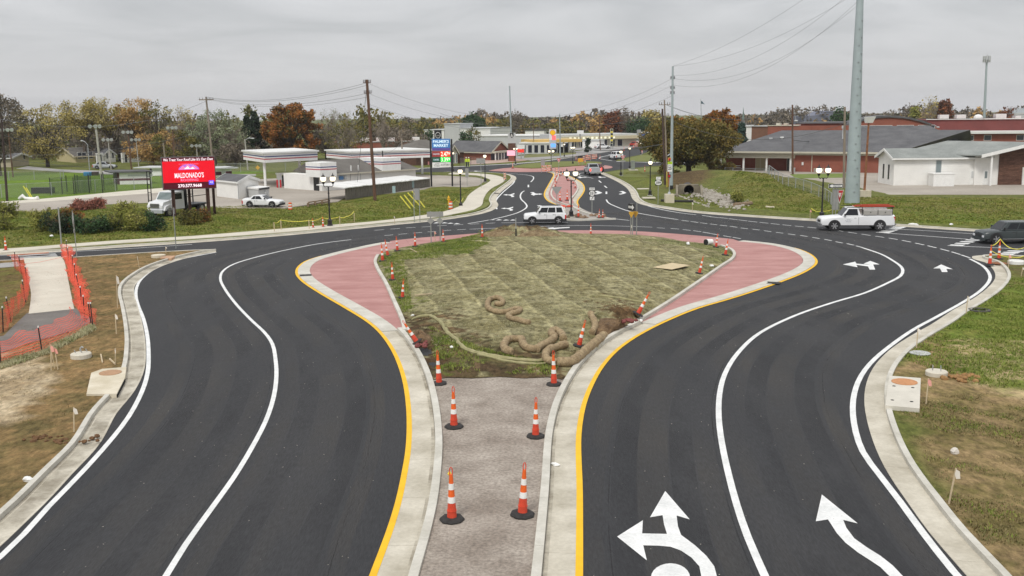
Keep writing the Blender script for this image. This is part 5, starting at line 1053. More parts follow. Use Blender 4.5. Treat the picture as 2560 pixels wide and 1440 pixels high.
for px, py, rz, pt_, lb, nm in ((1507, 372, 10, wpaint, 'white saloon parked left of the far diner sign', 'saloon_car'), (1562, 361, 15, silver, 'silver saloon parked right of the far diner sign', 'saloon_car'), (1498, 365, 0, wpaint, 'white van parked at the low beige shops', 'saloon_car'), (1588, 366, 60, mat('red_car_paint', (.4, .03, .02), .3, 0), 'red car by the far street works', 'saloon_car'),
       (263, 422, 8, silver, 'silver car parked before the white cottages at left', 'saloon_car'), (733, 457, 12, dgpaint, 'dark saloon behind the fuel pumps', 'saloon_car'), (1607, 359, 20, wpaint, 'white car on the far street hill', 'saloon_car')):
 q = P(px, py, .12); car(nm, lb, 'car', (q.x, q.y, .12), rad(rz), 4.5, 1.8, [(2.15, .7, .9), (1.1, .88, 1), (-1.3, .95, 1), (-2.2, .92, .95)], (.8, .2, -1.2, -1.75, .9, 1.42), (1.35, -1.35), .33, pt_, [(.12, .48), (.5, .88)], zb=.25)
# crane truck behind the screen
q = P(440, 538); tr_ = thing('crane_truck', 'white work truck with black rig frame parked behind the red screen', 'truck', (q.x, q.y, .05), rad(-112))
mb = MB(); vs = [(3.0, 1.0, .88), (2.8, 1.45, .95), (1.7, 1.62, 1), (1.5, 1.65, 1)]
for x, z, f in vs: pass
mb.xprism([(3.0, .6), (3.05, 1.1), (2.85, 1.5), (1.5, 1.75), (1.5, .6)], -.95, .95); part('hood', mb, wpaint, tr_)
mb = MB(); mb.xprism([(1.7, .7), (1.7, 1.7), (1.15, 2.45), (-.2, 2.5), (-.25, .7)], -1.0, 1.0); part('cab', mb, wpaint, tr_)
mb = MB(); mb.add([(1.72, -.85, 1.75), (1.72, .85, 1.75), (1.19, .85, 2.42), (1.19, -.85, 2.42)], [(0, 1, 2, 3)]); part('windscreen', mb, mat('grey_glass', (.16, .20, .20), .1, 0, spec=.8), tr_)
for s in (1, -1):
 mb = MB(); mb.add([(1.45, s * 1.01, 1.7), (.1, s * 1.01, 1.7), (.1, s * 1.01, 2.3), (1.1, s * 1.01, 2.3)], [(0, 1, 2, 3)]); part('side_window', mb, glass, tr_)
mb = MB(); mb.box(3.02, 3.08, -.55, .55, .95, 1.40); gr = part('grille', mb, blackm, tr_)
for i in range(3): mb = MB(); mb.box(3.07, 3.11, -.58, .58, 1.0 + i * .14, 1.06 + i * .14); part('grille_bar', mb, chrome, gr)
mb = MB(); mb.box(3.0, 3.25, -1.05, 1.05, .45, .78); part('front_bumper', mb, silver, tr_)
for s in (-.8, .8): mb = MB(); mb.box(2.95, 3.07, s - .17, s + .17, 1.0, 1.22); part('headlight', mb, lampm, tr_)
for s in (1.15, -1.15):
 mb = MB(); mb.xprism([(1.6, .7), (1.7, 1.1), (2.2, 1.25), (2.75, 1.1), (2.95, .7)], s - .25 if s > 0 else s - .0, s if s > 0 else s + .25); part('front_wing', mb, wpaint, tr_); wheel(tr_, 2.2, s, .48, .3, sp=0); wheel(tr_, -2.8, s, .48, .5, sp=0)
mb = MB(); mb.box(-4.2, -.4, -1.05, 1.05, .85, 1.0); mb.box(-4.2, -.4, -.4, .4, .55, .85); part('flatbed', mb, blackm, tr_)
mb = MB()
for x in (-.5, -4.0):
 for s in (1.0, -1.0): mb.box(x - .05, x + .05, s - .05, s + .05, 1.0, 2.75)
 mb.box(x - .05, x + .05, -1.0, 1.0, 2.65, 2.75)
for s in (1.0, -1.0): mb.box(-4.0, -.5, s - .04, s + .04, 2.68, 2.76); mb.box(-4.0, -.5, s - .03, s + .03, 1.8, 1.87)
mb.box(-.65, -.45, -1.05, 1.05, 1.0, 2.7); part('headache_rack', mb, blackm, tr_)
mb = MB()
for s in (-.75, -.35): mb.box(1.9, 1.98, s - 1.0, s - .94, .9, 4.6)
for z in (1.6, 2.4, 3.2, 4.0, 4.55): mb.box(1.9, 1.98, -1.75, -1.29, z, z + .06)
part('rig_frame', mb, blackm, tr_)
# ------------------------------------------------------------------ lamp posts
globe = mat('lit_globe', (.9, .85, .70), .4, 0, emit=(1.0, .86, .60), es=1.15); pole_b = mat('black_lamp_paint', (.020, .018, .020), .45, 0)
def mk_lamp(twin):
 r = thing('street_lamp', 'x', 'street lamp'); mb = MB(); mb.lathe([(.34, -.12), (.34, .06)], 4 if False else 16); part('footing', mb, conc, r)
 mb = MB(); mb.lathe([(.26, .05), (.26, .16), (.20, .2), (.20, .5), (.22, .54), (.13, .62), (.10, .72), (.10, .74)], 12); part('base', mb, pole_b, r, smooth=True)
 mb = MB(); mb.lathe([(.075, .7), (.055, 3.55)], 10); mb.lathe([(.085, 2.9), (.085, 2.98)], 10); part('pole', mb, pole_b, r, smooth=True)
 heads = (-.42, .42) if twin else (0,); zb_ = 3.75 if twin else 3.6
 if twin:
  mb = MB()
  for s in (-1, 1): mb.tube([(0, 0, 3.45), (s * .12, 0, 3.55), (s * .30, 0, 3.50), (s * .42, 0, 3.62), (s * .42, 0, 3.76)], .035, 6)
  part('arms', mb, pole_b, r)
 for x in heads:
  mb = MB(); mb.lathe([(.05, -.02), (.11, .06), (.15, .22)], 12, (x, 0, zb_)); hd = part('lamp_holder', mb, pole_b, r, smooth=True)
  mb = MB(); mb.lathe([(.13, .22), (.22, .32), (.255, .45), (.24, .56), (.16, .64)], 14, (x, 0, zb_)); part('globe', mb, globe, hd, smooth=True)
  mb = MB(); mb.lathe([(.19, .62), (.15, .72), (.07, .78), (.035, .86), (.012, .98)], 12, (x, 0, zb_)); part('cap', mb, pole_b, hd, smooth=True)
 return r
LT = mk_lamp(True); LS = mk_lamp(False); HT, HS = 4.73, 4.58
LL = [(825, 566, 432, 1, 20, 'black twin-globe street lamp on the lawn at left, by the two barrier cones'), (1428, 543, 420, 1, 0, 'black twin-globe street lamp in the median nose'), (2054, 548, 410, 1, 10, 'brightly lit twin-globe street lamp beside the one way sign'), (1152, 515, 416, 0, 0, 'black single-globe street lamp beside the yellow hydrant'), (1213, 455, 382, 0, 0, 'single-globe lamp in the small bed by the far pavement'), (1625, 487, 396, 0, 0, 'single-globe lamp in the lawn left of the route 2084 sign'), (1552, 440, 372, 0, 0, 'single-globe lamp beside the far yield sign'), (1574, 422, 365, 0, 0, 'lamp beside the green utility cabinet'),
      (1378, 428, 372, 1, 0, 'twin lamp at the upper end of the red median'), (1289, 411, 367, 1, 30, 'twin lamp in the bank lawn'), (1133, 430, 377, 0, 0, 'single lamp behind the market price sign'), (1432, 410, 364, 1, 40, 'twin lamp left of the far cone cluster'), (1411, 392, 357, 0, 0, 'small single lamp in front of the fuel canopy'), (1602, 387, 355, 0, 0, 'small single lamp by the distant yield sign on the right')]
first = [True, True]
for px, pb_, pt_, tw, rz, lb in LL:
 q = P(px, pb_, .1); q.z = GZ(q.x, q.y) if pb_ > 440 and px != 1428 else .12; s = (HZ(q, pt_) - q.z) / (HT if tw else HS); src = LT if tw else LS
 if first[tw]: first[tw] = False; src.location = q; src.scale = (s,) * 3; src.rotation_euler = (0, 0, rad(rz)); src['label'] = lb; src['group'] = 'globe street lamps'
 else: dup(src, q, rad(rz), lb, sc=s, group='globe street lamps')
# ------------------------------------------------------------------ signs
signal_y = mat('yellow_green_sign', (.55, .75, .03), .5, 0); blk = mat('sign_black', (.015, .015, .015), .5, 0); sred = mat('sign_red', (.50, .02, .03), .45, 0); sback = mat('sign_back_aluminium', (.33, .33, .32), .5, .08, scale=2, metal=.2); postm = mat('sign_post', (.28, .29, .27), .6, .1, scale=5)
def post(par, x, h, w=.035, m=None, y=0): mb = MB(); mb.box(x - w, x + w, y - w * .6, y + w * .6, -.1, h); return part('post', mb, m or postm, par)
def panel(par, nm, pts, y, m, th=.02): mb = MB(); mb.xprism(pts, y, y + th); return part(nm, mb, m, par)
def rect(x0, x1, z0, z1): return [(x0, z0), (x1, z0), (x1, z1), (x0, z1)]
def rrect(x0, x1, z0, z1, r_):
 o = []
 for cx_, cz_, a0 in ((x1 - r_, z1 - r_, 0), (x0 + r_, z1 - r_, 90), (x0 + r_, z0 + r_, 180), (x1 - r_, z0 + r_, 270)):
  for k in range(5): t = rad(a0 + k * 22.5); o.append((cx_ + r_ * math.cos(t), cz_ + r_ * math.sin(t)))
 return o
def sgn(nm, lb, px, pb_, cat='road sign', rz=0, z=None):
 q = P(px, pb_, .1)
 if z is None and pb_ > 440: q.z = GZ(q.x, q.y)
 return thing(nm, lb, cat, q, rad(rz)), q, PXM(q)
def zz_(q, py): return HZ(q, py) - q.z
# west / 351 / arrow
r, q, k = sgn('route_sign', 'WEST 351 route sign with slanting arrow plate on one post in the median nose', 1480, 532); q.z = .06; r.location.z = .06
post(r, 0, zz_(q, 470)); w = .5 * 16 / k
panel(r, 'top_plate', rect(-6.5 / k, 6.5 / k, zz_(q, 475.5), zz_(q, 469)), -.05, whitem); text('WEST', 10 / k, 3.6 / k, blk, r, 0, -.056, zz_(q, 472.2))
panel(r, 'shield_plate', rect(-8 / k, 8 / k, zz_(q, 491), zz_(q, 475.6)), -.05, blk); c_ = zz_(q, 483.2)
o = MB(); o.xprism([(7.4 / k * math.cos(t * .3142), c_ + 6.4 / k * math.sin(t * .3142)) for t in range(20)], -.062, -.052); part('oval', o, whitem, r); text('351', 11 / k, 7 / k, blk, r, 0, -.066, c_, bold=.02)
panel(r, 'arrow_plate', rect(-5.5 / k, 5.5 / k, zz_(q, 500), zz_(q, 491.5)), -.05, whitem); c_ = zz_(q, 495.8); a = 3 / k
panel(r, 'arrow', [(-a, c_ - a * .8), (-a * .7, c_ - a), (a * .45, c_ + a * .2), (a * .75, c_ - a * .1), (a, c_ + a), (-a * .1, c_ + a * .75), (a * .2, c_ + a * .45)], -.058, blk, .004)
# one way on the island rim, slewed
r, q, k = sgn('one_way_sign', 'narrow slewed ONE WAY sign over amber-backed plates on twin posts at the back rim', 1579, 592, rz=-62); q2 = q; post(r, -.12, zz_(q, 508)); post(r, .12, zz_(q, 508)); post(r, .12, zz_(q, 508), y=.4)
panel(r, 'sign_plate', rect(-.44, .44, zz_(q, 526), zz_(q, 510)), -.06, blk); c_ = zz_(q, 518)
panel(r, 'arrow', [(-.38, c_ - .09), (.12, c_ - .09), (.12, c_ - .22), (.40, c_), (.12, c_ + .22), (.12, c_ + .09), (-.38, c_ + .09)], -.07, whitem, .005); text('ONE WAY', .42, .10, blk, r, -.12, -.076, c_)
ambp = mat('amber_back', (.62, .36, .04), .5, .1, scale=5)
for y in (-.06, .36): panel(r, 'amber_plate', [(-.32, zz_(q, 534)), (0, zz_(q, 545)), (.32, zz_(q, 534)), (.32, zz_(q, 529)), (-.32, zz_(q, 529))], y, ambp)
# JCT 2084
r, q, k = sgn('route_sign', 'JCT 2084 route sign on a thin post in the right lawn', 1645, 508); post(r, 0, zz_(q, 444)); panel(r, 'top_plate', rect(-5.5 / k, 5.5 / k, zz_(q, 449), zz_(q, 442)), -.05, whitem); text('JCT', 7 / k, 4 / k, blk, r, 0, -.056, zz_(q, 445.5))
panel(r, 'shield_plate', rect(-8 / k, 8 / k, zz_(q, 463.5), zz_(q, 449.2)), -.05, blk); c_ = zz_(q, 456.3); panel(r, 'oval', [(8.2 / k * math.cos(t * .3142), c_ + 6 / k * math.sin(t * .3142)) for t in range(20)], -.06, whitem, .008); text('2084', 12 / k, 6 / k, blk, r, 0, -.064, c_, bold=.02)
# school speed sign with beacons
r, q, k = sgn('speed_limit_sign', 'SPEED LIMIT 25 sign with yellow-green top and red beacons on a concrete block', 1673, 499, 'road sign'); H_ = zz_(q, 392)
mb = MB(); mb.prism([(-11 / k, -.5), (11 / k, -.5), (11 / k, .5), (-11 / k, .5)], -.4, zz_(q, 485)); part('concrete_block', mb, stone_l, r); mb = MB(); mb.lathe([(.2, 0), (.12, .25)], 8, (0, 0, zz_(q, 485))); part('pole_base', mb, galv, r); mb = MB(); mb.cyl((0, 0, zz_(q, 485)), (0, 0, H_), .055, n=8); part('post', mb, galv, r)
panel(r, 'school_plate', rect(-5.5 / k, 5.5 / k, zz_(q, 410.5), zz_(q, 404)), -.09, signal_y); panel(r, 'speed_plate', rect(-5.5 / k, 5.5 / k, zz_(q, 429), zz_(q, 410.8)), -.09, whitem)
text('25', 8.4 / k, 8 / k, blk, r, 0, -.096, zz_(q, 420.5), bold=.02); text('SPEED LIMIT', 8.6 / k, 1.8 / k, blk, r, 0, -.096, zz_(q, 413.3)); text('SCHOOL', 8 / k, 3.5 / k, blk, r, 0, -.096, zz_(q, 407.2))
for yy in (398, 440):
 mb = MB(); mb.box(-5 / k, 2 / k, -.15, .1, zz_(q, yy + 4), zz_(q, yy - 4)); bx = part('beacon_housing', mb, ambp if yy == 398 else blk, r); mb = MB(); mb.cyl((-1.5 / k, -.15, zz_(q, yy)), (-1.5 / k, -.22, zz_(q, yy)), 2.9 / k, n=12); part('beacon_lens', mb, sred, bx)
mb = MB(); mb.add([(-6 / k, -.3, zz_(q, 390)), (0, -.3, zz_(q, 385)), (0, .2, zz_(q, 384)), (-6 / k, .2, zz_(q, 389))], [(0, 1, 2, 3)]); part('solar_panel', mb, galv, r)
# yield signs
def yieldsign(px, pb_, pt_, pbt, hw, lb, txt=False, rz=0, back=False):
 r, q, k = sgn('yield_sign', lb, px, pb_, rz=rz); post(r, 0, zz_(q, pt_ + 2)); a = hw / k; zt, zb_ = zz_(q, pt_), zz_(q, pbt); h = zt - zb_
 panel(r, 'sign_plate', [(-a, zt), (-a * .96, zt - h * .06), (-.04, zb_), (.04, zb_), (a * .96, zt - h * .06), (a, zt)], -.06, sback if back else whitem)
 if not back:
  panel(r, 'red_border', [(-a * .92, zt - h * .03), (0, zb_ + h * .06), (a * .92, zt - h * .03)], -.066, sred, .004); panel(r, 'white_centre', [(-a * .45, zt - h * .22), (0, zb_ + h * .42), (a * .45, zt - h * .22)], -.071, whitem, .003)
  if txt: text('YIELD', a * .55, h * .08, sred, r, 0, -.076, zt - h * .30)
 return r, q, k
yieldsign(2096, 545, 475, 508, 9.5, 'red and white YIELD sign facing the camera above the white pickup', True, rz=12)
yieldsign(1397, 421, 396, 406, 5.2, 'red bordered yield sign at the top of the red median'); yieldsign(1557, 440, 389, 399, 6, 'red bordered yield sign beside the far single lamp'); yieldsign(1605, 388, 376, 384, 2.4, 'tiny yield sign by the distant lamp at right'); yieldsign(1392, 508, 467, 487, 13, 'blank back of a large yield sign on two posts left of the median', back=True)
r = bpy.data.objects[-1] if False else None
# ONE WAY with tall sign back behind
r, q, k = sgn('one_way_sign', 'broad ONE WAY sign with left arrow beside the brightly lit lamp', 2085, 548); post(r, -4 / k, zz_(q, 462)); post(r, 3 / k, zz_(q, 462)); panel(r, 'sign_plate', rect(-17 / k, 17 / k, zz_(q, 470), zz_(q, 459.5)), -.08, whitem); panel(r, 'black_field', rect(-16.4 / k, 16.4 / k, zz_(q, 469.4), zz_(q, 460)), -.087, blk, .005); c_ = zz_(q, 464.7)
panel(r, 'arrow', [(-15.6 / k, c_), (-8 / k, c_ + 4 / k), (-8 / k, c_ + 2.4 / k), (15 / k, c_ + 2.4 / k), (15 / k, c_ - 2.4 / k), (-8 / k, c_ - 2.4 / k), (-8 / k, c_ - 4 / k)], -.093, whitem, .004); text('ONE WAY', 18 / k, 3.2 / k, blk, r, 3 / k, -.098, c_, bold=.02)
panel(r, 'tall_sign_back', rect(-6 / k, 9 / k, zz_(q, 525), zz_(q, 473)), .06, sback)
# blank backs of signs seen from behind
def backs(px, pb_, x0, x1, yt, yb, lb, posts=(0,), rz=0, dia=None):
 r, q, k = sgn('road_sign', lb, px, pb_, rz=rz)
 for p_ in posts: post(r, p_ / k, zz_(q, yt - 1), m=postm)
 panel(r, 'sign_back', rect(x0 / k, x1 / k, zz_(q, yb), zz_(q, yt)), -.06, sback)
 for (c0, cy, w_) in dia or (): a = w_ / k; c_ = zz_(q, cy); panel(r, 'sign_back', [(c0 / k - a, c_), (c0 / k, c_ - a), (c0 / k + a, c_), (c0 / k, c_ + a)], -.06, sback)
 return r
rs = backs(1090, 607, -21, 20, 529, 542, 'grey backs of a broad sign and two diamonds on twin posts at back rim', (-12, 11), 0, ((-12, 552, 9), (11, 552, 9)))
backs(1044, 553, -6, 6, 471, 500, 'brownish back of a tall sign on twin posts above the pavement', (-8, 6))
backs(1203, 470, -11, 11, 396, 408.5, 'pale sign back on a tall mast with tripod foot beside the far pavement', (0,)); backs(1168, 466, -4, 4, 421, 443, 'grey-green sign back by the market driveway', (0,)); backs(1357, 425, -5, 5, 397, 414, 'narrow blank sign plate on the far island', (-3, 3)); 
backs(1557, 441, -6, 6, 401, 405, 'small stacked route plates under the far yield sign', (0,), 0, ()); backs(440, 618, -2, 2, 520, 535, 'thin sign seen edge on before the red screen', (0,), 70)
r, q, k = sgn('road_sign', 'slim bare grey post at the left crosswalk', 155, 625); post(r, 0, zz_(q, 518), .045)
r, q, k = sgn('road_sign', 'diamond sign seen nearly edge on beside the left crosswalk', 192, 642, rz=-62); post(r, 0, zz_(q, 533), .05); c_ = zz_(q, 549); panel(r, 'sign_back', [(-.62, c_), (0, c_ - .66), (.62, c_), (0, c_ + .66)], -.06, sback); panel(r, 'lower_plate', rect(-.2, .2, zz_(q, 582), zz_(q, 573)), -.06, sback)
r, q, k = sgn('warning_sign', 'small yellow diamond sign beyond the white shed', 645, 428); post(r, 0, zz_(q, 412)); c_ = zz_(q, 419); a = 5.5 / k; panel(r, 'sign_plate', [(-a, c_), (0, c_ - a), (a, c_), (0, c_ + a)], -.06, mat('warning_yellow', (.75, .40, .02), .5, 0))
r, q, k = sgn('stop_sign', 'little sign low in front of the far island with black and amber boards', 1451, 414); post(r, -4 / k, zz_(q, 388)); post(r, 4 / k, zz_(q, 388)); panel(r, 'top_plate', rect(-6 / k, 6 / k, zz_(q, 394.5), zz_(q, 389.5)), -.06, blk); panel(r, 'amber_plate', rect(-6.5 / k, 6.5 / k, zz_(q, 405), zz_(q, 396)), -.06, ambp)
# drums and hydrant
def drum(px, pb_, pt_, hw, lb):
 q = G(px, pb_); k = PXM(q); h = HZ(q, pt_) - q.z; r = thing('construction_barrel', lb, 'traffic barrel', q, 0, 'orange construction barrels'); w = hw / k; mb = MB(); mb.lathe([(w * 1.15, 0), (w * 1.15, h * .07)], 12); part('rubber_base', mb, blackr, r)
 for i in range(5): z0, z1 = h * (.07 + .18 * i), h * (.07 + .18 * (i + 1)); mb = MB(); mb.lathe([(w * (1 - .05 * i), z0), (w * (1 - .05 * i), z1 - .01), (w * (.93 - .05 * i), z1)], 14); part('band', mb, orange if i % 2 == 0 else refl, r, smooth=True)
 mb = MB(); mb.cyl((0, 0, h * .97), (0, 0, h), w * .3, n=6); part('handle', mb, orange, r)
drum(726, 525, 506, 5.3, 'orange and white barrel beside the white coupe'); drum(1127, 524, 502, 5.5, 'orange and white barrel by the hydrant')
q = G(1122, 512); r = thing('fire_hydrant', 'yellow fire hydrant behind the barrel by the single lamp', 'fire hydrant', q); k = PXM(q); h = HZ(q, 489) - q.z; hy = mat('hydrant_yellow', (.75, .42, .02), .5, .05)
mb = MB(); mb.lathe([(.16, 0), (.16, .04), (.10, .05), (.10, h * .7), (.14, h * .72), (.13, h * .8), (.06, h * .95), (.03, h)], 12); part('barrel', mb, hy, r, smooth=True)
for s in (1, -1): mb = MB(); mb.cyl((0, 0, h * .58), (s * .2, 0, h * .58), .06, n=8); part('nozzle', mb, hy, r)
# ------------------------------------------------------------------ buildings
brick = mat('red_brick', (.235, .075, .050), .9, c2=(.30, .105, .072), scale=.5, detail=9, fine=.12, fscale=14, bump=.15, bscale=12)
brickd = mat('dark_brown_brick', (.070, .032, .022), .9, c2=(.150, .078, .052), scale=1.4, stretch=(1, 1, 4), detail=6, fine=.25, fscale=6)
siding = mat('white_siding', (.80, .79, .76), .7, .05, scale=.6); shing = mat('grey_shingles', (.085, .085, .09), .95, c2=(.13, .13, .135), scale=.5, detail=9, fine=.15, fscale=6); shingg = mat('green_grey_shingles', (.20, .215, .205), .95, c2=(.30, .315, .30), scale=.35, detail=9, fine=.08, fscale=5)
shingb = mat('brown_shingles', (.11, .10, .09), .95, c2=(.15, .14, .125), scale=.5, fine=.12, fscale=6); trimc = mat('cream_trim', (.52, .49, .40), .7, .04); wdark = mat('dark_window', (.02, .025, .04), .15, 0, spec=.8); wpale = mat('pale_window', (.20, .24, .25), .2, 0, spec=.7)
cream = mat('cream_siding', (.52, .46, .34), .8, .06, scale=.5); yell = mat('yellow_siding', (.48, .41, .23), .8, .06, scale=.5); mroon = mat('maroon_paint', (.10, .02, .035), .7, .08); greyw = mat('light_grey_metal', (.50, .51, .51), .6, .06, scale=.3); whroof = mat('white_metal_roof', (.70, .70, .68), .6, .08, scale=.3)
blueS = mat('stripe_blue', (.03, .05, .20), .5, 0); redS = mat('stripe_red', (.45, .03, .06), .5, 0)
def V2(v): return Vector((v.x, v.y))
class Bd:
 # frame of a building: near corner, right corner, left corner as ground points of the picture
 def __init__(s, nm, lb, cat, near, right, left=None, depth=8, group=None):
  s.o = V2(P(*near)); s.a = V2(P(*right)) - s.o; s.w = s.a.length; s.ax = s.a.normalized()
  if left is None: s.bx = Vector((-s.ax.y, s.ax.x)); s.d = depth
  else: b_ = V2(P(*left)) - s.o; s.d = b_.length if depth is None else depth; s.bx = b_.normalized()
  s.np = near; s.k = PXM(s.o); s.r = thing(nm, lb, cat, (s.o.x, s.o.y, .08), 0, group)
 def z(s, py): return HZ(s.o, py)
 def x(s, px): return (px - s.np[0]) / s.k
 def pt(s, u, v, z): q = s.o + s.ax * u + s.bx * v; return Vector((q.x, q.y, z))
 def box(s, nm, u0, u1, v0, v1, z0, z1, m, par=None, label=None):
  mb = MB(); mb.add([s.pt(u, v, z) for z in (z0, z1) for u, v in ((u0, v0), (u1, v0), (u1, v1), (u0, v1))], [(3, 2, 1, 0), (4, 5, 6, 7), (0, 1, 5, 4), (1, 2, 6, 5), (2, 3, 7, 6), (3, 0, 4, 7)])
  return part(nm, mb, m, par or s.r, wcoord=True, label=label)
 def gable(s, He, Hr, wm, rm, along='a', ov=.4, u0=0, u1=None, v0=0, v1=None, th=.16, wn='wall', nm='roof', fas=None):
  u1 = s.w if u1 is None else u1; v1 = s.d if v1 is None else v1; mb = MB()
  if along == 'a': pr = [(v0, 0), (v1, 0), (v1, He), ((v0 + v1) / 2, Hr), (v0, He)]; f = lambda e, p: s.pt(e, p[0], p[1]); e0, e1 = u0, u1
  else: pr = [(u0, 0), (u1, 0), (u1, He), ((u0 + u1) / 2, Hr), (u0, He)]; f = lambda e, p: s.pt(p[0], e, p[1]); e0, e1 = v0, v1
  vs = [f(e0, p) for p in pr] + [f(e1, p) for p in pr]; mb.add(vs, [(0, 1, 2, 3, 4), (9, 8, 7, 6, 5)] + [(i, (i + 1) % 5, 5 + (i + 1) % 5, 5 + i) for i in range(5)]); part(wn, mb, wm, s.r, wcoord=True)
  c0, c1 = (v0, v1) if along == 'a' else (u0, u1); mid = (c0 + c1) / 2; sl = (Hr - He) / (mid - c0)
  for sd in (0, 1):
   ce = c0 - ov if sd == 0 else c1 + ov; ze = He - sl * ov
   q = [f(e0 - ov, (ce, ze)), f(e1 + ov, (ce, ze)), f(e1 + ov, (mid, Hr)), f(e0 - ov, (mid, Hr))]; up = Vector((0, 0, th)); mb = MB()
   mb.add([v + Vector((0, 0, .01)) for v in q] + [v + up for v in q], [(3, 2, 1, 0), (4, 5, 6, 7), (0, 1, 5, 4), (1, 2, 6, 5), (2, 3, 7, 6), (3, 0, 4, 7)]); ro = part(nm, mb, rm, s.r, wcoord=True)
  # barge boards
  if fas:
   for e in (e0 - ov, e1 + ov):
    for ca, cb, za, zb_ in ((c0 - ov, mid, He - sl * ov, Hr), (mid, c1 + ov, Hr, He - sl * ov)):
     s1_ = .03 if e > e0 else -.03; mb = MB(); q = [f(e + s1_, (ca, za - .16)), f(e + s1_, (cb, zb_ - .16)), f(e + s1_, (cb, zb_ + th + .02)), f(e + s1_, (ca, za + th + .02))]; q2 = [f(e - s1_, (ca, za - .16)), f(e - s1_, (cb, zb_ - .16)), f(e - s1_, (cb, zb_ + th + .02)), f(e - s1_, (ca, za + th + .02))]
     mb.add(q + q2, [(0, 1, 2, 3), (7, 6, 5, 4), (0, 4, 5, 1), (2, 6, 7, 3), (1, 5, 6, 2), (3, 7, 4, 0)]); part('barge_board', mb, fas, s.r, wcoord=True)
   for cv in (c0 - ov, c1 + ov):
    ze = He - sl * ov; mb = MB(); g = .06 if cv > mid else -.06; q = [f(e0 - ov, (cv + g, ze - .08)), f(e1 + ov, (cv + g, ze - .08)), f(e1 + ov, (cv + g, ze + .12)), f(e0 - ov, (cv + g, ze + .12))]; q2 = [f(e0 - ov, (cv, ze - .08)), f(e1 + ov, (cv, ze - .08)), f(e1 + ov, (cv, ze + .12)), f(e0 - ov, (cv, ze + .12))]
    mb.add(q + q2, [(0, 1, 2, 3), (7, 6, 5, 4), (0, 4, 5, 1), (2, 6, 7, 3), (1, 5, 6, 2), (3, 7, 4, 0)]); part('gutter', mb, fas, s.r, wcoord=True)
 def hip(s, He, Hr, rm, u0, u1, v0, v1, ov=.6, inset=None, th=.14):
  ins = (v1 - v0) / 2 if inset is None else inset; m_ = (v0 + v1) / 2
  B = [s.pt(u0 - ov, v0 - ov, He), s.pt(u1 + ov, v0 - ov, He), s.pt(u1 + ov, v1 + ov, He), s.pt(u0 - ov, v1 + ov, He)]; T = [s.pt(u0 + ins, m_, Hr), s.pt(u1 - ins, m_, Hr)]
  mb = MB(); mb.add(B + T, [(0, 1, 5, 4), (1, 2, 5), (2, 3, 4, 5), (3, 0, 4), (3, 2, 1, 0)]); part('roof', mb, rm, s.r, wcoord=True)
 def win(s, u0, u1, z0, z1, m=None, face='a', nm='window', frame=None, proud=.04, off=0, mull=0):
  m = m or wdark; fr = frame or whitem
  def q(u, z, e): return s.pt(u, off - e, z) if face == 'a' else s.pt(off - e, u, z)
  def bx(a0, a1, b0, b1, e0, e1, mt, n_, par):
   mb = MB(); mb.add([q(a, z, e) for e in (e0, e1) for a, z in ((a0, b0), (a1, b0), (a1, b1), (a0, b1))], [(0, 1, 2, 3), (7, 6, 5, 4), (0, 4, 5, 1), (1, 5, 6, 2), (2, 6, 7, 3), (3, 7, 4, 0)]); return part(n_, mb, mt, par, wcoord=True)
  o = bx(u0 - .07, u1 + .07, z0 - .07, z1 + .07, -.02, proud, fr, nm, s.r); bx(u0, u1, z0, z1, proud, proud + .01, m, 'pane', o)
  for i in range(mull): x = u0 + (u1 - u0) * (i + 1) / (mull + 1); bx(x - .03, x + .03, z0, z1, proud + .01, proud + .03, fr, 'mullion', o)
  return o
# -- market: two canopies, store, screened yard, sheds
def canopy(lb, near, right, left, ytop, ybot, posts, zpost):
 b = Bd('fuel_canopy', lb, 'canopy', near, right, left, None); z1, z0 = b.z(ytop), b.z(ybot); h = z1 - z0
 b.box('fascia', 0, b.w, 0, b.d, z0, z1, whitem); b.box('roof_edge', -.25, b.w + .25, -.25, b.d + .25, z1, z1 + .22, whroof)
 for i, (f, m) in enumerate(((.62, blueS), (.34, redS))):
  for face in 'ab':
   L_ = b.w if face == 'a' else b.d; zz0 = z0 + h * f
   q = (lambda u, z, e: b.pt(u, -e, z)) if face == 'a' else (lambda u, z, e: b.pt(-e, u, z)); mb = MB(); mb.add([q(0, zz0, .02), q(L_, zz0, .02), q(L_, zz0 + h * .11, .02), q(0, zz0 + h * .11, .02)], [(0, 1, 2, 3)]); part('stripe', mb, m, b.r, wcoord=True)
 for px, py in posts: q = P(px, py, .12); mb = MB(); mb.box(q.x - .16, q.x + .16, q.y - .16, q.y + .16, .1, z0 + .1); part('post', mb, whitem, b.r, wcoord=True)
 return b
canopy('striped white fuel canopy on two posts over the pumps, left one', (665, 473), (797, 463), (612, 460), 385, 407, [(664, 468), (751, 461)], 0)
canopy('longer striped white fuel canopy behind the market roof', (880, 452), (1080, 443), (818, 443), 382, 400, [(1056, 434), (900, 440), (880, 450)], 0)
b = Bd('market_store', 'low white market store with dark roof and striped sign boxes behind the wooden screen', 'shop', (842, 477), (1040, 462), None, 9); z = b.z
b.box('wall', -2.4, b.w, 0, b.d, 0, z(436), siding)
mb = MB(); ze = z(434); mb.add([b.pt(-.3, -.5, ze), b.pt(b.w + .3, -.5, ze), b.pt(b.w - .5, 5, z(403)), b.pt(-.8, 5, z(403)), b.pt(-.8, 9.4, ze), b.pt(b.w, 9.4, ze)], [(0, 1, 2, 3), (3, 2, 5, 4), (0, 3, 4), (1, 5, 2)]); part('roof', mb, shingb, b.r, wcoord=True); b.box('eave_board', -.3, b.w + .3, -.56, -.48, ze - .15, ze + .02, trimc)
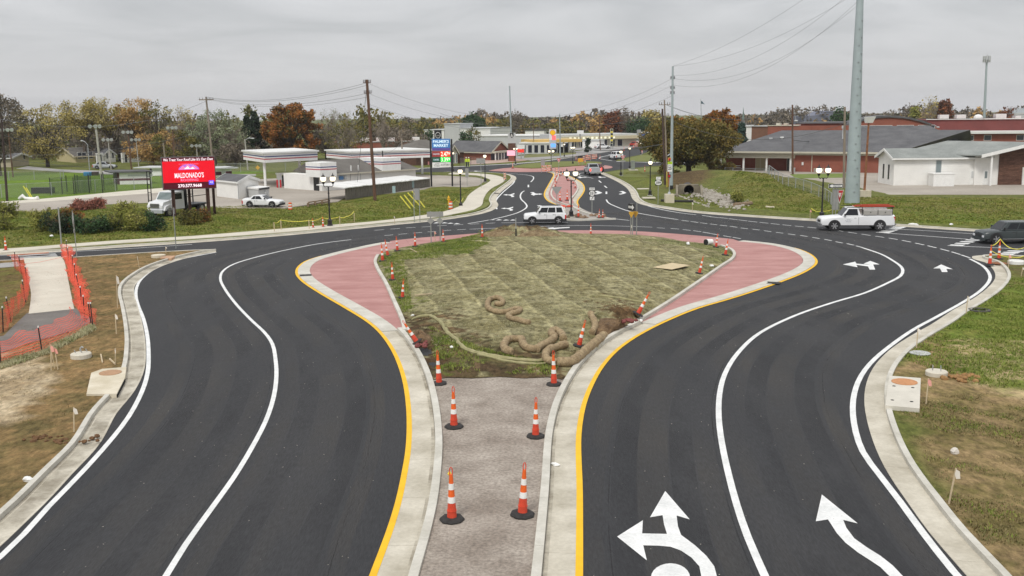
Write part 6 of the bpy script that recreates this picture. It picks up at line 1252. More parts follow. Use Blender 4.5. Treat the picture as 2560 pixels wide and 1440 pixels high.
def stripebox(u0, u1, v0, v1, z0, z1):
 bx = b.box('sign_box', u0, u1, v0, v1, z0, z1, whitem); h = z1 - z0
 for f, m in ((.66, blueS), (.50, redS)):
  b.box('stripe', u0 - .01, u1 + .01, v0 - .02, v0 - .005, z0 + h * f, z0 + h * (f + .06), m, bx); b.box('stripe', u0 - .02, u0 - .005, v0, v1, z0 + h * f, z0 + h * (f + .06), m, bx); b.box('stripe', u1 + .005, u1 + .02, v0, v1, z0 + h * f, z0 + h * (f + .06), m, bx)
stripebox(-3.2, -.55, -.9, 2.4, z(440), z(404)); stripebox(b.x(980), b.x(1040), -.5, 5, z(434), z(401)); b.box('door', -2.46, -2.40, .6, 1.8, .1, 2.3, blackm)
for u, v, w_ in ((.4, -.5, .6), (1.2, -.5, .35)): b.box('meter_box', u, u + w_, -.25, -.01, z(450), z(441), greyw if u > 1 else mat('blue_box', (.08, .20, .40), .6, 0))
for px in (890, 913): b.box('vent_pipe', b.x(px), b.x(px) + .12, .2, .32, z(432), z(416), whitem)
for px in (884, 915, 950): b.box('downpipe', b.x(px), b.x(px) + .06, -.08, -.01, .3, z(437), greyw)
# wooden screen with white lean-to roof
A_, B_ = P(864, 500, .1), P(1076, 467, .1); r = thing('screen_wall', 'weathered board screen with a sloping white metal roof along the market lot', 'fence', (A_.x, A_.y, .08)); n = 78; hh0 = HZ(A_, 470); hh1 = HZ(B_, 446); nrm = Vector((-(B_ - A_).y, (B_ - A_).x, 0)).normalized()
wm = mat('grey_weathered_boards', (.165, .150, .130), .95, .3, scale=3, stretch=(4, 4, .5))
for i in range(n):
 p = A_.lerp(B_, i / n); q = A_.lerp(B_, (i + .9) / n); h = hh0 + (hh1 - hh0) * i / n + R.uniform(-.03, .03); off = nrm * (.02 * (i % 2)); mb = MB()
 mb.add([p + off, q + off, q + off + nrm * .03, p + off + nrm * .03] + [v + Vector((0, 0, h)) for v in (p + off, q + off, q + off + nrm * .03, p + off + nrm * .03)], [(3, 2, 1, 0), (4, 5, 6, 7), (0, 1, 5, 4), (1, 2, 6, 5), (2, 3, 7, 6), (3, 0, 4, 7)]); part('board', mb, wm, r, wcoord=True)
n = 16
for i in range(n):
 a, c = A_.lerp(B_, (i - .4) / n) - nrm * .35, A_.lerp(B_, (i + .56) / n) - nrm * .35; h0 = hh0 + (hh1 - hh0) * (i / n); dz = R.uniform(-.04, .04); a.z = h0 + .10 + dz; c.z = h0 + (hh1 - hh0) / n + .10; e, f = a + nrm * 4.0, c + nrm * 4.0; e.z += .32; f.z += .32
 mb = MB(); mb.slab(a, c, f, e, .10); part('roof_sheet', mb, whroof, r, wcoord=True)
for px, py in ((983, 487), (1030, 474)):
 q = P(px, py, .1) - nrm * .12; mb = MB(); hz_ = HZ(q, py - 20); mb.add([q + Vector((-.2, 0, hz_ - .9)), q + Vector((.2, 0, hz_ - .9)), q + Vector((.2, 0, hz_)), q + Vector((-.2, 0, hz_))], [(0, 1, 2, 3)]); part('notice', mb, mat('notice_board', (.35, .48, .50), .6, .2, scale=9), r, wcoord=True)
b = Bd('white_shed', 'white gable shed with dark roof right of the red screen', 'shed', (597, 500), (648, 492), (543, 493), None); b.gable(b.z(456), b.z(444), siding, shing, 'b', .2, fas=whitem); b.box('corner_post', -.06, .06, -.03, .06, 0, b.z(456), greyw); b.win(b.w * .4, b.w * .8, .1, b.z(470), whitem, frame=greyw)
b = Bd('equipment_box', 'white metal equipment box with round emblem behind the white coupe', 'container', (647, 500), (674, 496), (622, 497), None); b.box('box', 0, b.w, 0, b.d, .1, b.z(474), greyw); b.box('lid', -.1, b.w + .1, -.1, b.d + .1, b.z(474), b.z(470), whitem); b.box('dark_band', .1, b.w, -.13, -.1, b.z(475), b.z(471), blackm)
q = b.pt(b.w * .55, -.02, b.z(484)); mb = MB(); mb.xprism([(q.x + .38 * math.cos(t * .39), q.z + .28 * math.sin(t * .39)) for t in range(16)], q.y - .03, q.y - .02); part('emblem_ring', mb, mat('emblem_grey', (.3, .31, .32), .5, 0), b.r, wcoord=True); mb = MB(); mb.xprism([(q.x + .24 * math.cos(t * .39), q.z + .16 * math.sin(t * .39)) for t in range(16)], q.y - .04, q.y - .032); part('emblem', mb, greyw, b.r, wcoord=True)
# pumps
b = Bd('fuel_pump', 'white pump island kiosk with dark fuel dispenser under the left canopy', 'fuel pump', (700, 468), (720, 467), None, 1.2); b.box('kiosk_roof', -.1, b.w + .1, -.1, 1.3, b.z(437), b.z(433), whitem); b.box('side_column', 0, .35, 0, 1.2, 0, b.z(437), whitem); b.box('dispenser', .5, 1.0, .2, .8, 0, b.z(446), blackm); b.box('side_column', 1.0, b.w, .4, 1.0, 0, b.z(458), whitem)
for px, lb in ((698, 'red bollard pair left of the pump kiosk'), (728, 'dark red bin right of the pump kiosk')):
 q = P(px, 469, .12); r = thing('bollard', lb, 'bollard', q); k = PXM(q); h = HZ(q, 450) - .1
 if px < 700:
  for s in (-4, 4): mb = MB(); mb.box(s / k - .1, s / k + .1, -.1, .1, 0, h); part('bollard_post', mb, sred, r)
 else: mb = MB(); mb.lathe([(.3, 0), (.32, h * .8), (.2, h)], 10); part('bin', mb, mat('dark_red_bin', (.18, .02, .05), .5, 0), r)
q = P(777, 474, .12); mb = MB(); mb.box(-.08, .08, -.08, .08, 0, .75); o = solo('bollard', mb, whitem, 'small white bollard left of the market door', 'bollard'); o.location = q
q1, q2 = P(770, 516, .12), P(822, 508, .12); r = thing('timber_rail', 'low grey timber rail left of the twin lamp', 'rail', q1); mb = MB(); mb.tube([q1 + Vector((0, 0, .2)), q2 + Vector((0, 0, .2))], .10, 4); mb.tube([q1 + Vector((0, .3, .42)), q2 + Vector((0, .3, .42))], .09, 4); part('rails', mb, wood, r, wcoord=True)
for i in range(4): v = q1.lerp(q2, i / 3); mb = MB(); mb.box(v.x - .1, v.x + .1, v.y - .1, v.y + .3, .1, .5); part('rail_block', mb, wood, r, wcoord=True)
# -- field huts and houses at left
b = Bd('field_hut', 'maroon and white ball field hut with flat dark roof', 'hut', (300, 463), (377, 461), (283, 458), None); b.box('wall', 0, b.w, 0, 5, 0, b.z(431), whitem); b.box('maroon_band', -.01, b.w + .01, -.03, 5, b.z(452), b.z(447), mroon); b.box('maroon_side', -.04, -.005, 0, 5, 0, b.z(433), mroon); b.box('roof', -1.3, b.w + .3, -.5, 5.4, b.z(432), b.z(428.5), shing); b.win(b.x(318), b.x(372), b.z(442), b.z(437), greyw)
b = Bd('dugout', 'flat roofed dark dugout behind the red screen', 'dugout', (345, 441), (415, 441), None, 5); b.box('roof', -.5, b.w, -.5, 5, b.z(420.5), b.z(418), greyw); b.box('back_wall', 0, b.w - 3, 4, 4.5, 0, b.z(421), shing); b.box('end_wall', b.w - 2.6, b.w, 0, 4.5, 0, b.z(419), whitem)
b = Bd('dugout', 'white and maroon hut with grey door right of the red screen', 'dugout', (537, 443), (580, 441), None, 5); b.box('wall', 0, b.w, 0, 5, 0, b.z(423), whitem); b.box('maroon_band', -.01, b.w + .01, -.03, .01, .3, .9, mroon); b.box('roof', -.4, b.w + 1, -.6, 5.4, b.z(423), b.z(420), greyw); b.win(b.x(555), b.x(563), .2, b.z(427), greyw, nm='door')
b = Bd('bungalow', 'pale cream bungalow at the far left edge', 'house', (28, 419), (73, 414), (-60, 421), None); b.gable(b.z(395), b.z(386), cream, shing, 'b', .5, fas=whitem); b.win(b.w * .70, b.w * .80, 1.5, 2.4, face='a'); 
b = Bd('bungalow', 'yellow bungalow with grey roof among the left trees', 'house', (190, 408), (239, 406), (142, 404), None); b.gable(b.z(391), b.z(372), yell, shingb, 'a', .5, fas=cream); b.win(.5, 2.4, 1.0, 2.4, mull=1); b.win(3.0, 3.9, 1.0, 2.4)
for (n_, rr, l_, ey, ry, lb) in (((262, 408), (290, 406), (233, 402), 386, 374, 'white cottage with dark roof right of the yellow bungalow'), ((325, 407), (353, 405), (296, 402), 384, 371, 'second white cottage with dark roof, farther right')):
 b = Bd('cottage', lb, 'house', n_, rr, l_, None); b.gable(b.z(ey), b.z(ry), siding, shing, 'b', .4, fas=whitem); b.win(.7, 1.2, 1.0, 2.2); b.win(b.w * .7, b.w * .7 + .5, 1.0, 2.2); b.box('porch', -2.4, -.2, -.1, 1.4, .0, 2.3, siding); b.win(-1.6, -.9, .2, 2.0, off=-.1, nm='door')
b = Bd('recycling_container', 'blue container with a dark one beside it behind the field', 'container', (209, 441), (246, 440), None, 2); b.box('blue_container', 0, b.w * .52, 0, 2, 0, b.z(431), mat('container_blue', (.05, .22, .42), .5, .2, scale=2)); b.box('dark_container', b.w * .55, b.w, 0, 2, 0, b.z(431), mat('container_dark', (.06, .04, .04), .5, .2, scale=2))
# far brick shops behind the market
b = Bd('brick_shops', 'long low red brick building with rooftop units behind the market', 'building', (845, 392), (1045, 388), None, 14); b.box('wall', 0, b.w, 0, 14, 0, b.z(357), brick); b.box('parapet', -.2, b.w + .2, -.2, .2, b.z(357), b.z(354.5), greyw)
for px, w_ in ((905, 20), (945, 18), (975, 14), (1035, 16)): b.box('rooftop_unit', b.x(px), b.x(px) + w_ / b.k, 3, 6, b.z(356), b.z(347), whitem)
b = Bd('porch_building', 'brown roofed building with small gabled porch left of the bank', 'building', (1040, 415), (1160, 408), None, 11); b.box('wall', 0, b.w, 0, 11, 0, b.z(385), brickd); b.hip(b.z(386), b.z(352), shingb, 0, b.w, 0, 11); b.gable(b.z(384), b.z(368), trimc, shingb, 'b', .3, u0=b.x(1138), u1=b.x(1163), v0=-1.5, v1=4, fas=trimc)
for px in (1140, 1149, 1158): b.win(b.x(px) - .1, b.x(px) + .28, .3, b.z(388), wpale, off=-1.5)
b = Bd('bank_building', 'red brick bank with dark gable roof and pale columned porch', 'building', (1227, 402), (1272, 397), (1161, 400), None); b.gable(b.z(380), b.z(356), brick, shing, 'b', .5, fas=trimc, v1=13); b.r['label'] = 'red brick bank with dark gable roof and pale columned porch'
b.box('porch_wall', 0, b.w, -.1, -.02, .2, b.z(382), mat('porch_dark', (.05, .05, .08), .5, 0)) ; [b.box('column', u, u + .25, -1.4, -1.15, 0, b.z(382), whitem) for u in (.1, 1.6, 3.2, 4.6)]; b.box('porch_beam', -.1, b.w + .2, -1.5, .1, b.z(383), b.z(379), trimc)
def farb(nm, lb, x0, x1, yb, yt, m, d=12, roof=None, extra=None):
 b = Bd(nm, lb, 'building', (x0, yb), (x1, yb - .01), None, d); b.box('wall', 0, b.w, 0, d, 0, b.z(yt), m); b.box('roof_edge', -.2, b.w + .2, -.2, d + .2, b.z(yt), b.z(yt) + .3, roof or greyw); return b
b = farb('tower_block', 'tall pale square warehouse tower beyond the price sign', 1112, 1150, 362, 311, greyw); b = farb('warehouse', 'long white warehouse right of the pale tower', 1151, 1226, 362, 322, whitem, 20); farb('warehouse', 'low white warehouse left of the pale tower', 1062, 1111, 362, 326, whitem, 20)
b = farb('warehouse', 'long low white roofed shed before the pale tower', 1195, 1362, 367, 341, greyw, 18, whroof); b = farb('shop', 'dark fronted flat shop left of the grey monument sign', 1300, 1372, 386, 359, greyw, 9, whroof)
for i in range(6): b.win(.5 + i * 1.6, 1.5 + i * 1.6, .4, 2.3)
b = farb('fuel_shop', 'white fuel station shop below the yellow canopy', 1345, 1415, 378, 358, siding, 7)
for i in range(4): b.win(.8 + i * 2.2, 2.0 + i * 2.2, .4, 2.2)
b = farb('cottage', 'white houses far beyond the grey monument sign', 1313, 1360, 345, 327, siding, 8, shing)
b = Bd('fuel_canopy', 'yellow edged fuel station canopy beyond the roundabout', 'canopy', (1332, 386), (1455, 383), None, 9); b.box('canopy_roof', 0, b.w, 0, 9, b.z(357), b.z(350), mat('canopy_yellow', (.62, .42, .14), .5, .05))
for px in (1348, 1376, 1410, 1421, 1435, 1450): b.box('post', b.x(px), b.x(px) + .25, 2, 2.25, 0, b.z(357), whitem)
b.box('pump_row', b.x(1395), b.x(1440), 3, 4, 0, 1.6, blackm)
b = Bd('strip_shops', 'long low beige shop row with square pale letters along the fascia', 'building', (1405, 371), (1590, 366), None, 14); b.box('wall', 0, b.w, 0, 14, 0, b.z(349), trimc); b.box('fascia', -.3, b.w + .2, -1.2, 0, b.z(350), b.z(342), mat('beige_fascia', (.55, .50, .33), .7, .05)); b.box('roof', -.3, b.w + .2, 0, 14, b.z(349), b.z(337), greyw)
for i, ch in enumerate('BIG DISCOUNT MART'):
 if ch != ' ' and False: pass
for i in range(11): q = b.pt(2 + i * 1.45, -1.25, 0); mb = MB(); mb.box(q.x - .42, q.x + .42, q.y - .04, q.y, b.z(348.6), b.z(343.6)); part('letter_box', mb, mat('lit_letter_box', (.8, .78, .6), .5, 0, emit=(1, .95, .7), es=.25), b.r, wcoord=True)
for i in range(7): b.win(3 + i * 2.6, 4.6 + i * 2.6, .3, b.z(352))
b = farb('warehouse', 'long white metal warehouse at the end of the far street', 1527, 1652, 350, 316, whroof, 20, greyw); farb('shop', 'blue fronted shop near the pole bases at the street end', 1602, 1642, 352, 332, mat('blue_front', (.06, .11, .30), .6, .1), 9, whroof)
b = farb('shop', 'low pale shed behind the white van in the shop lot', 1456, 1500, 371, 352, siding, 6)
# right hand complex
b = Bd('clinic', 'long red brick clinic with grey hip roof and columned porch', 'building', (1800, 428), (2190, 434), None, 22); z = b.z; zw = z(384)
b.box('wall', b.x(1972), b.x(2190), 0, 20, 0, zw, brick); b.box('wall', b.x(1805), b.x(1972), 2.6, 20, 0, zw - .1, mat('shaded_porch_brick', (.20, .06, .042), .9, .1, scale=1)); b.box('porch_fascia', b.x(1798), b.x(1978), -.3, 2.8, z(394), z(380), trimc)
b.box('eave_board', b.x(1795), b.x(2195), -1.0, -.86, z(381.5), z(377.5), trimc); b.box('eave_soffit', b.x(1965), b.x(2192), -.5, .02, z(386), z(381), trimc)
for px in (1801, 1857, 1912, 1968): b.box('column', b.x(px) - .14, b.x(px) + .14, -.1, .18, 0, z(394), whitem)
b.win(b.x(1878), b.x(1900), .1, 2.2, mat('beige_door', (.38, .33, .22), .7, .03), off=2.6, frame=trimc, nm='door', mull=1); b.win(b.x(1953), b.x(1965), .1, 2.3, off=2.6, frame=trimc, nm='door'); b.box('bench', b.x(1817), b.x(1842), 2.0, 2.3, .55, .62, whitem); b.box('bench', b.x(1817), b.x(1842), 2.3, 2.38, .8, .9, whitem)
for px in (2016, 2100): b.box('downpipe', b.x(px), b.x(px) + .12, -.12, -.01, .1, zw, trimc)
b.win(b.x(2023), b.x(2044), .25, .65, mat('louvre', (.25, .23, .2), .8, .2), frame=trimc); b.box('air_unit', b.x(1974), b.x(1981), -1.2, -.5, 0, .8, greyw); b.box('meter', b.x(1994), b.x(1998), -.2, -.01, 1.2, 1.7, whitem)
mb = MB(); e = b.z(379); u0, u1 = b.x(1793), b.x(2200); mb.add([b.pt(u0, -1, e), b.pt(u1, -1, e), b.pt(u1 + 10, 14, b.z(342) * 1.0 + .8), b.pt(b.x(1905), 14, b.z(342) + .8), b.pt(u0, 29, e), b.pt(u1 + 10, 29, e)], [(0, 1, 2, 3), (0, 3, 4), (3, 2, 5, 4), (1, 5, 2)]); part('roof', mb, shing, b.r, wcoord=True)
for px, py, h, m in ((1896, 356, .8, greyw), (1923, 352, .7, whitem), (2068, 338, 1.6, greyw), (2085, 340, 1.8, greyw), (2096, 334, .6, whitem)):
 q = b.pt(b.x(px), 8, 0); t0 = HZ(q, py); mb = MB(); mb.cyl((q.x, q.y, t0 - .6), (q.x, q.y, t0 + h * .7), .18, n=8); mb.cyl((q.x, q.y, t0 + h * .7), (q.x, q.y, t0 + h), .32, n=8); part('roof_vent', mb, m, b.r, wcoord=True)
b = Bd('clinic_wing', 'brick clinic wing with long grey roof behind the white building', 'building', (2175, 424), (2400, 426), None, 18); z = b.z; b.box('wall', 0, b.w, 0, 18, 0, z(364), brick); b.box('eave_board', -.3, b.w, -1.0, -.85, z(366), z(361), trimc); b.win(b.x(2182), b.x(2191), 1.2, z(378) - .2, wpale, frame=trimc)
mb = MB(); e = z(362); mb.add([b.pt(-1, -1, e), b.pt(b.w + 1, -1, e), b.pt(b.x(2302), 9, z(326) + .6), b.pt(-3, 9, z(326) + .6), b.pt(-1, 19, e), b.pt(b.w + 1, 19, e)], [(0, 1, 2, 3), (1, 5, 2), (3, 2, 5, 4), (0, 3, 4)]); part('roof', mb, shing, b.r, wcoord=True)
q = b.pt(b.x(2242), 4, 0); t0 = HZ(q, 346); mb = MB(); mb.cyl((q.x, q.y, t0 - .3), (q.x, q.y, t0 + .6), .14, n=8); part('roof_vent', mb, whitem, b.r, wcoord=True)
b.box('air_unit', b.x(2178), b.x(2193), -1.8, -.6, 0, 1.0, trimc)
b = Bd('school_hall', 'arched red brick hall rising behind the clinic roof', 'building', (2085, 395), (2352, 395), None, 20); z = b.z; pr = [(0, 0), (b.w, 0), (b.w, z(328))] + [(b.w * (1 - t / 10), z(328) + (z(293) - z(328)) * math.sin(math.pi * t / 10) ** .8) for t in range(1, 10)] + [(0, z(312) - .8)]
vs = [b.pt(u, 0, zz) for u, zz in pr] + [b.pt(u, 20, zz) for u, zz in pr]; n = len(pr); mb = MB(); mb.add(vs, [tuple(range(n)), tuple(range(2 * n - 1, n - 1, -1))] + [(i, (i + 1) % n, n + (i + 1) % n, n + i) for i in range(n)]); part('wall', mb, brick, b.r, wcoord=True)
cr = pr[3:-1]; mb = MB()
for (ua, za), (ub, zb_) in zip(cr[:-1], cr[1:]): mb.add([b.pt(ua, -.3, za - .15), b.pt(ub, -.3, zb_ - .15), b.pt(ub, -.3, zb_ + .25), b.pt(ua, -.3, za + .25), b.pt(ub, 20, zb_ + .25), b.pt(ua, 20, za + .25)], [(0, 1, 2, 3), (3, 2, 4, 5)])
part('roof_edge', mb, shing, b.r, wcoord=True)
for px in (2140, 2175, 2222, 2268): b.win(b.x(px), b.x(px) + 35 / b.k, z(321), z(315))
b = Bd('school_block', 'brick school block with dark clerestory windows left of the arched hall', 'building', (1917, 395), (2122, 396), None, 22); z = b.z; b.box('wall', 0, b.w, 0, 22, 0, z(315), brick); b.box('upper_wall', b.x(1992), b.x(2085), 2, 20, 0, z(310), brick); b.box('roof_edge', b.x(1985), b.x(2092), 1.4, 20, z(310), z(307), shing); b.win(b.x(2018), b.x(2068), z(326), z(318), off=1.95, mull=2); b.box('parapet', -.2, b.x(1990), -.15, .1, z(315), z(313), trimc)
for px, w_ in ((1930, 10), (1948, 9)): b.box('rooftop_unit', b.x(px), b.x(px) + w_ / b.k, 5, 8, z(316), z(309), trimc)
b = Bd('school_block', 'dull brown block at the left end of the school', 'building', (1877, 392), (1918, 394), None, 12); b.box('wall', 0, b.w, 0, 12, 0, b.z(316), mat('brown_brick_wall', (.20, .10, .065), .9, .1)); b.box('roof_edge', -.2, b.w, -.2, 12, b.z(316), b.z(314), greyw)
b = farb('shop', 'white block with a red word left of the school', 1853, 1879, 388, 317, whitem, 8); mb = MB(); text('SALE', 1.2, .4, sred, b.r, 1.2, -.05, b.z(327))
b = Bd('gymnasium', 'big dark red brick gymnasium with white rooftop units at right', 'building', (2290, 392), (2700, 392), None, 30); z = b.z; b.box('wall', b.x(2312), b.w, 2, 30, 0, z(300), mat('maroon_brick', (.175, .05, .045), .9, .12, scale=.4)); b.box('parapet', b.x(2310), b.w, 1.7, 2.3, z(300), z(298), whroof); b.box('lower_wall', b.x(2320), b.w, -4, 2, 0, z(334), brick); b.box('canopy_roof', b.x(2300), b.w, -5, 3, z(334), z(328), whroof)
for px in (2343, 2388, 2424, 2490, 2522): b.win(b.x(px), b.x(px) + 14 / b.k, z(350), z(338), off=-4)
for px, w_, h in ((2345, 20, 10), (2382, 20, 10), (2466, 22, 11), (2507, 12, 6)): b.box('rooftop_unit', b.x(px), b.x(px) + w_ / b.k, 6, 9, z(298), z(298 - h), whitem)
mb = MB(); q = b.pt(b.x(2430), 7, z(297)); mb.ball(tuple(q), 1.0, 10, 6, .8); part('roof_dome', mb, whitem, b.r, wcoord=True)
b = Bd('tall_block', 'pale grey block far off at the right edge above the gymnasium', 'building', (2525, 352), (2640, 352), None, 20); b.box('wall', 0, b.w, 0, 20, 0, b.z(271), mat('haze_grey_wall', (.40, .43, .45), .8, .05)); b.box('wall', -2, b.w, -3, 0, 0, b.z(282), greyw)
# white building in front
b = Bd('white_building', 'white sided building with green-grey roof and brick gable end at right', 'building', (2233, 466), (2470, 464), (2194, 458), None); z = b.z; b.gable(z(395), z(376), siding, shingg, 'a', .45, fas=whitem, u1=b.w, v1=b.d)
for u in (.35, .68): b.win(b.d * u - .35, b.d * u + .02, .9, z(413) - .1, face='b', frame=blk)
b.win(b.x(2329), b.x(2340), 1.4, z(403), wpale, frame=greyw)
for i in range(16): zz_l = .25 + i * .21; b.box('siding_lap', b.x(2236), b.x(2418), -.018, 0, zz_l, zz_l + .015, whitem)
b.box('bin_screen', b.x(2310), b.x(2357), -2.2, -.3, .1, z(434), whitem); b.box('screen_rail', b.x(2309), b.x(2358), -2.25, -.25, z(434), z(432), whitem)
b.box('front_wall', b.x(2415), b.x(2470), -.35, 8, 0, z(386), siding); b.box('brick_wall', b.x(2469), b.x(2700), -.55, 8, 0, z(388), brickd)
for px, m in ((2408, greyw), (2436, wpale)): b.win(b.x(px), b.x(px) + .55, .2, 2.1, whitem, off=-.02 if px < 2415 else -.35, nm='door'); b.win(b.x(px) + .12, b.x(px) + .45, 1.0, 1.9, wpale if m is wpale else greyw, off=-.06 if px < 2415 else -.39)
b.box('white_door', b.x(2522), b.x(2532), -.75, -.54, .1, 2.4, whitem)
for px, yt in ((2440, 387), (2532, 362)): b.box('porch_post', b.x(px), b.x(px) + .22, -1.8, -1.58, 0, z(yt) - .1, whitem)
pk_, el_, er_ = z(360), z(391), z(393); u0, um, u1 = b.x(2416), b.x(2538), b.x(2690); bk = Vector((-7.5, 9.5))
def rp_(u, v, zz): return b.pt(u, v, zz)
def bkk(p): return Vector((p.x + bk.x, p.y + bk.y, p.z))
fl_, fm, fr_ = rp_(u0, -2, el_), rp_(um, -2, pk_), rp_(u1, -2, er_)
mb = MB(); mb.add([fl_, fm, bkk(fm), bkk(fl_)] + [v + Vector((0, 0, .15)) for v in (fl_, fm, bkk(fm), bkk(fl_))], [(3, 2, 1, 0), (4, 5, 6, 7), (0, 1, 5, 4), (1, 2, 6, 5), (2, 3, 7, 6), (3, 0, 4, 7)]); part('gable_roof', mb, shingg, b.r, wcoord=True)
mb = MB(); mb.add([fm, fr_, bkk(fr_), bkk(fm)] + [v + Vector((0, 0, .15)) for v in (fm, fr_, bkk(fr_), bkk(fm))], [(3, 2, 1, 0), (4, 5, 6, 7), (0, 1, 5, 4), (1, 2, 6, 5), (2, 3, 7, 6), (3, 0, 4, 7)]); part('gable_roof', mb, shingg, b.r, wcoord=True)
for a, c in ((fl_, fm), (fm, fr_)):
 f = Vector((0, -.06, 0)); mb = MB(); mb.add([a + f - Vector((0, 0, .22)), c + f - Vector((0, 0, .22)), c + f + Vector((0, 0, .2)), a + f + Vector((0, 0, .2))] + [a - Vector((0, 0, .22)), c - Vector((0, 0, .22)), c + Vector((0, 0, .2)), a + Vector((0, 0, .2))], [(0, 1, 2, 3), (4, 7, 6, 5), (0, 4, 5, 1), (3, 2, 6, 7)]); part('barge_board', mb, whitem, b.r, wcoord=True)
g0 = rp_(b.x(2470), -.54, z(390)); g1 = rp_(um, -.54, pk_ - .15); g2 = rp_(b.x(2690), -.54, z(392)); mb = MB(); mb.add([rp_(b.x(2425), -.36, z(391)), rp_(b.x(2470), -.36, z(391)), rp_(b.x(2470), -.36, z(378))], [(0, 1, 2)]); part('gable_infill', mb, siding, b.r, wcoord=True)
mb = MB(); mb.add([g0, g2, g1, rp_(b.x(2470), -.54, z(378))], [(0, 1, 2, 3)]); part('gable_infill', mb, brickd, b.r, wcoord=True)
# church far away
q = P(1857, 331); r = thing('church', 'distant church with tall thin spire on the skyline', 'church', q); h = HZ(q, 268); k = PXM(q); mb = MB(); mb.box(-3 / k, 3 / k, -2, 2, 0, HZ(q, 300)); part('tower', mb, mat('far_stone', (.16, .15, .15), .9, .1), r); mb = MB(); mb.cyl((0, 0, HZ(q, 300)), (0, 0, h), 3.2 / k, .05, 4); part('spire', mb, mat('copper_spire', (.14, .20, .18), .8, .1), r); mb = MB(); mb.box(-10 / k, 12 / k, 2, 14, 0, HZ(q, 308)); part('nave', mb, mat('far_stone', (.16, .15, .15), .9, .1), r)
q = P(2075, 328); r = thing('arena', 'distant domed grey hall on the skyline beyond the school', 'building', q); k = PXM(q); mb = MB(); n = 14; pr = [(-62 / k, 0), (40 / k, 0), (40 / k, HZ(q, 290)), (10 / k, HZ(q, 278)), (-8 / k, HZ(q, 277)), (-15 / k, HZ(q, 280)), (-28 / k, HZ(q, 287)), (-62 / k, HZ(q, 290))]; mb.xprism(pr, 0, 20); part('hall', mb, mat('far_blue_grey', (.16, .17, .22), .9, .05), r); mb = MB(); mb.box(10 / k, 60 / k, -4, 0, 0, HZ(q, 281)); part('side_hall', mb, mat('far_brown', (.24, .16, .12), .9, .05), r)
# ------------------------------------------------------------------ big signs
led = lambda nm, c, s: mat(nm, tuple(x * .15 for x in c), .5, 0, emit=c, es=s)
ledr = led('screen_red', (.85, .0, .015), .72); ledd = led('screen_dark', (.10, .0, .01), .6); ledw = led('screen_white', (1, .80, .86), 1.0); ledp = led('screen_pink', (1, .22, .40), .9); ledb = led('screen_blue', (.12, .10, .9), .9); ledv = led('screen_violet', (.45, .15, .65), .8)
qa, qb = P(439, 547, .1), P(519, 535, .1); ang = math.atan2(qb.y - qa.y, qb.x - qa.x) * .35; mid = (qa + qb) / 2; r = thing('advertising_screen', 'glowing red roofing advert screen on rusty steel posts by the shrubs', 'screen', mid, ang); k = PXM(mid); W_ = 118 / k; z0 = HZ(mid, 473.5); z1 = HZ(mid, 396); H_ = z1 - z0
mb = MB(); mb.box(-W_ / 2 - .08, W_ / 2 + .08, 0, .5, z0 - .08, z1 + .08); part('cabinet', mb, mat('cabinet_grey', (.12, .12, .12), .5, .1), r)
mb = MB(); mb.box(-W_ / 2, W_ / 2, -.02, -.005, z0, z1); scr = part('screen', mb, ledr, r)
mb = MB(); mb.box(-W_ / 2, W_ / 2, -.035, -.022, z1 - H_ * .115, z1); part('top_band', mb, ledd, scr); mb = MB(); mb.box(-W_ / 2, W_ / 2, -.035, -.022, z0, z0 + H_ * .20); part('bottom_band', mb, ledd, scr)
text("We Treat Your Roof Like It's Our Own", W_ * .95, H_ * .095, ledw, scr, 0, -.045, z1 - H_ * .062, italic=.2, bold=.012); text('21 YEARS IN BUSINESS', W_ * .38, H_ * .035, ledp, scr, W_ * .0, -.045, z1 - H_ * .21)
text("MALDONADO'S", W_ * .56, H_ * .17, ledw, scr, .0, -.062, z0 + H_ * .43, bold=.01); text('ROOFING', W_ * .34, H_ * .08, ledp, scr, 0, -.045, z0 + H_ * .275, bold=.02); text('270.577.9668', W_ * .46, H_ * .105, ledw, scr, 0, -.045, z0 + H_ * .095, bold=.025)
cxx, czz = 0, z0 + H_ * .64; ww = W_ * .19
mb = MB(); mb.xprism([(cxx + ww * 1.05 * math.cos(math.pi * t / 12), czz - .1 + H_ * .18 * math.sin(math.pi * t / 12)) for t in range(13)], -.042, -.036); part('logo_arch', mb, ledv, scr)
mb = MB(); mb.xprism([(-ww * .95, czz - .05), (-ww * .6, czz + H_ * .09), (-ww * .35, czz + H_ * .03), (-ww * .12, czz + H_ * .15), (ww * .2, czz + H_ * .04), (ww * .45, czz + H_ * .10), (ww * .95, czz - .05)], -.05, -.044); part('logo_roofs', mb, ledp, scr)
mb = MB(); mb.xprism([(-ww * .5, czz - .03), (-ww * .1, czz + H_ * .08), (ww * .1, czz), (ww * .4, czz + H_ * .05), (ww * .6, czz - .03)], -.058, -.052); part('logo_roof_light', mb, ledw, scr)
mb = MB(); mb.box(W_ * .37, W_ * .47, -.05, -.04, z0 + H_ * .10, z0 + H_ * .24); part('logo_square', mb, ledb, scr); text('42', W_ * .06, H_ * .06, ledw, scr, W_ * .42, -.056, z0 + H_ * .18)
for x, y, w_ in ((-W_ * .33, .25, .16), (W_ * .34, .25, .17), (-W_ * .0, 1.2, .13), (W_ * .48, 1.2, .12)):
 mb = MB(); mb.box(x - w_, x + w_, y - .03, y + .03, -.6, z0 + .3); mb.box(x - w_, x - w_ + .05, y - .15, y + .15, -.6, z0 + .3); mb.box(x + w_ - .05, x + w_, y - .15, y + .15, -.6, z0 + .3); part('steel_post', mb, mat('rusty_dark_steel', (.085, .045, .035), .85, .3, scale=4), r)
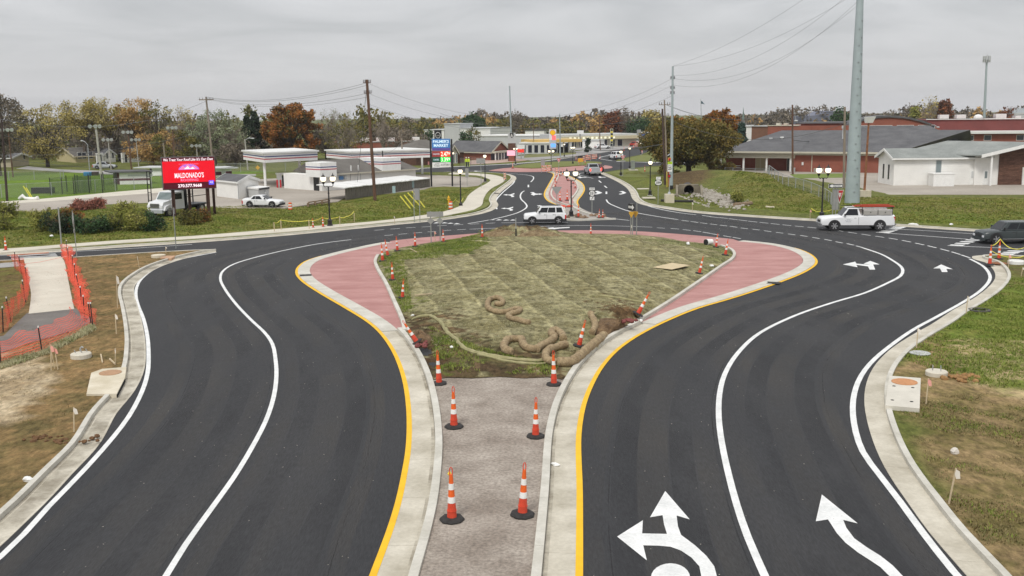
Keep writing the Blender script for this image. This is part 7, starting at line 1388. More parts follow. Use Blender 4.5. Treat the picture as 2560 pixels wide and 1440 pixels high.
# market price sign
q = P(1105, 466, .1); r = thing('price_sign', "PALMER'S MARKET price sign with lit red and green fuel prices", 'sign', q); k = PXM(q); z = lambda y: HZ(q, y) - .1
for s in (-26, 26): mb = MB(); mb.box(s / k - .11, s / k + .11, -.15, .15, -.2, z(348)); part('post', mb, blackm, r)
w = 22.5 / k
def pn(nm, y0, y1, m, x0=-1, x1=1, y=-.1): mb = MB(); mb.box(x0 * w, x1 * w, y, .12, z(y1), z(y0)); return part(nm, mb, m, r)
pn('blue_panel', 347, 376, mat('sign_blue', (.045, .17, .42), .5, .05, emit=(.05, .2, .5), es=.15)); text("PALMER'S", w * 1.75, 7.2 / k, mat('sign_pale_blue', (.62, .76, .84), .5, 0, emit=(.5, .65, .75), es=.35), r, 0, -.12, z(353.5), bold=.03); text('MARKET', w * 1.6, 7.2 / k, MATS['sign_pale_blue'], r, 0, -.12, z(363.5), bold=.03)
pn('purple_panel', 370, 376, mat('sign_purple', (.12, .08, .35), .5, 0), y=-.115); pn('red_panel', 378, 392, mat('sign_dull_red', (.35, .05, .05), .5, 0)); pn('green_panel', 392.5, 405, mat('sign_dull_green', (.02, .10, .06), .5, 0)); pn('white_panel', 406, 418, whitem)
pn('red_price_field', 378.5, 391.5, led('led_red', (1, .06, .01), .8), -.1, .98, -.13); pn('green_price_field', 393, 404.5, led('led_green', (.0, .9, .05), .8), -.1, .98, -.13)
lw_ = led('led_white', (1, .95, .8), 1.2); text('2.47', w * .76, 10.5 / k, lw_, r, w * .36, -.15, z(385)); text('9', w * .16, 7 / k, lw_, r, w * .86, -.15, z(384)); text('3.39', w * .76, 9.6 / k, lw_, r, w * .36, -.15, z(398.8)); text('9', w * .16, 7 / k, lw_, r, w * .86, -.15, z(398))
text('UNLEADED', w * .75, 3.5 / k, MATS['sign_pale_blue'], r, -w * .54, -.12, z(385)); text('DIESEL', w * .62, 4 / k, MATS['sign_pale_blue'], r, -w * .54, -.12, z(399)); text('ATM', w * .5, 3.4 / k, blk, r, -w * .5, -.12, z(410)); text('INSIDE', w * .6, 2.6 / k, blk, r, -w * .5, -.12, z(414.5)); text('/LOTTERY', w * 1.0, 5 / k, blk, r, w * .42, -.12, z(412))
# dark round-logo sign above it, bank monument, fuel tall sign, others
def tallsign(lb, px, yb, x0, x1, y0, y1, m, nm='tall_sign', postx=(0,), pw=.2, cat='sign'):
 q = P(px, yb, .1); r = thing(nm, lb, cat, q); k = PXM(q); zf = lambda y: HZ(q, y) - .1
 for p_ in postx: mb = MB(); mb.box(p_ / k - pw / 2, p_ / k + pw / 2, 0, .3, 0, zf(y1)); part('post', mb, postm, r)
 mb = MB(); mb.box(x0 / k, x1 / k, -.1, .35, zf(y1), zf(y0)); part('sign_panel', mb, m, r); return r, q, k, zf
r, q, k, zf = tallsign('black square sign with pale ring emblem above the price sign', 1096, 390, -9, 9, 325, 348, blk); mb = MB(); c_ = zf(338); mb.xprism([(6.5 / k * math.cos(t * .314), c_ + 7.5 / k * math.sin(t * .314)) for t in range(20)], -.13, -.11); part('ring', mb, whitem, r); mb = MB(); mb.xprism([(5.5 / k * math.cos(t * .314), c_ + 6.4 / k * math.sin(t * .314)) for t in range(20)], -.15, -.14); part('ring_centre', mb, blk, r); text('THE LODGE', 8 / k, 2 / k, whitem, r, 0, -.16, c_ - 1 / k)
r, q, k, zf = tallsign('grey and brick monument sign with ampersand shield and pink message board', 1280, 403, -9.5, 9.5, 332, 358, greyw); mb = MB(); mb.box(-9.5 / k, 9.5 / k, -.1, .9, 0, zf(358)); part('brick_base', mb, brickd, r); mb = MB(); c_ = zf(338.5); a = 4.6 / k; mb.xprism([(-a, c_ + a * 1.3), (a, c_ + a * 1.3), (a, c_ - a * .4), (0, c_ - a * 1.4), (-a, c_ - a * .4)], -.13, -.11); part('shield', mb, blk, r); text('&', a * 1.3, a * 1.6, whitem, r, 0, -.14, c_); mb = MB(); mb.box(-12 / k, 9 / k, -.35, -.11, zf(389), zf(376)); part('message_board', mb, led('board_pink', (1, .45, .55), .9), r); mb = MB(); mb.box(-8 / k, 6 / k, -.3, -.12, 0, zf(389)); part('board_base', mb, brick, r)
r, q, k, zf = tallsign('tall white fuel brand sign with yellow scallop, red and blue panels', 1382, 392, -8.5, 8.5, 323, 350, whitem); c_ = zf(331.5); a = 6.2 / k
mb = MB(); pts = [(-a * .35, c_ - a), (-a * .45, c_ - a * .8), (-a * 1.0, c_ - a * .35)] + [(a * 1.02 * math.cos(math.pi * (1 - t / 10)) * (1 - .04 * (t % 2)), c_ + a * .95 * math.sin(math.pi * t / 10) * (1 - .04 * (t % 2))) for t in range(11)] + [(a * 1.0, c_ - a * .35), (a * .45, c_ - a * .8), (a * .35, c_ - a)]; mb.xprism(pts, -.14, -.11); sh = part('scallop', mb, mat('scallop_yellow', (.75, .42, .01), .5, 0, emit=(.9, .5, .0), es=.2), r)
mb = MB(); mb.xprism([(x * 1.13, c_ + (z_ - c_) * 1.13) for x, z_ in pts], -.12, -.105); part('scallop_edge', mb, sred, r)
mb = MB(); mb.box(-8.5 / k, 8.5 / k, -.1, .3, zf(372), zf(350)); part('lower_panel', mb, greyw, r); mb = MB(); mb.box(-2 / k, 7.5 / k, -.14, -.11, zf(350), zf(339)); part('red_price', mb, led('price_red', (1, .15, .15), 1.0), r); mb = MB(); mb.box(-5 / k, 7 / k, -.14, -.11, zf(368), zf(359)); part('blue_price', mb, led('price_blue', (.15, .4, 1), 1.0), r)
r, q, k, zf = tallsign('tall narrow sign of stacked yellow letter squares at the shop row', 1529, 373, -3.5, 3.5, 322, 359, mat('sign_pale', (.6, .6, .45), .6, 0), postx=(-3, 3))
for i in range(7): mb = MB(); mb.box(-2.6 / k, 2.6 / k, -.16, -.11, zf(327 + i * 5.1), zf(323 + i * 5.1)); part('letter_square', mb, mat('letter_yellow', (.7, .55, .05), .5, 0) if i % 2 else blk, r)
tallsign('small blank white sign on a pole above the shop row', 1451, 370, -8, 8, 326, 335, whitem); tallsign('rack of small stacked grey signs near the street end', 1597, 362, -5, 5, 324, 348, sback, postx=(-5, 5)); tallsign('red board beside the monument sign', 1303, 398, -9, 7, 373, 381, led('board_red', (1, .05, .03), .7)); tallsign('small pale board by the dark shop', 1303, 391, -10, 9, 362, 372, whitem, postx=(-9, 8))
tallsign('small red and white poster on the fence behind the market', 1066, 412, -6, 7, 404, 412, mat('poster', (.6, .25, .25), .6, .3, scale=4))
# culvert, riprap, cabinet, steel plate
q = P(1722, 486, .0); r = thing('culvert', 'concrete culvert headwall with round dark pipe mouth above the riprap', 'culvert', (q.x, q.y, -.25), rad(-8)); k = PXM(q); cmat = mat('stained_headwall', (.20, .175, .13), .95, .25, scale=1.2); rp = 12.5 / k; zc = rp + .15; t1 = 29 / k
ring = [(rp * math.cos(t * math.pi / 12), zc + rp * math.sin(t * math.pi / 12)) for t in range(24)]; out_ = []
for t in range(24): c, s_ = math.cos(t * math.pi / 12), math.sin(t * math.pi / 12); f = min(27 / k / max(1e-6, abs(c)), ((t1 - zc) if s_ > 0 else zc) / max(1e-6, abs(s_))); out_.append((c * f, zc + s_ * f))
mb = MB(); n = 24; vs = [(x, 0, z_) for x, z_ in ring] + [(x, 0, z_) for x, z_ in out_] + [(x, 1.0, z_) for x, z_ in ring] + [(x, 1.0, z_) for x, z_ in out_]; mb.add(vs, [(i, (i + 1) % n, n + (i + 1) % n, n + i) for i in range(n)] + [(n + i, n + (i + 1) % n, 3 * n + (i + 1) % n, 3 * n + i) for i in range(n)]); part('headwall', mb, cmat, r)
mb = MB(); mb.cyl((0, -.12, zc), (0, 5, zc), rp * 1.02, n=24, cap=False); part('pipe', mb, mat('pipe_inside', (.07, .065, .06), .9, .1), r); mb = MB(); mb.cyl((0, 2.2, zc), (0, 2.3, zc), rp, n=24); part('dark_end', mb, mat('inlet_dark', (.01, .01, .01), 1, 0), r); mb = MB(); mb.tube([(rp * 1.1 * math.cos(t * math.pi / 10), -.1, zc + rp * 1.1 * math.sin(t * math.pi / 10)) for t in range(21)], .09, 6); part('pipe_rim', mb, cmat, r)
for s in (-1, 1): mb = MB(); x = 27 / k * s; mb.yprism([(0, 0), (-2.6, 0), (-2.6, .4), (0, t1)], min(x, x + .25 * s), max(x, x + .25 * s)); part('wing_wall', mb, cmat, r)
rs_ = np.random.RandomState(5); mb = MB(); pth = [(1738, 486), (1760, 478), (1785, 490), (1800, 500), (1822, 508), (1850, 514)]
for i in range(560):
 t = rs_.uniform(0, len(pth) - 1.001); j = int(t); f = t - j; px = pth[j][0] + (pth[j + 1][0] - pth[j][0]) * f + rs_.normal(0, 15); py = pth[j][1] + (pth[j + 1][1] - pth[j][1]) * f + rs_.normal(0, 6.0); v = G(px, py); mb.ball((v.x, v.y, v.z + .04), rs_.uniform(.07, .23), 6, 4, .75, .35)
for i in range(70): t = i / 69; v = G(1688 + t * 85 + rs_.normal(0, 1.5), 486 + t * 32 + rs_.normal(0, .8)); mb.ball((v.x, v.y, v.z), rs_.uniform(.07, .16), 6, 4, .7, .3)
solo('riprap', mb, mat('pale_riprap', (.25, .22, .18), .9, c2=(.46, .43, .38), scale=.9, world=True), 'pale broken riprap stones spilling out from the culvert', 'riprap', kind='stuff')
for (x0, y0, x1, y1, r_, m, lb) in ((1652, 504, 1733, 506, .14, blackr, 'black pipe lying on the lawn before the concrete block'), (1836, 517, 1878, 513, .22, wood, 'dark log lying at the lower edge of the riprap'), (1915, 519, 1935, 520, .1, stone_l, 'short pale pole lying right of the log')):
 a = G(x0, y0); c = G(x1, y1); a.z += r_; c.z += r_; mb = MB(); mb.tube([a, a.lerp(c, .5) + Vector((0, 0, -.04)), c], r_, 7); solo('pipe' if m is blackr else 'log', mb, m, lb, 'pipe' if m is blackr else 'log', origin=a)
q = P(1583, 426, .15); k = PXM(q); r = thing('utility_cabinet', 'grey-green utility cabinet on a pale slab behind the right lawn', 'cabinet', q); mb = MB(); mb.box(-5 / k, 4 / k, 0, .7, .15, HZ(q, 404)); part('cabinet', mb, mat('cabinet_green', (.24, .27, .24), .6, .05), r); mb = MB(); mb.box(-10 / k, 11 / k, -.6, 1, 0, .15); part('slab', mb, pale, r)
for px, py, lb in ((1597, 472, 'upper pale concrete inlet top behind the right kerb'), (1610, 494, 'lower pale concrete inlet top behind the right kerb')):
 q = P(px, py, .15); mb = MB(); mb.box(-.2, 1.3, -.5, .5, 0, .14); o = solo('inlet_slab', mb, pale, lb, 'drain inlet'); o.location = (q.x, q.y, .05)
# ------------------------------------------------------------------ poles
woodp = mat('utility_pole_wood', (.12, .065, .042), .9, .3, scale=2, stretch=(3, 3, .3)); woodg = mat('grey_pole_wood', (.23, .19, .15), .9, .25, scale=2, stretch=(3, 3, .3)); galvp = mat('galvanised_pole', (.36, .42, .43), .55, .08, scale=.8, metal=.15, detail=8); concp = mat('concrete_pole', (.40, .38, .34), .9, .1, scale=2); insul = mat('insulator', (.25, .25, .26), .4, .1)
POLE = {}
def pole(nm, lb, px0, py0, px1, py1, r0, r1, m, key=None, arms=(), cat='utility pole', lamp=None, grp=None):
 # base px0,py0 top px1,py1
 q = G(px0, py0); k = PXM(q); t = PD(px1, py1, q.y) if py1 < 9999 else None; t = Vector((t.x, t.y, t.z)) - q; r = thing(nm, lb, cat, q, 0, grp); a = r0 / k; b_ = r1 / k
 mb = MB(); mb.cyl((0, 0, -.3), t, a, b_, 12 if a > .25 else 8); part('pole', mb, m, r, smooth=True)
 for (f, hw, th) in arms:
  c = t * f; mb = MB(); mb.box(c.x - hw / k, c.x + hw / k, c.y - .12, c.y + .06, c.z - th / k / 2, c.z + th / k / 2); ar = part('crossarm', mb, m, r)
  for s in (-1, -.55, .55, 1): mb = MB(); mb.cyl((c.x + s * hw / k * .92, c.y, c.z), (c.x + s * hw / k * .92, c.y, c.z + .35), .08, .05, 6); part('insulator', mb, insul, ar)
 if lamp:
  lx, ly, kind = lamp; e = PD(lx, ly, q.y) - q; c = t * .97
  if kind == 'cobra':
   mb = MB(); mb.tube([c, c.lerp(e, .5) + Vector((0, 0, .25)), e], .05, 5); part('lamp_arm', mb, galv, r); mb = MB(); mb.ball(e, .32, 8, 5, .4); part('lamp_head', mb, greyw, r)
  if kind == 'flood':
   mb = MB(); mb.box(t.x - .9, t.x + .9, -.05, .05, t.z - .2, t.z - .1); part('lamp_bar', mb, galv, r)
   for s in (-.8, .1, .8): mb = MB(); mb.cyl((t.x + s, -.05, t.z - .05), (t.x + s, -.45, t.z - .2), .15, .34, 8); part('flood_lamp', mb, greyw, r)
 POLE[key or lb] = (q, t, k); return r, q, t, k
pole('utility_pole', 'dark wooden pole at the far left edge with white base strap', 18, 503, 3, 290, 2.8, 2.2, mat('dark_pole', (.05, .035, .03), .9, .2), 'L0')
pole('floodlight_pole', 'thin dark floodlight pole at far left behind the wooden pole', 33, 443, 20, 322, 1.6, 1.3, woodp, None, cat='floodlight', lamp=(0, 0, 'flood'), grp='ball field floodlights')
pole('floodlight_pole', 'thick pale floodlight pole standing in the ball field', 255, 447, 239, 313, 3.2, 2.3, concp, None, cat='floodlight', lamp=(0, 0, 'flood'), grp='ball field floodlights')
pole('floodlight_pole', 'thin floodlight pole just right of the thick pale one', 278, 424, 270, 347, 1.6, 1.1, concp, None, cat='floodlight', lamp=(0, 0, 'flood'), grp='ball field floodlights')
pole('floodlight_pole', 'brown floodlight pole in front of the white cottages', 329, 427, 320, 328, 1.7, 1.3, woodp, None, cat='floodlight', lamp=(0, 0, 'flood'), grp='ball field floodlights')
pole('floodlight_pole', 'slim floodlight pole right of the second cottage', 347, 416, 340, 347, 1.3, 1.0, concp, None, cat='floodlight', lamp=(0, 0, 'flood'), grp='ball field floodlights')
pole('floodlight_pole', 'dark floodlight pole just above the red screen', 437, 425, 431, 317, 1.6, 1.3, woodp, None, cat='floodlight', lamp=(0, 0, 'flood'), grp='ball field floodlights')
pole('floodlight_pole', 'short floodlight pole above the right end of the red screen', 495, 420, 491, 362, 1.4, 1.0, concp, None, cat='floodlight', lamp=(0, 0, 'flood'), grp='ball field floodlights')
pole('street_light', 'thin curved street light before the yellow bungalow', 224, 425, 219, 360, 1.2, .9, galv, None, cat='street light', lamp=(205, 352, 'cobra'))
pole('utility_pole', 'bare grey pole behind the left end of the screen', 418, 440, 408, 357, 2.2, 1.8, woodg, 'L2'); pole('utility_pole', 'wooden pole with crossarm rising behind the red screen', 536, 448, 515, 242, 2.7, 2.0, woodg, 'L3', arms=((.965, 17, 2.5),))
pole('street_light', 'pale street light pole with arm left of the striped canopy', 620, 425, 612, 348, 2, 1.6, concp, 'L4', cat='street light', lamp=(632, 346, 'cobra'))
pole('utility_pole', 'tall rusty brown wooden pole in front of the market', 938, 502, 917, 199, 4.2, 3.2, woodp, 'M1', arms=((.975, 9, 1.2), (.89, 9, 1.2))); pole('utility_pole', 'short wooden pole rising through the market roof', 1008, 440, 1004, 345, 2.2, 1.8, woodg, 'M2', lamp=None); pole('utility_pole', 'black pole behind the wooden screen roof', 961, 450, 956, 377, 1.6, 1.4, blackm, 'M3')
pole('utility_pole', 'tall slim grey steel pole beyond the monument sign', 1280, 392, 1274, 215, 2.1, 1.6, galvp, 'C1'); pole('utility_pole', 'grey pole in front of the fuel canopy', 1401, 394, 1399, 284, 1.5, 1.1, galvp, 'C2'); pole('utility_pole', 'thin dark pole above the dark shop', 1335, 385, 1333, 300, .9, .8, woodp, 'C3')
pole('utility_pole', 'dark pole left of the diner letter sign', 1501, 377, 1498, 294, 1.3, 1.0, woodp, 'C4'); pole('utility_pole', 'thin distant pole over the white warehouse', 1450, 370, 1449, 288, .7, .6, woodp, 'C5'); pole('utility_pole', 'small distant pole with crossarm right of centre', 1580, 350, 1579, 315, .8, .7, woodp, 'C6')
pole('transmission_pole', 'tall slim galvanised transmission pole with black foot behind the speed sign', 1678, 474, 1682, 166, 4.4, 2.2, galvp, 'T1', arms=((.9, 5, 1.5), (.82, 5, 1.5), (.78, 5, 1.5)), cat='transmission pole')
q, t, k = POLE['T1']; mb = MB(); mb.cyl((q.x, q.y, 0), (q.x, q.y, .55), 4.7 / k, n=12); mb.v = [(a - q.x, b_ - q.y, c) for a, b_, c in mb.v]; part('black_foot', mb, blackm, [o for o in COL.objects if o.name.startswith('transmission_pole')][0])
pole('utility_pole', 'dark wooden pole close left of the tall galvanised pole', 1663, 466, 1656, 272, 2.6, 2.2, mat('dark_pole2', (.07, .045, .04), .9, .2), 'T2'); pole('utility_pole', 'pale wooden pole with double crossarms behind the dark one', 1668, 446, 1661, 250, 2.0, 1.7, woodg, 'T3', arms=((.94, 14, 1.5), (.80, 10, 1.2)))
q = G(1668, 468); r = thing('pole_guard', 'yellow and orange guard strips at the foot of the dark wooden pole', 'guy guard', q); k = PXM(q)
for x, m_ in ((-1, mat('guard_yellow', (.75, .55, .08), .5, .05)), (4, orange)): mb = MB(); mb.cyl((x / k, -.2, 0), (x / k - 1 / k, -.2, HZ(q, 432)), .05, n=5); part('guard', mb, m_, r)
r, q, t, k = pole('monopole', 'huge galvanised steel pole running out of the top of the picture', 2130, 508, 2150, 0, 17.5, 7.2, galvp, 'B1', cat='transmission pole')
bpy.data.objects.remove([o for o in COL.objects if o.parent == r][0]); t2 = t * 1.25; mb = MB(); mb.cyl((0, 0, -.3), t2, 17.5 / k, 5.5 / k, 16); part('pole', mb, galvp, r, smooth=True)
for i in range(22): c = t * (.06 + i * .04); rr = (17.5 - (17.5 - 7.2) * (.06 + i * .04)) / k; mb = MB(); s = 1 if i % 2 else -.35; mb.box(c.x - .07 + s * .2, c.x + .07 + s * .2, c.y - rr - .08, c.y - rr + .1, c.z, c.z + .04); part('step_bolt', mb, insul, r)
pole('utility_pole', 'grey wooden pole close left of the huge steel pole', 2110, 470, 2112, 267, 3.4, 2.6, woodg, 'B2'); pole('street_light', 'rusty pole with square white lamp head right of the huge steel pole', 2160, 492, 2172, 305, 3.0, 2.2, rust, 'B3', cat='street light')
q, t, k = POLE['B3']; r = [o for o in COL.objects if o.get('label', '').startswith('rusty pole with square')][0]; mb = MB(); e = t; mb.add([(e.x - .35, -.3, e.z - .1), (e.x + .35, -.3, e.z - .1), (e.x + .35, .3, e.z - .1), (e.x - .35, .3, e.z - .1), (e.x - .38, -.5, e.z + .55), (e.x + .62, -.5, e.z + .60), (e.x + .62, .5, e.z + .60), (e.x - .38, .5, e.z + .55)], [(3, 2, 1, 0), (4, 5, 6, 7), (0, 1, 5, 4), (1, 2, 6, 5), (2, 3, 7, 6), (3, 0, 4, 7)]); part('lamp_head', mb, whitem, r); mb = MB(); mb.box(-.6, .6, -.6, .6, -.4, .75); part('footing', mb, stone_l, r)
pole('utility_pole', 'wooden pole with tangled hardware before the clinic', 1982, 437, 1981, 262, 2.6, 1.9, woodp, 'B4', arms=((.93, 12, 1.2), (.86, 7, 1.2)), lamp=(1990, 302, 'cobra')); pole('utility_pole', 'dark pole with a lamp behind the white building roof', 2323, 408, 2327, 310, 1.6, 1.4, woodp, 'B5', lamp=(2345, 318, 'cobra'))
pole('cell_tower', 'distant mobile phone mast with antenna crown on the right', 2458, 352, 2467, 150, 3.6, 2.0, galvp, 'B6', cat='phone mast'); q, t, k = POLE['B6']; r = [o for o in COL.objects if o.name.startswith('cell_tower')][0]
for i in range(9): a = i * .7; mb = MB(); x, y = t.x + 7 / k * math.cos(a), 7 / k * math.sin(a); mb.box(x - 1 / k, x + 1 / k, y - .2, y + .2, t.z - 5 / k, t.z + 9 / k); part('antenna', mb, greyw, r)
mb = MB(); mb.lathe([(8 / k, 0), (8 / k, .3)], 10, (t.x, 0, t.z)); mb.cyl((t.x, 0, t.z), (t.x, 0, t.z + 12 / k), .1); part('platform', mb, galv, r)
for px, yb, yt, lb, hw in ((1755, 345, 248, 'tall flagpole with a dark blue flag above the right trees', 6), (1797, 380, 303, 'small flagpole with a furled striped flag beside the blue spruce', 2)):
 r, q, t, k = pole('flagpole', lb, px, yb, px - 3, yt, .9, .7, galv, None, cat='flagpole'); mb = MB()
 if hw == 6: mb.add([(t.x, 0, t.z - 4 / k), (t.x + 4 / k, .3, t.z - 5 / k), (t.x + 10 / k, 0, t.z - 13 / k), (t.x + 5 / k, -.3, t.z - 11 / k), (t.x, 0, t.z - 11 / k)], [(0, 1, 3, 4), (1, 2, 3)]); part('flag', mb, mat('flag_blue', (.06, .10, .12), .8, .1), r)
 else: mb.add([(t.x, 0, t.z - 6 / k), (t.x + 4 / k, 0, t.z - 14 / k), (t.x + 1 / k, .2, t.z - 28 / k), (t.x - 3 / k, 0, t.z - 26 / k)], [(0, 1, 2, 3)]); part('flag', mb, mat('flag_stripes', (.55, .10, .10), .8, 0, c2=(.7, .65, .62), scale=3), r)
# wires
wirem = mat('dark_wire', (.13, .13, .135), .6, 0)
def wire(a, b_, sag, lb, r_=.02):
 a = Vector(a); b_ = Vector(b_); n = 18; pts = [a.lerp(b_, i / n) - Vector((0, 0, 4 * sag * (i / n) * (1 - i / n))) for i in range(n + 1)]; mb = MB(); mb.tube(pts, r_, 3); return solo('power_line', mb, wirem, lb, 'power line', 'overhead lines', origin=pts[0])
def tp(key, f=.97, dx=0, dz=0): q, t, k = POLE[key]; return q + t * f + Vector((dx, 0, dz))
T1 = POLE['T1'][0].y; B1 = POLE['B1'][0].y
for i, (f, yl) in enumerate(((.975, 204), (.955, 208), (.89, 229), (.86, 233))):
 wire(tp('M1', f), PD(515, 242 + i * 1.5, POLE['L3'][0].y), 1.2, ['uppermost line from the red screen pole to the tall brown pole', 'second line from the red screen pole to the tall brown pole', 'third line from the red screen pole to the tall brown pole', 'lowest line from the red screen pole to the tall brown pole'][i])
for f, y2, sg, lb in ((.975, 197, 4.5, 'long line from the tall brown pole top to the galvanised pole'), (.89, 214, 4.2, 'long line from the brown pole middle to the galvanised pole'), (.80, 240, 3.8, 'lowest long line from the brown pole to the galvanised pole')): wire(tp('M1', f), PD(1680, y2, T1), sg, lb, .014)
for y1, x2, y2, sg, lb in ((166, 2165, -35, 1.6, 'topmost line climbing from the galvanised pole to the huge pole'), (188, 2140, -30, 2.4, 'second line climbing from the galvanised pole to the huge pole'), (196, 2160, 0, 2.8, 'third line climbing from the galvanised pole to the huge pole'), (212, 2150, -2, 3.0, 'fourth line climbing from the galvanised pole to the huge pole'), (166, 2090, -60, 1.0, 'line climbing steeply from the galvanised pole top out of view')): wire(PD(1681, y1, T1), PD(x2, y2, B1), sg, lb, .014)
wire(tp('L0', .9), tp('L2', .95), 1.5, 'line crossing the left field from the edge pole'); wire(tp('L0', .78), PD(640, 408, POLE['L3'][0].y), 1.5, 'lower line crossing the left field', .03); wire(tp('L0', .5), PD(610, 415, POLE['L3'][0].y), 1.0, 'lowest line crossing the left field', .025)
wire(tp('L3', .60), PD(-60, 385, 150), 1.5, 'slack line from the screen pole leftwards'); wire(tp('L3', .95), PD(-40, 290, 120), 2.5, 'high line from the screen pole to the left edge', .03); wire(tp('L3', .5), tp('L4', .9), .5, 'short line from the screen pole to the street light')
wire(tp('M1', .40), tp('M2', .9), .8, 'short service line from the brown pole to the market roof pole'); wire(tp('M1', .42), tp('M3', .95), .5, 'short service line from the brown pole to the black pole'); wire(tp('M1', .97), G(890, 486), .05, 'guy wire from the brown pole to the market lawn', .03)
wire(tp('T3', .95), PD(1981, 268, POLE['B4'][0].y), 2.0, 'line from the crossarm pole to the clinic pole', .04); wire(tp('B4', .95), PD(2700, 262, 260), 2.5, 'line from the clinic pole to the right edge', .05); wire(tp('B4', .5), PD(2086, 345, 195), .4, 'drooping black service cable to the clinic roof', .06); wire(tp('T2', .9), tp('B2', .8), 2.5, 'line from the dark wooden pole towards the huge pole', .03)
wire(tp('T2', .55), PD(1462, 372, 260), .6, 'dark cable slanting down to the far shops', .08); wire(tp('T3', .8), PD(1100, 283, 300), 3, 'distant line left of the crossarm pole', .05)
gyl = mat('guy_guard_yellow', (.75, .68, .10), .5, .05); GGL = [(1010, 487, 1036, 520), (1019, 482, 1050, 515), (1030, 478, 1062, 519), (1000, 490, 1026, 522)]
for i, (xa, ya, xb, yb) in enumerate(GGL):
 b_ = G(xb, yb); a = PD(xa, ya, b_.y); mb = MB(); mb.tube([a, b_], .07, 5); o = solo('guy_guard', mb, gyl, ['yellow guy wire guard nearest the market notices, second from left', 'third yellow guy wire guard before the market screen', 'rightmost yellow guy wire guard before the market screen', 'leftmost yellow guy wire guard before the market screen'][i], 'guy guard', 'yellow guy guards', origin=b_)
for i, (xa, ya, xb, yb) in enumerate([(58, 465, 77, 495), (65, 469, 81, 495)]):
 b_ = G(xb, yb); a = PD(xa, ya, b_.y); mb = MB(); mb.tube([a, b_], .07, 5); solo('guy_guard', mb, gyl, ['left yellow guy guard at the field edge', 'right yellow guy guard at the field edge'][i], 'guy guard', 'yellow guy guards', origin=b_)
q = G(70, 500); mb = MB(); mb.tube([q + Vector((-1.1, 0, .15)), q + Vector((-.6, 0, .5)), q + Vector((-.3, 0, .2)), q + Vector((.9, 0, .15)), q + Vector((1.3, 0, .3))], [.2, .28, .2, .2, .22], 8); solo('white_wrap', mb, whitem, 'white bundled object lying at the edge of the left field lane', 'bundle', smooth=True, origin=q)
# ------------------------------------------------------------------ wire fences, tapes, barricades
cl = netmat('chainlink_mesh', (.30, .31, .30), .10, .10)
def fence(lb, px, h, step=3.0, m=cl, dark=False, nm='wire_fence'):
 l = smooth([G(x, y) for x, y in px], 1.5); pts = cut(l, step); r = thing(nm, lb, 'fence', (pts[0].x, pts[0].y, GZ(pts[0].x, pts[0].y))); z = [GZ(p.x, p.y) for p in pts]; mb = MB(); uv = []
 for i, p in enumerate(pts):
  pm = MB(); pm.cyl((p.x, p.y, z[i] - .1), (p.x, p.y, z[i] + h), .045, n=5); part('fence_post', pm, blackm if dark else galv, r, wcoord=True)
 tr = MB(); tr.tube([(p.x, p.y, z[i] + h) for i, p in enumerate(pts)], .03, 4); part('top_rail', tr, blackm if dark else galv, r, wcoord=True)
 n = len(pts); mb.add([(p.x, p.y, z[i]) for i, p in enumerate(pts)] + [(p.x, p.y, z[i] + h) for i, p in enumerate(pts)], [(i, i + 1, n + i + 1, n + i) for i in range(n - 1)]); o = part('wire_mesh', mb, m, r, wcoord=True); ul = o.data.uv_layers.new(name='UVMap')
 for pl in o.data.polygons:
  for li, vi in zip(pl.loop_indices, pl.vertices): ul.data[li].uv = ((vi % n) * step, h if vi >= n else 0)
 return r
fence('low chain link fence along the top of the ditch bank', [(1812, 437), (1850, 440), (1905, 442), (1925, 450), (1965, 462), (2010, 477), (2062, 500), (2078, 512)], 1.2, 2.4); fence('chain link fence along the near edge of the ball field', [(-60, 496), (60, 492), (150, 487), (290, 477), (400, 468), (430, 464)], 1.7, 3)
fence('chain link fence beyond the fuel pumps', [(545, 432), (640, 430), (780, 428), (850, 427)], 1.6, 4); fence('dark board fence behind the market sign', [(1150, 413), (1175, 412), (1210, 410)], 1.5, 2.5, dark=True); fence('chain link fence across the middle of the ball field', [(-40, 452), (80, 450), (160, 448)], 1.5, 4)
gn = netmat('green_cage_net', (.04, .08, .04), .10, .13)
for i, (x0, x1, yb, yt, lb) in enumerate(((127, 190, 486, 444, 'left black batting cage of netting in the field'), (190, 262, 483, 436, 'right black batting cage of netting in the field'))):
 a, c = P(x0, yb, .1), P(x1, yb - 3, .1); h = HZ(a, yt) - .1; r = thing('batting_cage', lb, 'batting cage', a, 0, 'batting cages'); w = (c - a).length
 for v in ((0, 0), (w / 2, 0), (w, 0), (0, 5), (w / 2, 5), (w, 5)): mb = MB(); mb.cyl((v[0], v[1], 0), (v[0], v[1], h), .06, n=5); part('cage_post', mb, blackm, r)
 mb = MB(); mb.add([(0, 0, 0), (w, 0, 0), (w, 0, h * .96), (w * .5, 0, h * .8), (0, 0, h * .96), (0, 5, 0), (w, 5, 0), (w, 5, h * .95), (0, 5, h * .95)], [(0, 1, 2, 3, 4), (5, 6, 7, 8), (0, 5, 8, 4), (1, 6, 7, 2)]); o = part('net', mb, gn, r); ul = o.data.uv_layers.new(name='UVMap')
 for pl in o.data.polygons:
  for li, vi in zip(pl.loop_indices, pl.vertices): v = o.data.vertices[vi].co; ul.data[li].uv = (v.x + v.y, v.z)
q = G(104, 484); mb = MB(); mb.box(-1.4, 1.4, 0, 1, 0, HZ(q, 469) - q.z); o = solo('team_bench', mb, blackm, 'small black shelter at the edge of the ball field', 'bench'); o.location = q
tape = mat('caution_tape', (.78, .70, .10), .6, .05)
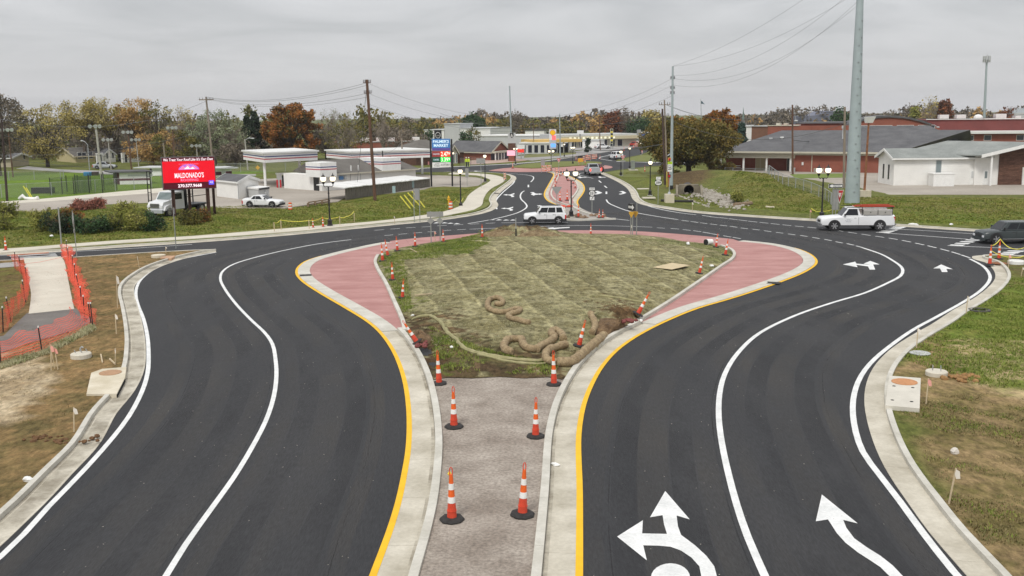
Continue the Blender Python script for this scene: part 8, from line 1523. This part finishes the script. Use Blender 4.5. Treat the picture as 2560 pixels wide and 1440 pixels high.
def tape_run(px, zs, lb): v = [P(x, y, .1) + Vector((0, 0, z_)) for (x, y), z_ in zip(px, zs)]; pts = []; [pts.extend([v[i].lerp(v[i + 1], t / 4) - Vector((0, 0, .25 * (t / 4) * (1 - t / 4) * 4 * .5)) for t in range(4)]) for i in range(len(v) - 1)]; pts.append(v[-1]); mb = MB(); mb.tube(pts, .028, 4); return solo('caution_tape', mb, tape, lb, 'caution tape', origin=pts[0])
tape_run([(686, 578), (702, 572), (773, 572), (805, 566), (850, 562), (866, 563), (886, 552)], [.75, .8, .75, .8, .75, .8, .9], 'yellow tape strung on stakes round the left twin lamp'); tape_run([(1126, 512), (1140, 514), (1150, 512), (1158, 508)], [.3, .7, .3, .6], 'yellow tape tangled beside the hydrant'); tape_run([(2474, 660), (2497, 650), (2530, 652), (2570, 650)], [1.2, 1.4, .8, 1.0], 'yellow tape looped between the far right cones'); tape_run([(2474, 660), (2530, 662), (2570, 660)], [.9, .5, .7], 'lower yellow tape leading right from the far right cones'); tape_run([(2027, 545), (2050, 547), (2090, 543)], [.9, .7, .9], 'yellow tape beside the foot of the brightly lit lamp')
for i, (x, y) in enumerate([(686, 580), (703, 575), (773, 573), (850, 564), (886, 555)]): q = P(x, y, .1); mb = MB(); mb.box(-.03, .03, -.02, .02, 0, .85); o = solo('tape_stake', mb, stake, ['tape stake farthest left', 'second tape stake from left', 'third tape stake, left of the cone pair', 'fourth tape stake, right of the lamp', 'tape stake farthest right'][i] + ' by the left twin lamp', 'stake', 'tape stakes'); o.location = q
def barricade(px, py, lb, w_=22):
 q = P(px, py, .1); k = PXM(q); r = thing('barricade', lb, 'barricade', q, R.uniform(-.2, .2), 'orange barricades'); w = w_ / k
 for z_ in (.25, .6, .95): mb = MB(); mb.box(-w / 2, w / 2, -.03, .03, z_, z_ + .22); part('striped_board', mb, mat('barricade_stripes', (.75, .10, .03), .5, 0, c2=(.8, .6, .5), scale=5, detail=0), r)
 for s in (-.42, .42): mb = MB(); mb.box(w * s - .03, w * s + .03, -.3, .3, 0, .08); mb.box(w * s - .03, w * s + .03, -.03, .03, 0, 1.25); part('leg', mb, galv, r)
for px, py, lb, w_ in ((1360, 431, 'leftmost orange barricade before the far island', 14), (1372, 430, 'orange barricade next to the leftmost one', 14), (1392, 437, 'orange barricade at the tip of the red median', 8), (1262, 452, 'orange barricade in the planting bed by the pavement', 7), (1455, 405, 'orange barricade left in the far street works', 14), (1470, 402, 'orange barricade in the middle of the far works', 14), (1485, 400, 'orange barricade right in the far works', 12), (1620, 362, 'tiny barricade on the distant hill', 8), (1590, 368, 'tiny barricade left on the distant hill', 8)): barricade(px, py, lb, w_)
FCL = ['far works cone left of the amber-backed sign', 'far works cone at the foot of the amber-backed sign', 'far works cone just right of the amber-backed sign', 'far works cone behind the middle orange barricade', 'far works cone behind the right orange barricade', 'far works cone at the right end of the works', 'far works cone farthest up the street', 'far works cone behind the left orange barricade', 'first and nearest cone up the far hill', 'second cone up the far hill', 'third cone up the far hill', 'fourth cone up the far hill', 'last and farthest right cone on the hill']
for i, (px, py) in enumerate([(1440, 402), (1448, 409), (1463, 409), (1476, 396), (1492, 395), (1500, 399), (1468, 395), (1455, 398), (1560, 378), (1572, 374), (1584, 371), (1600, 366), (1612, 368)]):
 q = P(px, py, .1); dup(CN, q, R.uniform(0, 3), FCL[i], sc=11 / PXM(q) / 1.33 * 1.1, group='cones in the far street works' if i < 8 else 'cones on the far hill')
# pit with debris in the median nose
q = P(1452, 541, .1); mb = MB()
for i in range(16): mb.ball((q.x + R.uniform(-1.3, 2.6), q.y + R.uniform(-1.2, 1.0), .1), R.uniform(.15, .38), 6, 4, .7, .3)
solo('soil_debris', mb, mat('debris_brown', (.22, .15, .10), .95, .3, scale=2), 'brown earth and broken pieces heaped behind the median lamp', 'debris', kind='stuff')
q = P(1417, 517, .1); mb = MB()
for i in range(7): mb.ball((q.x + R.uniform(-.5, .5), q.y + R.uniform(-.5, .5), .15), R.uniform(.15, .3), 6, 4, .7, .3)
solo('soil_debris', mb, redor, 'orange red rubble at the foot of the red median', 'debris', kind='stuff')
# two workers in hi-vis
hv = mat('hi_vis_yellow', (.60, .75, .05), .7, .05); trs = mat('dark_trousers', (.03, .035, .05), .9, .1); skin = mat('skin', (.42, .26, .18), .6, 0)
for i, (px, lb) in enumerate(((1166, 'person in yellow hi-vis jacket and white helmet, left of the two workers'), (1172, 'person in yellow hi-vis jacket facing the street, right of the two workers'))):
 q = P(px, 417, .1); r = thing('person', lb, 'person', q, .3 - i * .9); me = bpy.data.meshes.new('body'); V = [(0, 0, .95), (0, 0, 1.2), (0, 0, 1.42), (0, 0, 1.52), (0, -.01, 1.68), (.18, 0, 1.40), (.24, .02, 1.12), (.2, -.12, .92), (-.18, 0, 1.40), (-.25, .02, 1.12), (-.2, -.1, .95), (.09, 0, .88), (.11, 0, .48), (.12, .02, .08), (.12, -.12, .05), (-.09, 0, .88), (-.11, .03, .48), (-.12, .06, .08), (-.12, -.08, .05)]
 E = [(0, 1), (1, 2), (2, 3), (3, 4), (2, 5), (5, 6), (6, 7), (2, 8), (8, 9), (9, 10), (0, 11), (11, 12), (12, 13), (13, 14), (0, 15), (15, 16), (16, 17), (17, 18)]; RR = [.15, .16, .16, .07, .11, .08, .055, .045, .08, .055, .045, .10, .07, .055, .045, .10, .07, .055, .045]
 me.from_pydata(V, E, []); o = link('body', me, r); md = o.modifiers.new('skin', 'SKIN'); 
 for v, rr in zip(me.skin_vertices[0].data if me.skin_vertices else [], RR): v.radius = (rr, rr * .85)
 if not me.skin_vertices:
  pass
 md2 = o.modifiers.new('sub', 'SUBSURF'); md2.levels = 1; md2.render_levels = 1; me.materials.append(hv)
 mb = MB(); mb.lathe([(.13, .08), (.15, .5), (.17, .92)], 8, (0, 0, 0)); part('trousers', mb, trs, r); mb = MB(); mb.ball((0, -.01, 1.68), .115, 8, 6, 1.15); hd = part('head', mb, skin, r, smooth=True); mb = MB(); mb.ball((0, 0, 1.75), .14, 8, 5, .7); part('helmet', mb, whitem, hd)
# ------------------------------------------------------------------ trees: trunk, limbs to each clump, twigs and leaves
bark = mat('bark', (.10, .078, .06), .95, .25, scale=3); barkl = mat('pale_twigs', (.27, .225, .18), .95, .2, scale=3); barkd = mat('dark_bark', (.045, .035, .03), .95, .2, scale=3)
LF = {'gold': leafmat('leaves_gold', [(.22, .18, .05), (.37, .30, .09), (.50, .42, .17)], .35), 'amber': leafmat('leaves_amber', [(.24, .15, .05), (.44, .26, .09), (.56, .38, .15)], .35), 'olive': leafmat('leaves_olive', [(.07, .08, .02), (.14, .13, .03), (.22, .17, .04)], .4),
      'bigolive': leafmat('leaves_big_olive', [(.075, .08, .02), (.15, .12, .03), (.23, .16, .04)], .3), 'rust': leafmat('leaves_rust', [(.07, .075, .02), (.22, .10, .025), (.38, .14, .03)], .28), 'dark': leafmat('needles_dark', [(.012, .025, .014), (.025, .045, .022), (.04, .065, .03)], .6), 'spruce': leafmat('needles_blue', [(.03, .06, .045), (.06, .10, .08), (.09, .14, .11)], .8),
      'grey': leafmat('leaves_grey_green', [(.13, .16, .08), (.24, .27, .15), (.34, .37, .25)], .5), 'brown': leafmat('leaves_brown', [(.085, .07, .055), (.15, .125, .095), (.23, .19, .14)], .4), 'red': leafmat('leaves_red', [(.10, .045, .025), (.20, .07, .03), (.28, .10, .04)], .3), 'green': leafmat('leaves_green', [(.02, .05, .02), (.04, .085, .03), (.07, .12, .045)], .4), 'redshrub': leafmat('leaves_pink', [(.24, .09, .06), (.36, .14, .10)], 1), 'yg': leafmat('leaves_yellow_green', [(.14, .16, .03), (.24, .25, .05), (.34, .32, .09)], .6)}
def leaves(name, cen, n, spread, size, m, par, rs, flat=1.0):
 C = np.repeat(np.array(cen), n, 0); k = len(C); d = rs.normal(0, 1, (k, 3)); d /= np.linalg.norm(d, axis=1)[:, None] + 1e-9; C = C + d * (rs.uniform(0, 1, (k, 1)) ** .5) * np.array(spread); a = rs.normal(0, 1, (k, 3)); a /= np.linalg.norm(a, axis=1)[:, None]; b_ = np.cross(a, rs.normal(0, 1, (k, 3))); b_ /= np.linalg.norm(b_, axis=1)[:, None] + 1e-9; s = size * rs.uniform(.5, 1.3, (k, 1))
 V = np.stack([C - a * s, C + b_ * s * .6, C + a * s, C - b_ * s * .6], 1).reshape(-1, 3); me = bpy.data.meshes.new(name); me.vertices.add(k * 4); me.vertices.foreach_set('co', V.ravel()); me.loops.add(k * 4); me.loops.foreach_set('vertex_index', np.arange(k * 4, dtype=np.int32)); me.polygons.add(k); me.polygons.foreach_set('loop_start', np.arange(0, k * 4, 4, dtype=np.int32)); me.update(calc_edges=True); me.materials.append(m); return link(name, me, par)
def tree(nm, lb, px, pb_, pt_, wpx, kind, clumps=40, nl=60, ls=.26, bare=0.0, seed=1, bm_=None, shape='round', low=.22, cat='tree', group=None, trunk=.03, depth=None, z0=.09, twig=7, cl=None):
 q = P(px, pb_, z0); k = PXM(q); H = HZ(q, pt_) - z0; Wd = wpx / k / 2; D = Wd if depth is None else depth; rs = np.random.RandomState(seed); r = thing(nm, lb, cat, q, 0, group); C = []
 for i in range(clumps):
  while True:
   u = rs.normal(0, 1, 3); u /= np.linalg.norm(u); rr = rs.uniform(.35, 1) ** .55
   if shape == 'cone': zf = rs.uniform(0, 1); R_ = (1 - zf) ** .85; an = rs.uniform(0, 6.28); c = (math.cos(an) * R_ * rr * Wd, math.sin(an) * R_ * rr * D, H * (low + (1 - low) * zf)); break
   c = (u[0] * rr * Wd, u[1] * rr * D, H * (low + (1 - low) * (.5 + .5 * u[2] * rr)))
   if shape == 'fan':
    f = (c[2] / H - low) / (1 - low); wf = .35 + .75 * f ** .7; c = (c[0] * wf * 1.05, c[1] * wf, c[2])
   break
  C.append(c)
 C = np.array(C); wob = 1 + .10 * np.sin(np.arctan2(C[:, 1], C[:, 0]) * 3 + seed) + rs.uniform(-.07, .07, len(C)); C[:, 0] *= wob; cs = cl or max(.45, 1.05 * (Wd * Wd * H / clumps) ** (1 / 3) * .5)
 tr_ = H * trunk; mb = MB(); th = H * (low + (1 - low) * (.35 if shape != 'cone' else .95)); mb.tube([(0, 0, -.2), (rs.uniform(-.1, .1), 0, th * .3), (rs.uniform(-.2, .2), 0, th * .7), (0, 0, th)], [tr_, tr_ * .8, tr_ * .6, tr_ * .25], 7); part('trunk', mb, bm_ or bark, r, smooth=True); mb = MB()
 for i, c in enumerate(C):
  if shape == 'cone' and i % 3: continue
  f = rs.uniform(.35, .95) * min(1, c[2] / th); s = Vector((0, 0, th * f)) if shape != 'fan' else Vector((0, 0, th * rs.uniform(.25, .7))); e = Vector(c); md_ = s.lerp(e, .5) + Vector((-(e.x) * .12, -(e.y) * .12, (H * .03 if shape != 'fan' else -H * .02))); mb.tube([s, md_, e], [tr_ * .28, tr_ * .16, tr_ * .05], 4, cap=False)
  nt_ = int(twig * (1 + bare * 2))
  for j in range(nt_):
   d = rs.normal(0, 1, 3); d[2] = abs(d[2]) * 1.1 + .2; d /= np.linalg.norm(d); L_ = cs * rs.uniform(.7, 1.7); b0 = md_.lerp(e, rs.uniform(.2, 1)); mb.cyl(b0, b0 + Vector(d) * L_, max(.018, tr_ * .05), .008, 3, cap=False)
 part('limbs', mb, (barkl if bare > .5 else (bm_ or bark)), r)
 if nl and kind in ('gold', 'amber', 'grey', 'brown') and ls < .31: nl = int(nl * 1.9); ls *= .72
 if nl: leaves('crown', C, nl, (cs * 1.25, cs * 1.25, cs * 1.0), ls, LF[kind], r, rs)
 return r
T = tree
T('autumn_tree', 'tall russet and gold tree cut by the left edge', 0, 440, 232, 150, 'brown', 60, 55, .30, .2, 11, low=.25); T('autumn_tree', 'broad golden tree with fanning limbs behind the cream bungalow', 120, 418, 262, 190, 'gold', 75, 50, .26, .3, 12, bm_=barkd, shape='fan', low=.12, trunk=.035)
T('autumn_tree', 'tall yellow topped tree left of the middle of the left wood', 215, 405, 241, 130, 'gold', 60, 55, .28, .2, 13, shape='fan', low=.45); T('autumn_tree', 'tall yellow tree in the middle of the left wood', 285, 404, 242, 120, 'gold', 55, 50, .28, .2, 14, shape='fan', low=.42); T('autumn_tree', 'amber topped tree right of the yellow ones', 345, 403, 244, 110, 'amber', 52, 55, .28, .2, 15, shape='fan', low=.4)
T('dark_thicket_tree', 'dark bare thicket tree below the yellow crowns', 300, 402, 285, 190, 'brown', 70, 26, .22, .9, 16, bm_=barkd, low=.05, twig=12); T('autumn_tree', 'thin olive tree with bare top right of the amber tree', 400, 404, 248, 90, 'olive', 40, 34, .24, .4, 17, shape='fan', low=.3); T('autumn_tree', 'pale half bare tree above the red screen', 447, 404, 262, 100, 'gold', 40, 22, .22, .8, 18, shape='fan', low=.25)
T('brown_tree', 'low brown leafy tree behind the left end of the screen', 385, 412, 330, 130, 'amber', 55, 60, .24, .2, 19, low=.05); T('brown_tree', 'brown bushy tree right above the screen', 440, 413, 325, 120, 'olive', 55, 55, .24, .2, 20, low=.05); T('grey_tree', 'grey green tree behind the crossarm pole', 540, 410, 275, 130, 'grey', 60, 50, .24, .2, 21, low=.15); T('grey_tree', 'grey twiggy tree right of the crossarm pole', 592, 408, 290, 80, 'grey', 36, 14, .20, .9, 22, low=.2)
T('evergreen_tree', 'dark pointed evergreen beside the big russet tree', 641, 402, 281, 62, 'dark', 70, 90, .24, 0, 23, shape='cone', low=.05); T('evergreen_tree', 'second dark evergreen, left and lower', 622, 402, 292, 50, 'dark', 60, 80, .24, 0, 24, shape='cone', low=.05)
T('russet_tree', 'big round russet and green tree above the left fuel canopy', 730, 402, 258, 140, 'rust', 140, 130, .27, 0, 25, low=.03); T('brown_tree', 'scrubby brown growth between the screen and the left canopy', 590, 415, 355, 110, 'brown', 50, 50, .22, .3, 26, low=.0)
T('bare_tree', 'pale bare tree just right of the russet tree', 825, 398, 262, 70, 'grey', 34, 9, .16, 1, 27, shape='fan', low=.25); T('bare_tree', 'pale bare tree left of the tall brown pole', 868, 398, 268, 80, 'grey', 40, 9, .16, 1, 28, shape='fan', low=.2); T('bare_tree', 'slim bare tree right of the tall brown pole', 960, 395, 275, 60, 'brown', 30, 5, .16, 1, 29, shape='fan', low=.2)
T('brown_tree', 'dark olive bare-stemmed tree behind the long canopy', 868, 402, 300, 130, 'olive', 60, 28, .22, .6, 30, bm_=barkd, low=.15); T('brown_tree', 'brown tree behind the short roof pole', 1000, 396, 303, 90, 'brown', 42, 26, .22, .6, 31, low=.15); T('brown_tree', 'dull tree below the pale bare trees', 815, 398, 318, 100, 'brown', 45, 30, .22, .5, 37, low=.05)
T('brown_tree', 'small bare brown tree behind the bank roof', 1180, 372, 318, 44, 'olive', 26, 30, .25, .3, 32, low=.1, cl=.9); T('green_shrub_tree', 'small green tree in front of the pale tower', 1165, 375, 328, 26, 'green', 20, 40, .3, 0, 33, low=.1, cl=.9); T('green_shrub_tree', 'small green tree left of the pale tower', 1073, 372, 326, 26, 'green', 20, 40, .3, 0, 34, low=.1, cl=.9); T('green_shrub_tree', 'dark conical tree among the shop row signs', 1470, 381, 347, 14, 'dark', 18, 60, .2, 0, 35, shape='cone', low=.0, cl=.5)
T('oak_tree', 'large dark green round tree on the skyline beyond the tower', 1185, 352, 289, 48, 'green', 60, 70, .5, 0, 36, low=.2, cl=2.0); T('bare_tree', 'bare crowned tree on the skyline behind the tall slim pole', 1288, 350, 276, 34, 'brown', 30, 20, .35, 1, 38, low=.2, cl=1.8)
T('autumn_tree', 'rust brown rounded tree on the skyline right of the shops', 1533, 350, 280, 42, 'red', 50, 50, .45, .3, 39, low=.15, cl=2.0); T('autumn_tree', 'orange brown tree on the skyline left of the letter sign', 1497, 350, 291, 30, 'amber', 40, 50, .45, .2, 40, low=.1, cl=1.8); T('autumn_tree', 'yellow brown tree on the skyline above the white warehouse', 1630, 349, 278, 46, 'gold', 50, 45, .45, .3, 41, low=.15, cl=2.0); T('evergreen_tree', 'dark hedge-like evergreen row above the white warehouse', 1600, 350, 300, 60, 'green', 40, 60, .4, 0, 42, low=.1, cl=1.8); T('bare_tree', 'bare tree on the skyline left of the yellow brown tree', 1563, 350, 272, 30, 'brown', 26, 18, .4, 1, 43, low=.2, cl=1.8)
T('big_shade_tree', 'big dark olive shade tree on a stout trunk left of the clinic', 1722, 437, 298, 232, 'bigolive', 230, 120, .20, 0, 44, bm_=barkd, low=.20, trunk=.06, depth=6.5, cl=1.05); T('shade_tree', 'reddish tree behind the shade tree, right side', 1800, 408, 270, 120, 'rust', 90, 90, .28, 0, 45, low=.1); T('shade_tree', 'reddish tree crown behind the shade tree, left side', 1700, 405, 288, 90, 'rust', 70, 80, .28, 0, 46, low=.2); T('shade_tree', 'brown green tree between the shade tree and the spruce', 1820, 415, 322, 66, 'bigolive', 50, 80, .24, 0, 47, low=.1)
T('spruce_tree', 'blue green spruce at the left end of the clinic roof', 1852, 415, 311, 46, 'spruce', 110, 90, .22, 0, 48, bm_=barkd, shape='cone', low=.02)
T('red_cone_tree', 'pointed rust red tree above the gymnasium roof', 2357, 352, 259, 38, 'red', 70, 70, .45, 0, 49, shape='cone', low=.05, cl=1.6); T('bare_tree', 'pale bare tree left of the red pointed tree', 2322, 352, 243, 56, 'gold', 40, 14, .35, 1, 50, shape='fan', low=.2, cl=1.9); T('autumn_tree', 'yellow green slim tree left of the pale bare one', 2284, 352, 263, 18, 'yg', 24, 40, .4, .1, 51, low=.1, cl=1.4); T('evergreen_tree', 'dark green round tree behind the school block', 2097, 352, 275, 34, 'green', 40, 60, .45, 0, 52, low=.1, cl=1.8); T('autumn_tree', 'orange shrubby tree behind the gymnasium units', 2320, 350, 283, 60, 'amber', 40, 50, .5, 0, 53, low=.0, cl=2.0)
T('autumn_tree', 'dark red round tree far right above the gymnasium', 2512, 352, 272, 30, 'red', 34, 50, .45, .1, 54, low=.1, cl=1.8)
# shrubs and weeds beside the left street
SH = [(10, 575, 505, 60, 'yg', 'yellow green shrub cut by the left edge'), (108, 578, 520, 60, 'yg', 'yellow leaved shrub at the left end of the thicket'), (150, 583, 532, 60, 'dark', 'dark shrub behind the crosswalk post'), (175, 580, 528, 40, 'rust', 'rusty brown shrub left of the slim diamond sign'), (222, 583, 535, 70, 'green', 'dark green shrub right of the slim diamond sign'), (262, 578, 540, 50, 'green', 'low green shrub in the middle of the thicket'), (305, 576, 508, 60, 'yg', 'tall yellow green shrub left of the white truck'), (345, 577, 512, 70, 'yg', 'pale flowering shrub in front of the white truck'), (383, 578, 535, 36, 'green', 'small dark green shrub at the right end of the thicket'), (478, 562, 528, 40, 'olive', 'leafy shrub between the screen posts'), (500, 555, 530, 34, 'rust', 'reddish weeds right of the screen posts'), (245, 522, 502, 26, 'redshrub', 'thin pink weed at the lane edge'), (205, 526, 505, 34, 'redshrub', 'pink weeds left at the lane edge'), (1842, 502, 484, 14, 'yg', 'tuft of green growth at the right side of the riprap'), (2200, 326 + 60, 312 + 58, 60, 'olive', 'shrubs behind the clinic ridge'), (1800, 430, 405, 60, 'bigolive', 'dark shrub at the left end of the clinic porch'), (1672, 440, 412, 40, 'bigolive', 'brown shrub left of the shade tree foot')]
for i, (px, pb_, pt_, w, kd, lb) in enumerate(SH): T('shrub', lb, px, pb_, pt_ - 2, w * 1.25, kd, 22, 110, .09 if pb_ > 500 else .16, .3, 60 + i, low=.02, cat='shrub', trunk=.02, twig=5)
# far off woods along the horizon: one mass
def woods(nm, lb, rng, n, cols, H0, H1, seed, ls=.9, wd=4.5):
 rs = np.random.RandomState(seed); C = []; q0 = None
 for i in range(n):
  px = rs.uniform(rng[0], rng[1]); pb_ = rs.uniform(rng[2], rng[3]); q = P(px, pb_, 0); h = rs.uniform(H0, H1) * (1 + .25 * math.sin(px * .021 + seed)); w = rs.uniform(.7, 1.3) * wd
  for j in range(16): u = rs.normal(0, 1, 3); u /= np.linalg.norm(u); C.append((q.x + u[0] * w, q.y + u[1] * w, h * (.55 + .45 * u[2])))
 o = leaves(nm, C, 11, (wd * .42, wd * .42, 1.6), ls, cols, None, rs); o['kind'] = 'stuff'; o['label'] = lb; o['category'] = 'woods'; return o
woods('distant_woods', 'brown autumn woods along the middle horizon', (1000, 1680, 318, 336), 95, LF['brown'], 6, 10, 1); woods('distant_woods', 'amber and olive trees mixed into the middle horizon', (980, 1700, 326, 342), 26, LF['amber'], 5, 8, 2); woods('distant_woods', 'olive trees mixed into the middle horizon', (980, 1700, 330, 345), 45, LF['olive'], 4, 8, 5)
woods('distant_woods', 'grey brown woods along the right horizon', (1840, 2800, 312, 330), 170, LF['brown'], 7, 11, 3, .8, 4); woods('distant_woods', 'amber trees mixed into the right horizon', (1840, 2800, 318, 332), 22, LF['amber'], 6, 9, 6); woods('distant_woods', 'dark brown understorey behind the left houses', (-400, 660, 392, 402), 80, LF['brown'], 5, 9, 4, .5, 4); woods('distant_woods', 'olive brown woods at the back of the left trees', (-500, 1000, 366, 380), 90, LF['olive'], 7, 12, 7, .6, 4); woods('distant_woods', 'brown scrub behind the market', (800, 1060, 372, 384), 40, LF['brown'], 4, 7, 8, .5, 4)
# ------------------------------------------------------------------ thin autumn haze
hm = bpy.data.materials.new('haze'); hm.use_nodes = True; t = hm.node_tree; t.nodes.clear(); o_ = N(t, 'ShaderNodeOutputMaterial'); pv_ = N(t, 'ShaderNodeVolumePrincipled'); pv_.inputs['Color'].default_value = (.86, .88, .92, 1); pv_.inputs['Density'].default_value = .00013; LK(t, pv_.outputs[0], o_.inputs['Volume'])
mb = MB(); mb.box(-3600, 3600, -80, 3900, -3.5, 60); hzo = solo('haze', mb, hm, None, None, kind='stuff')
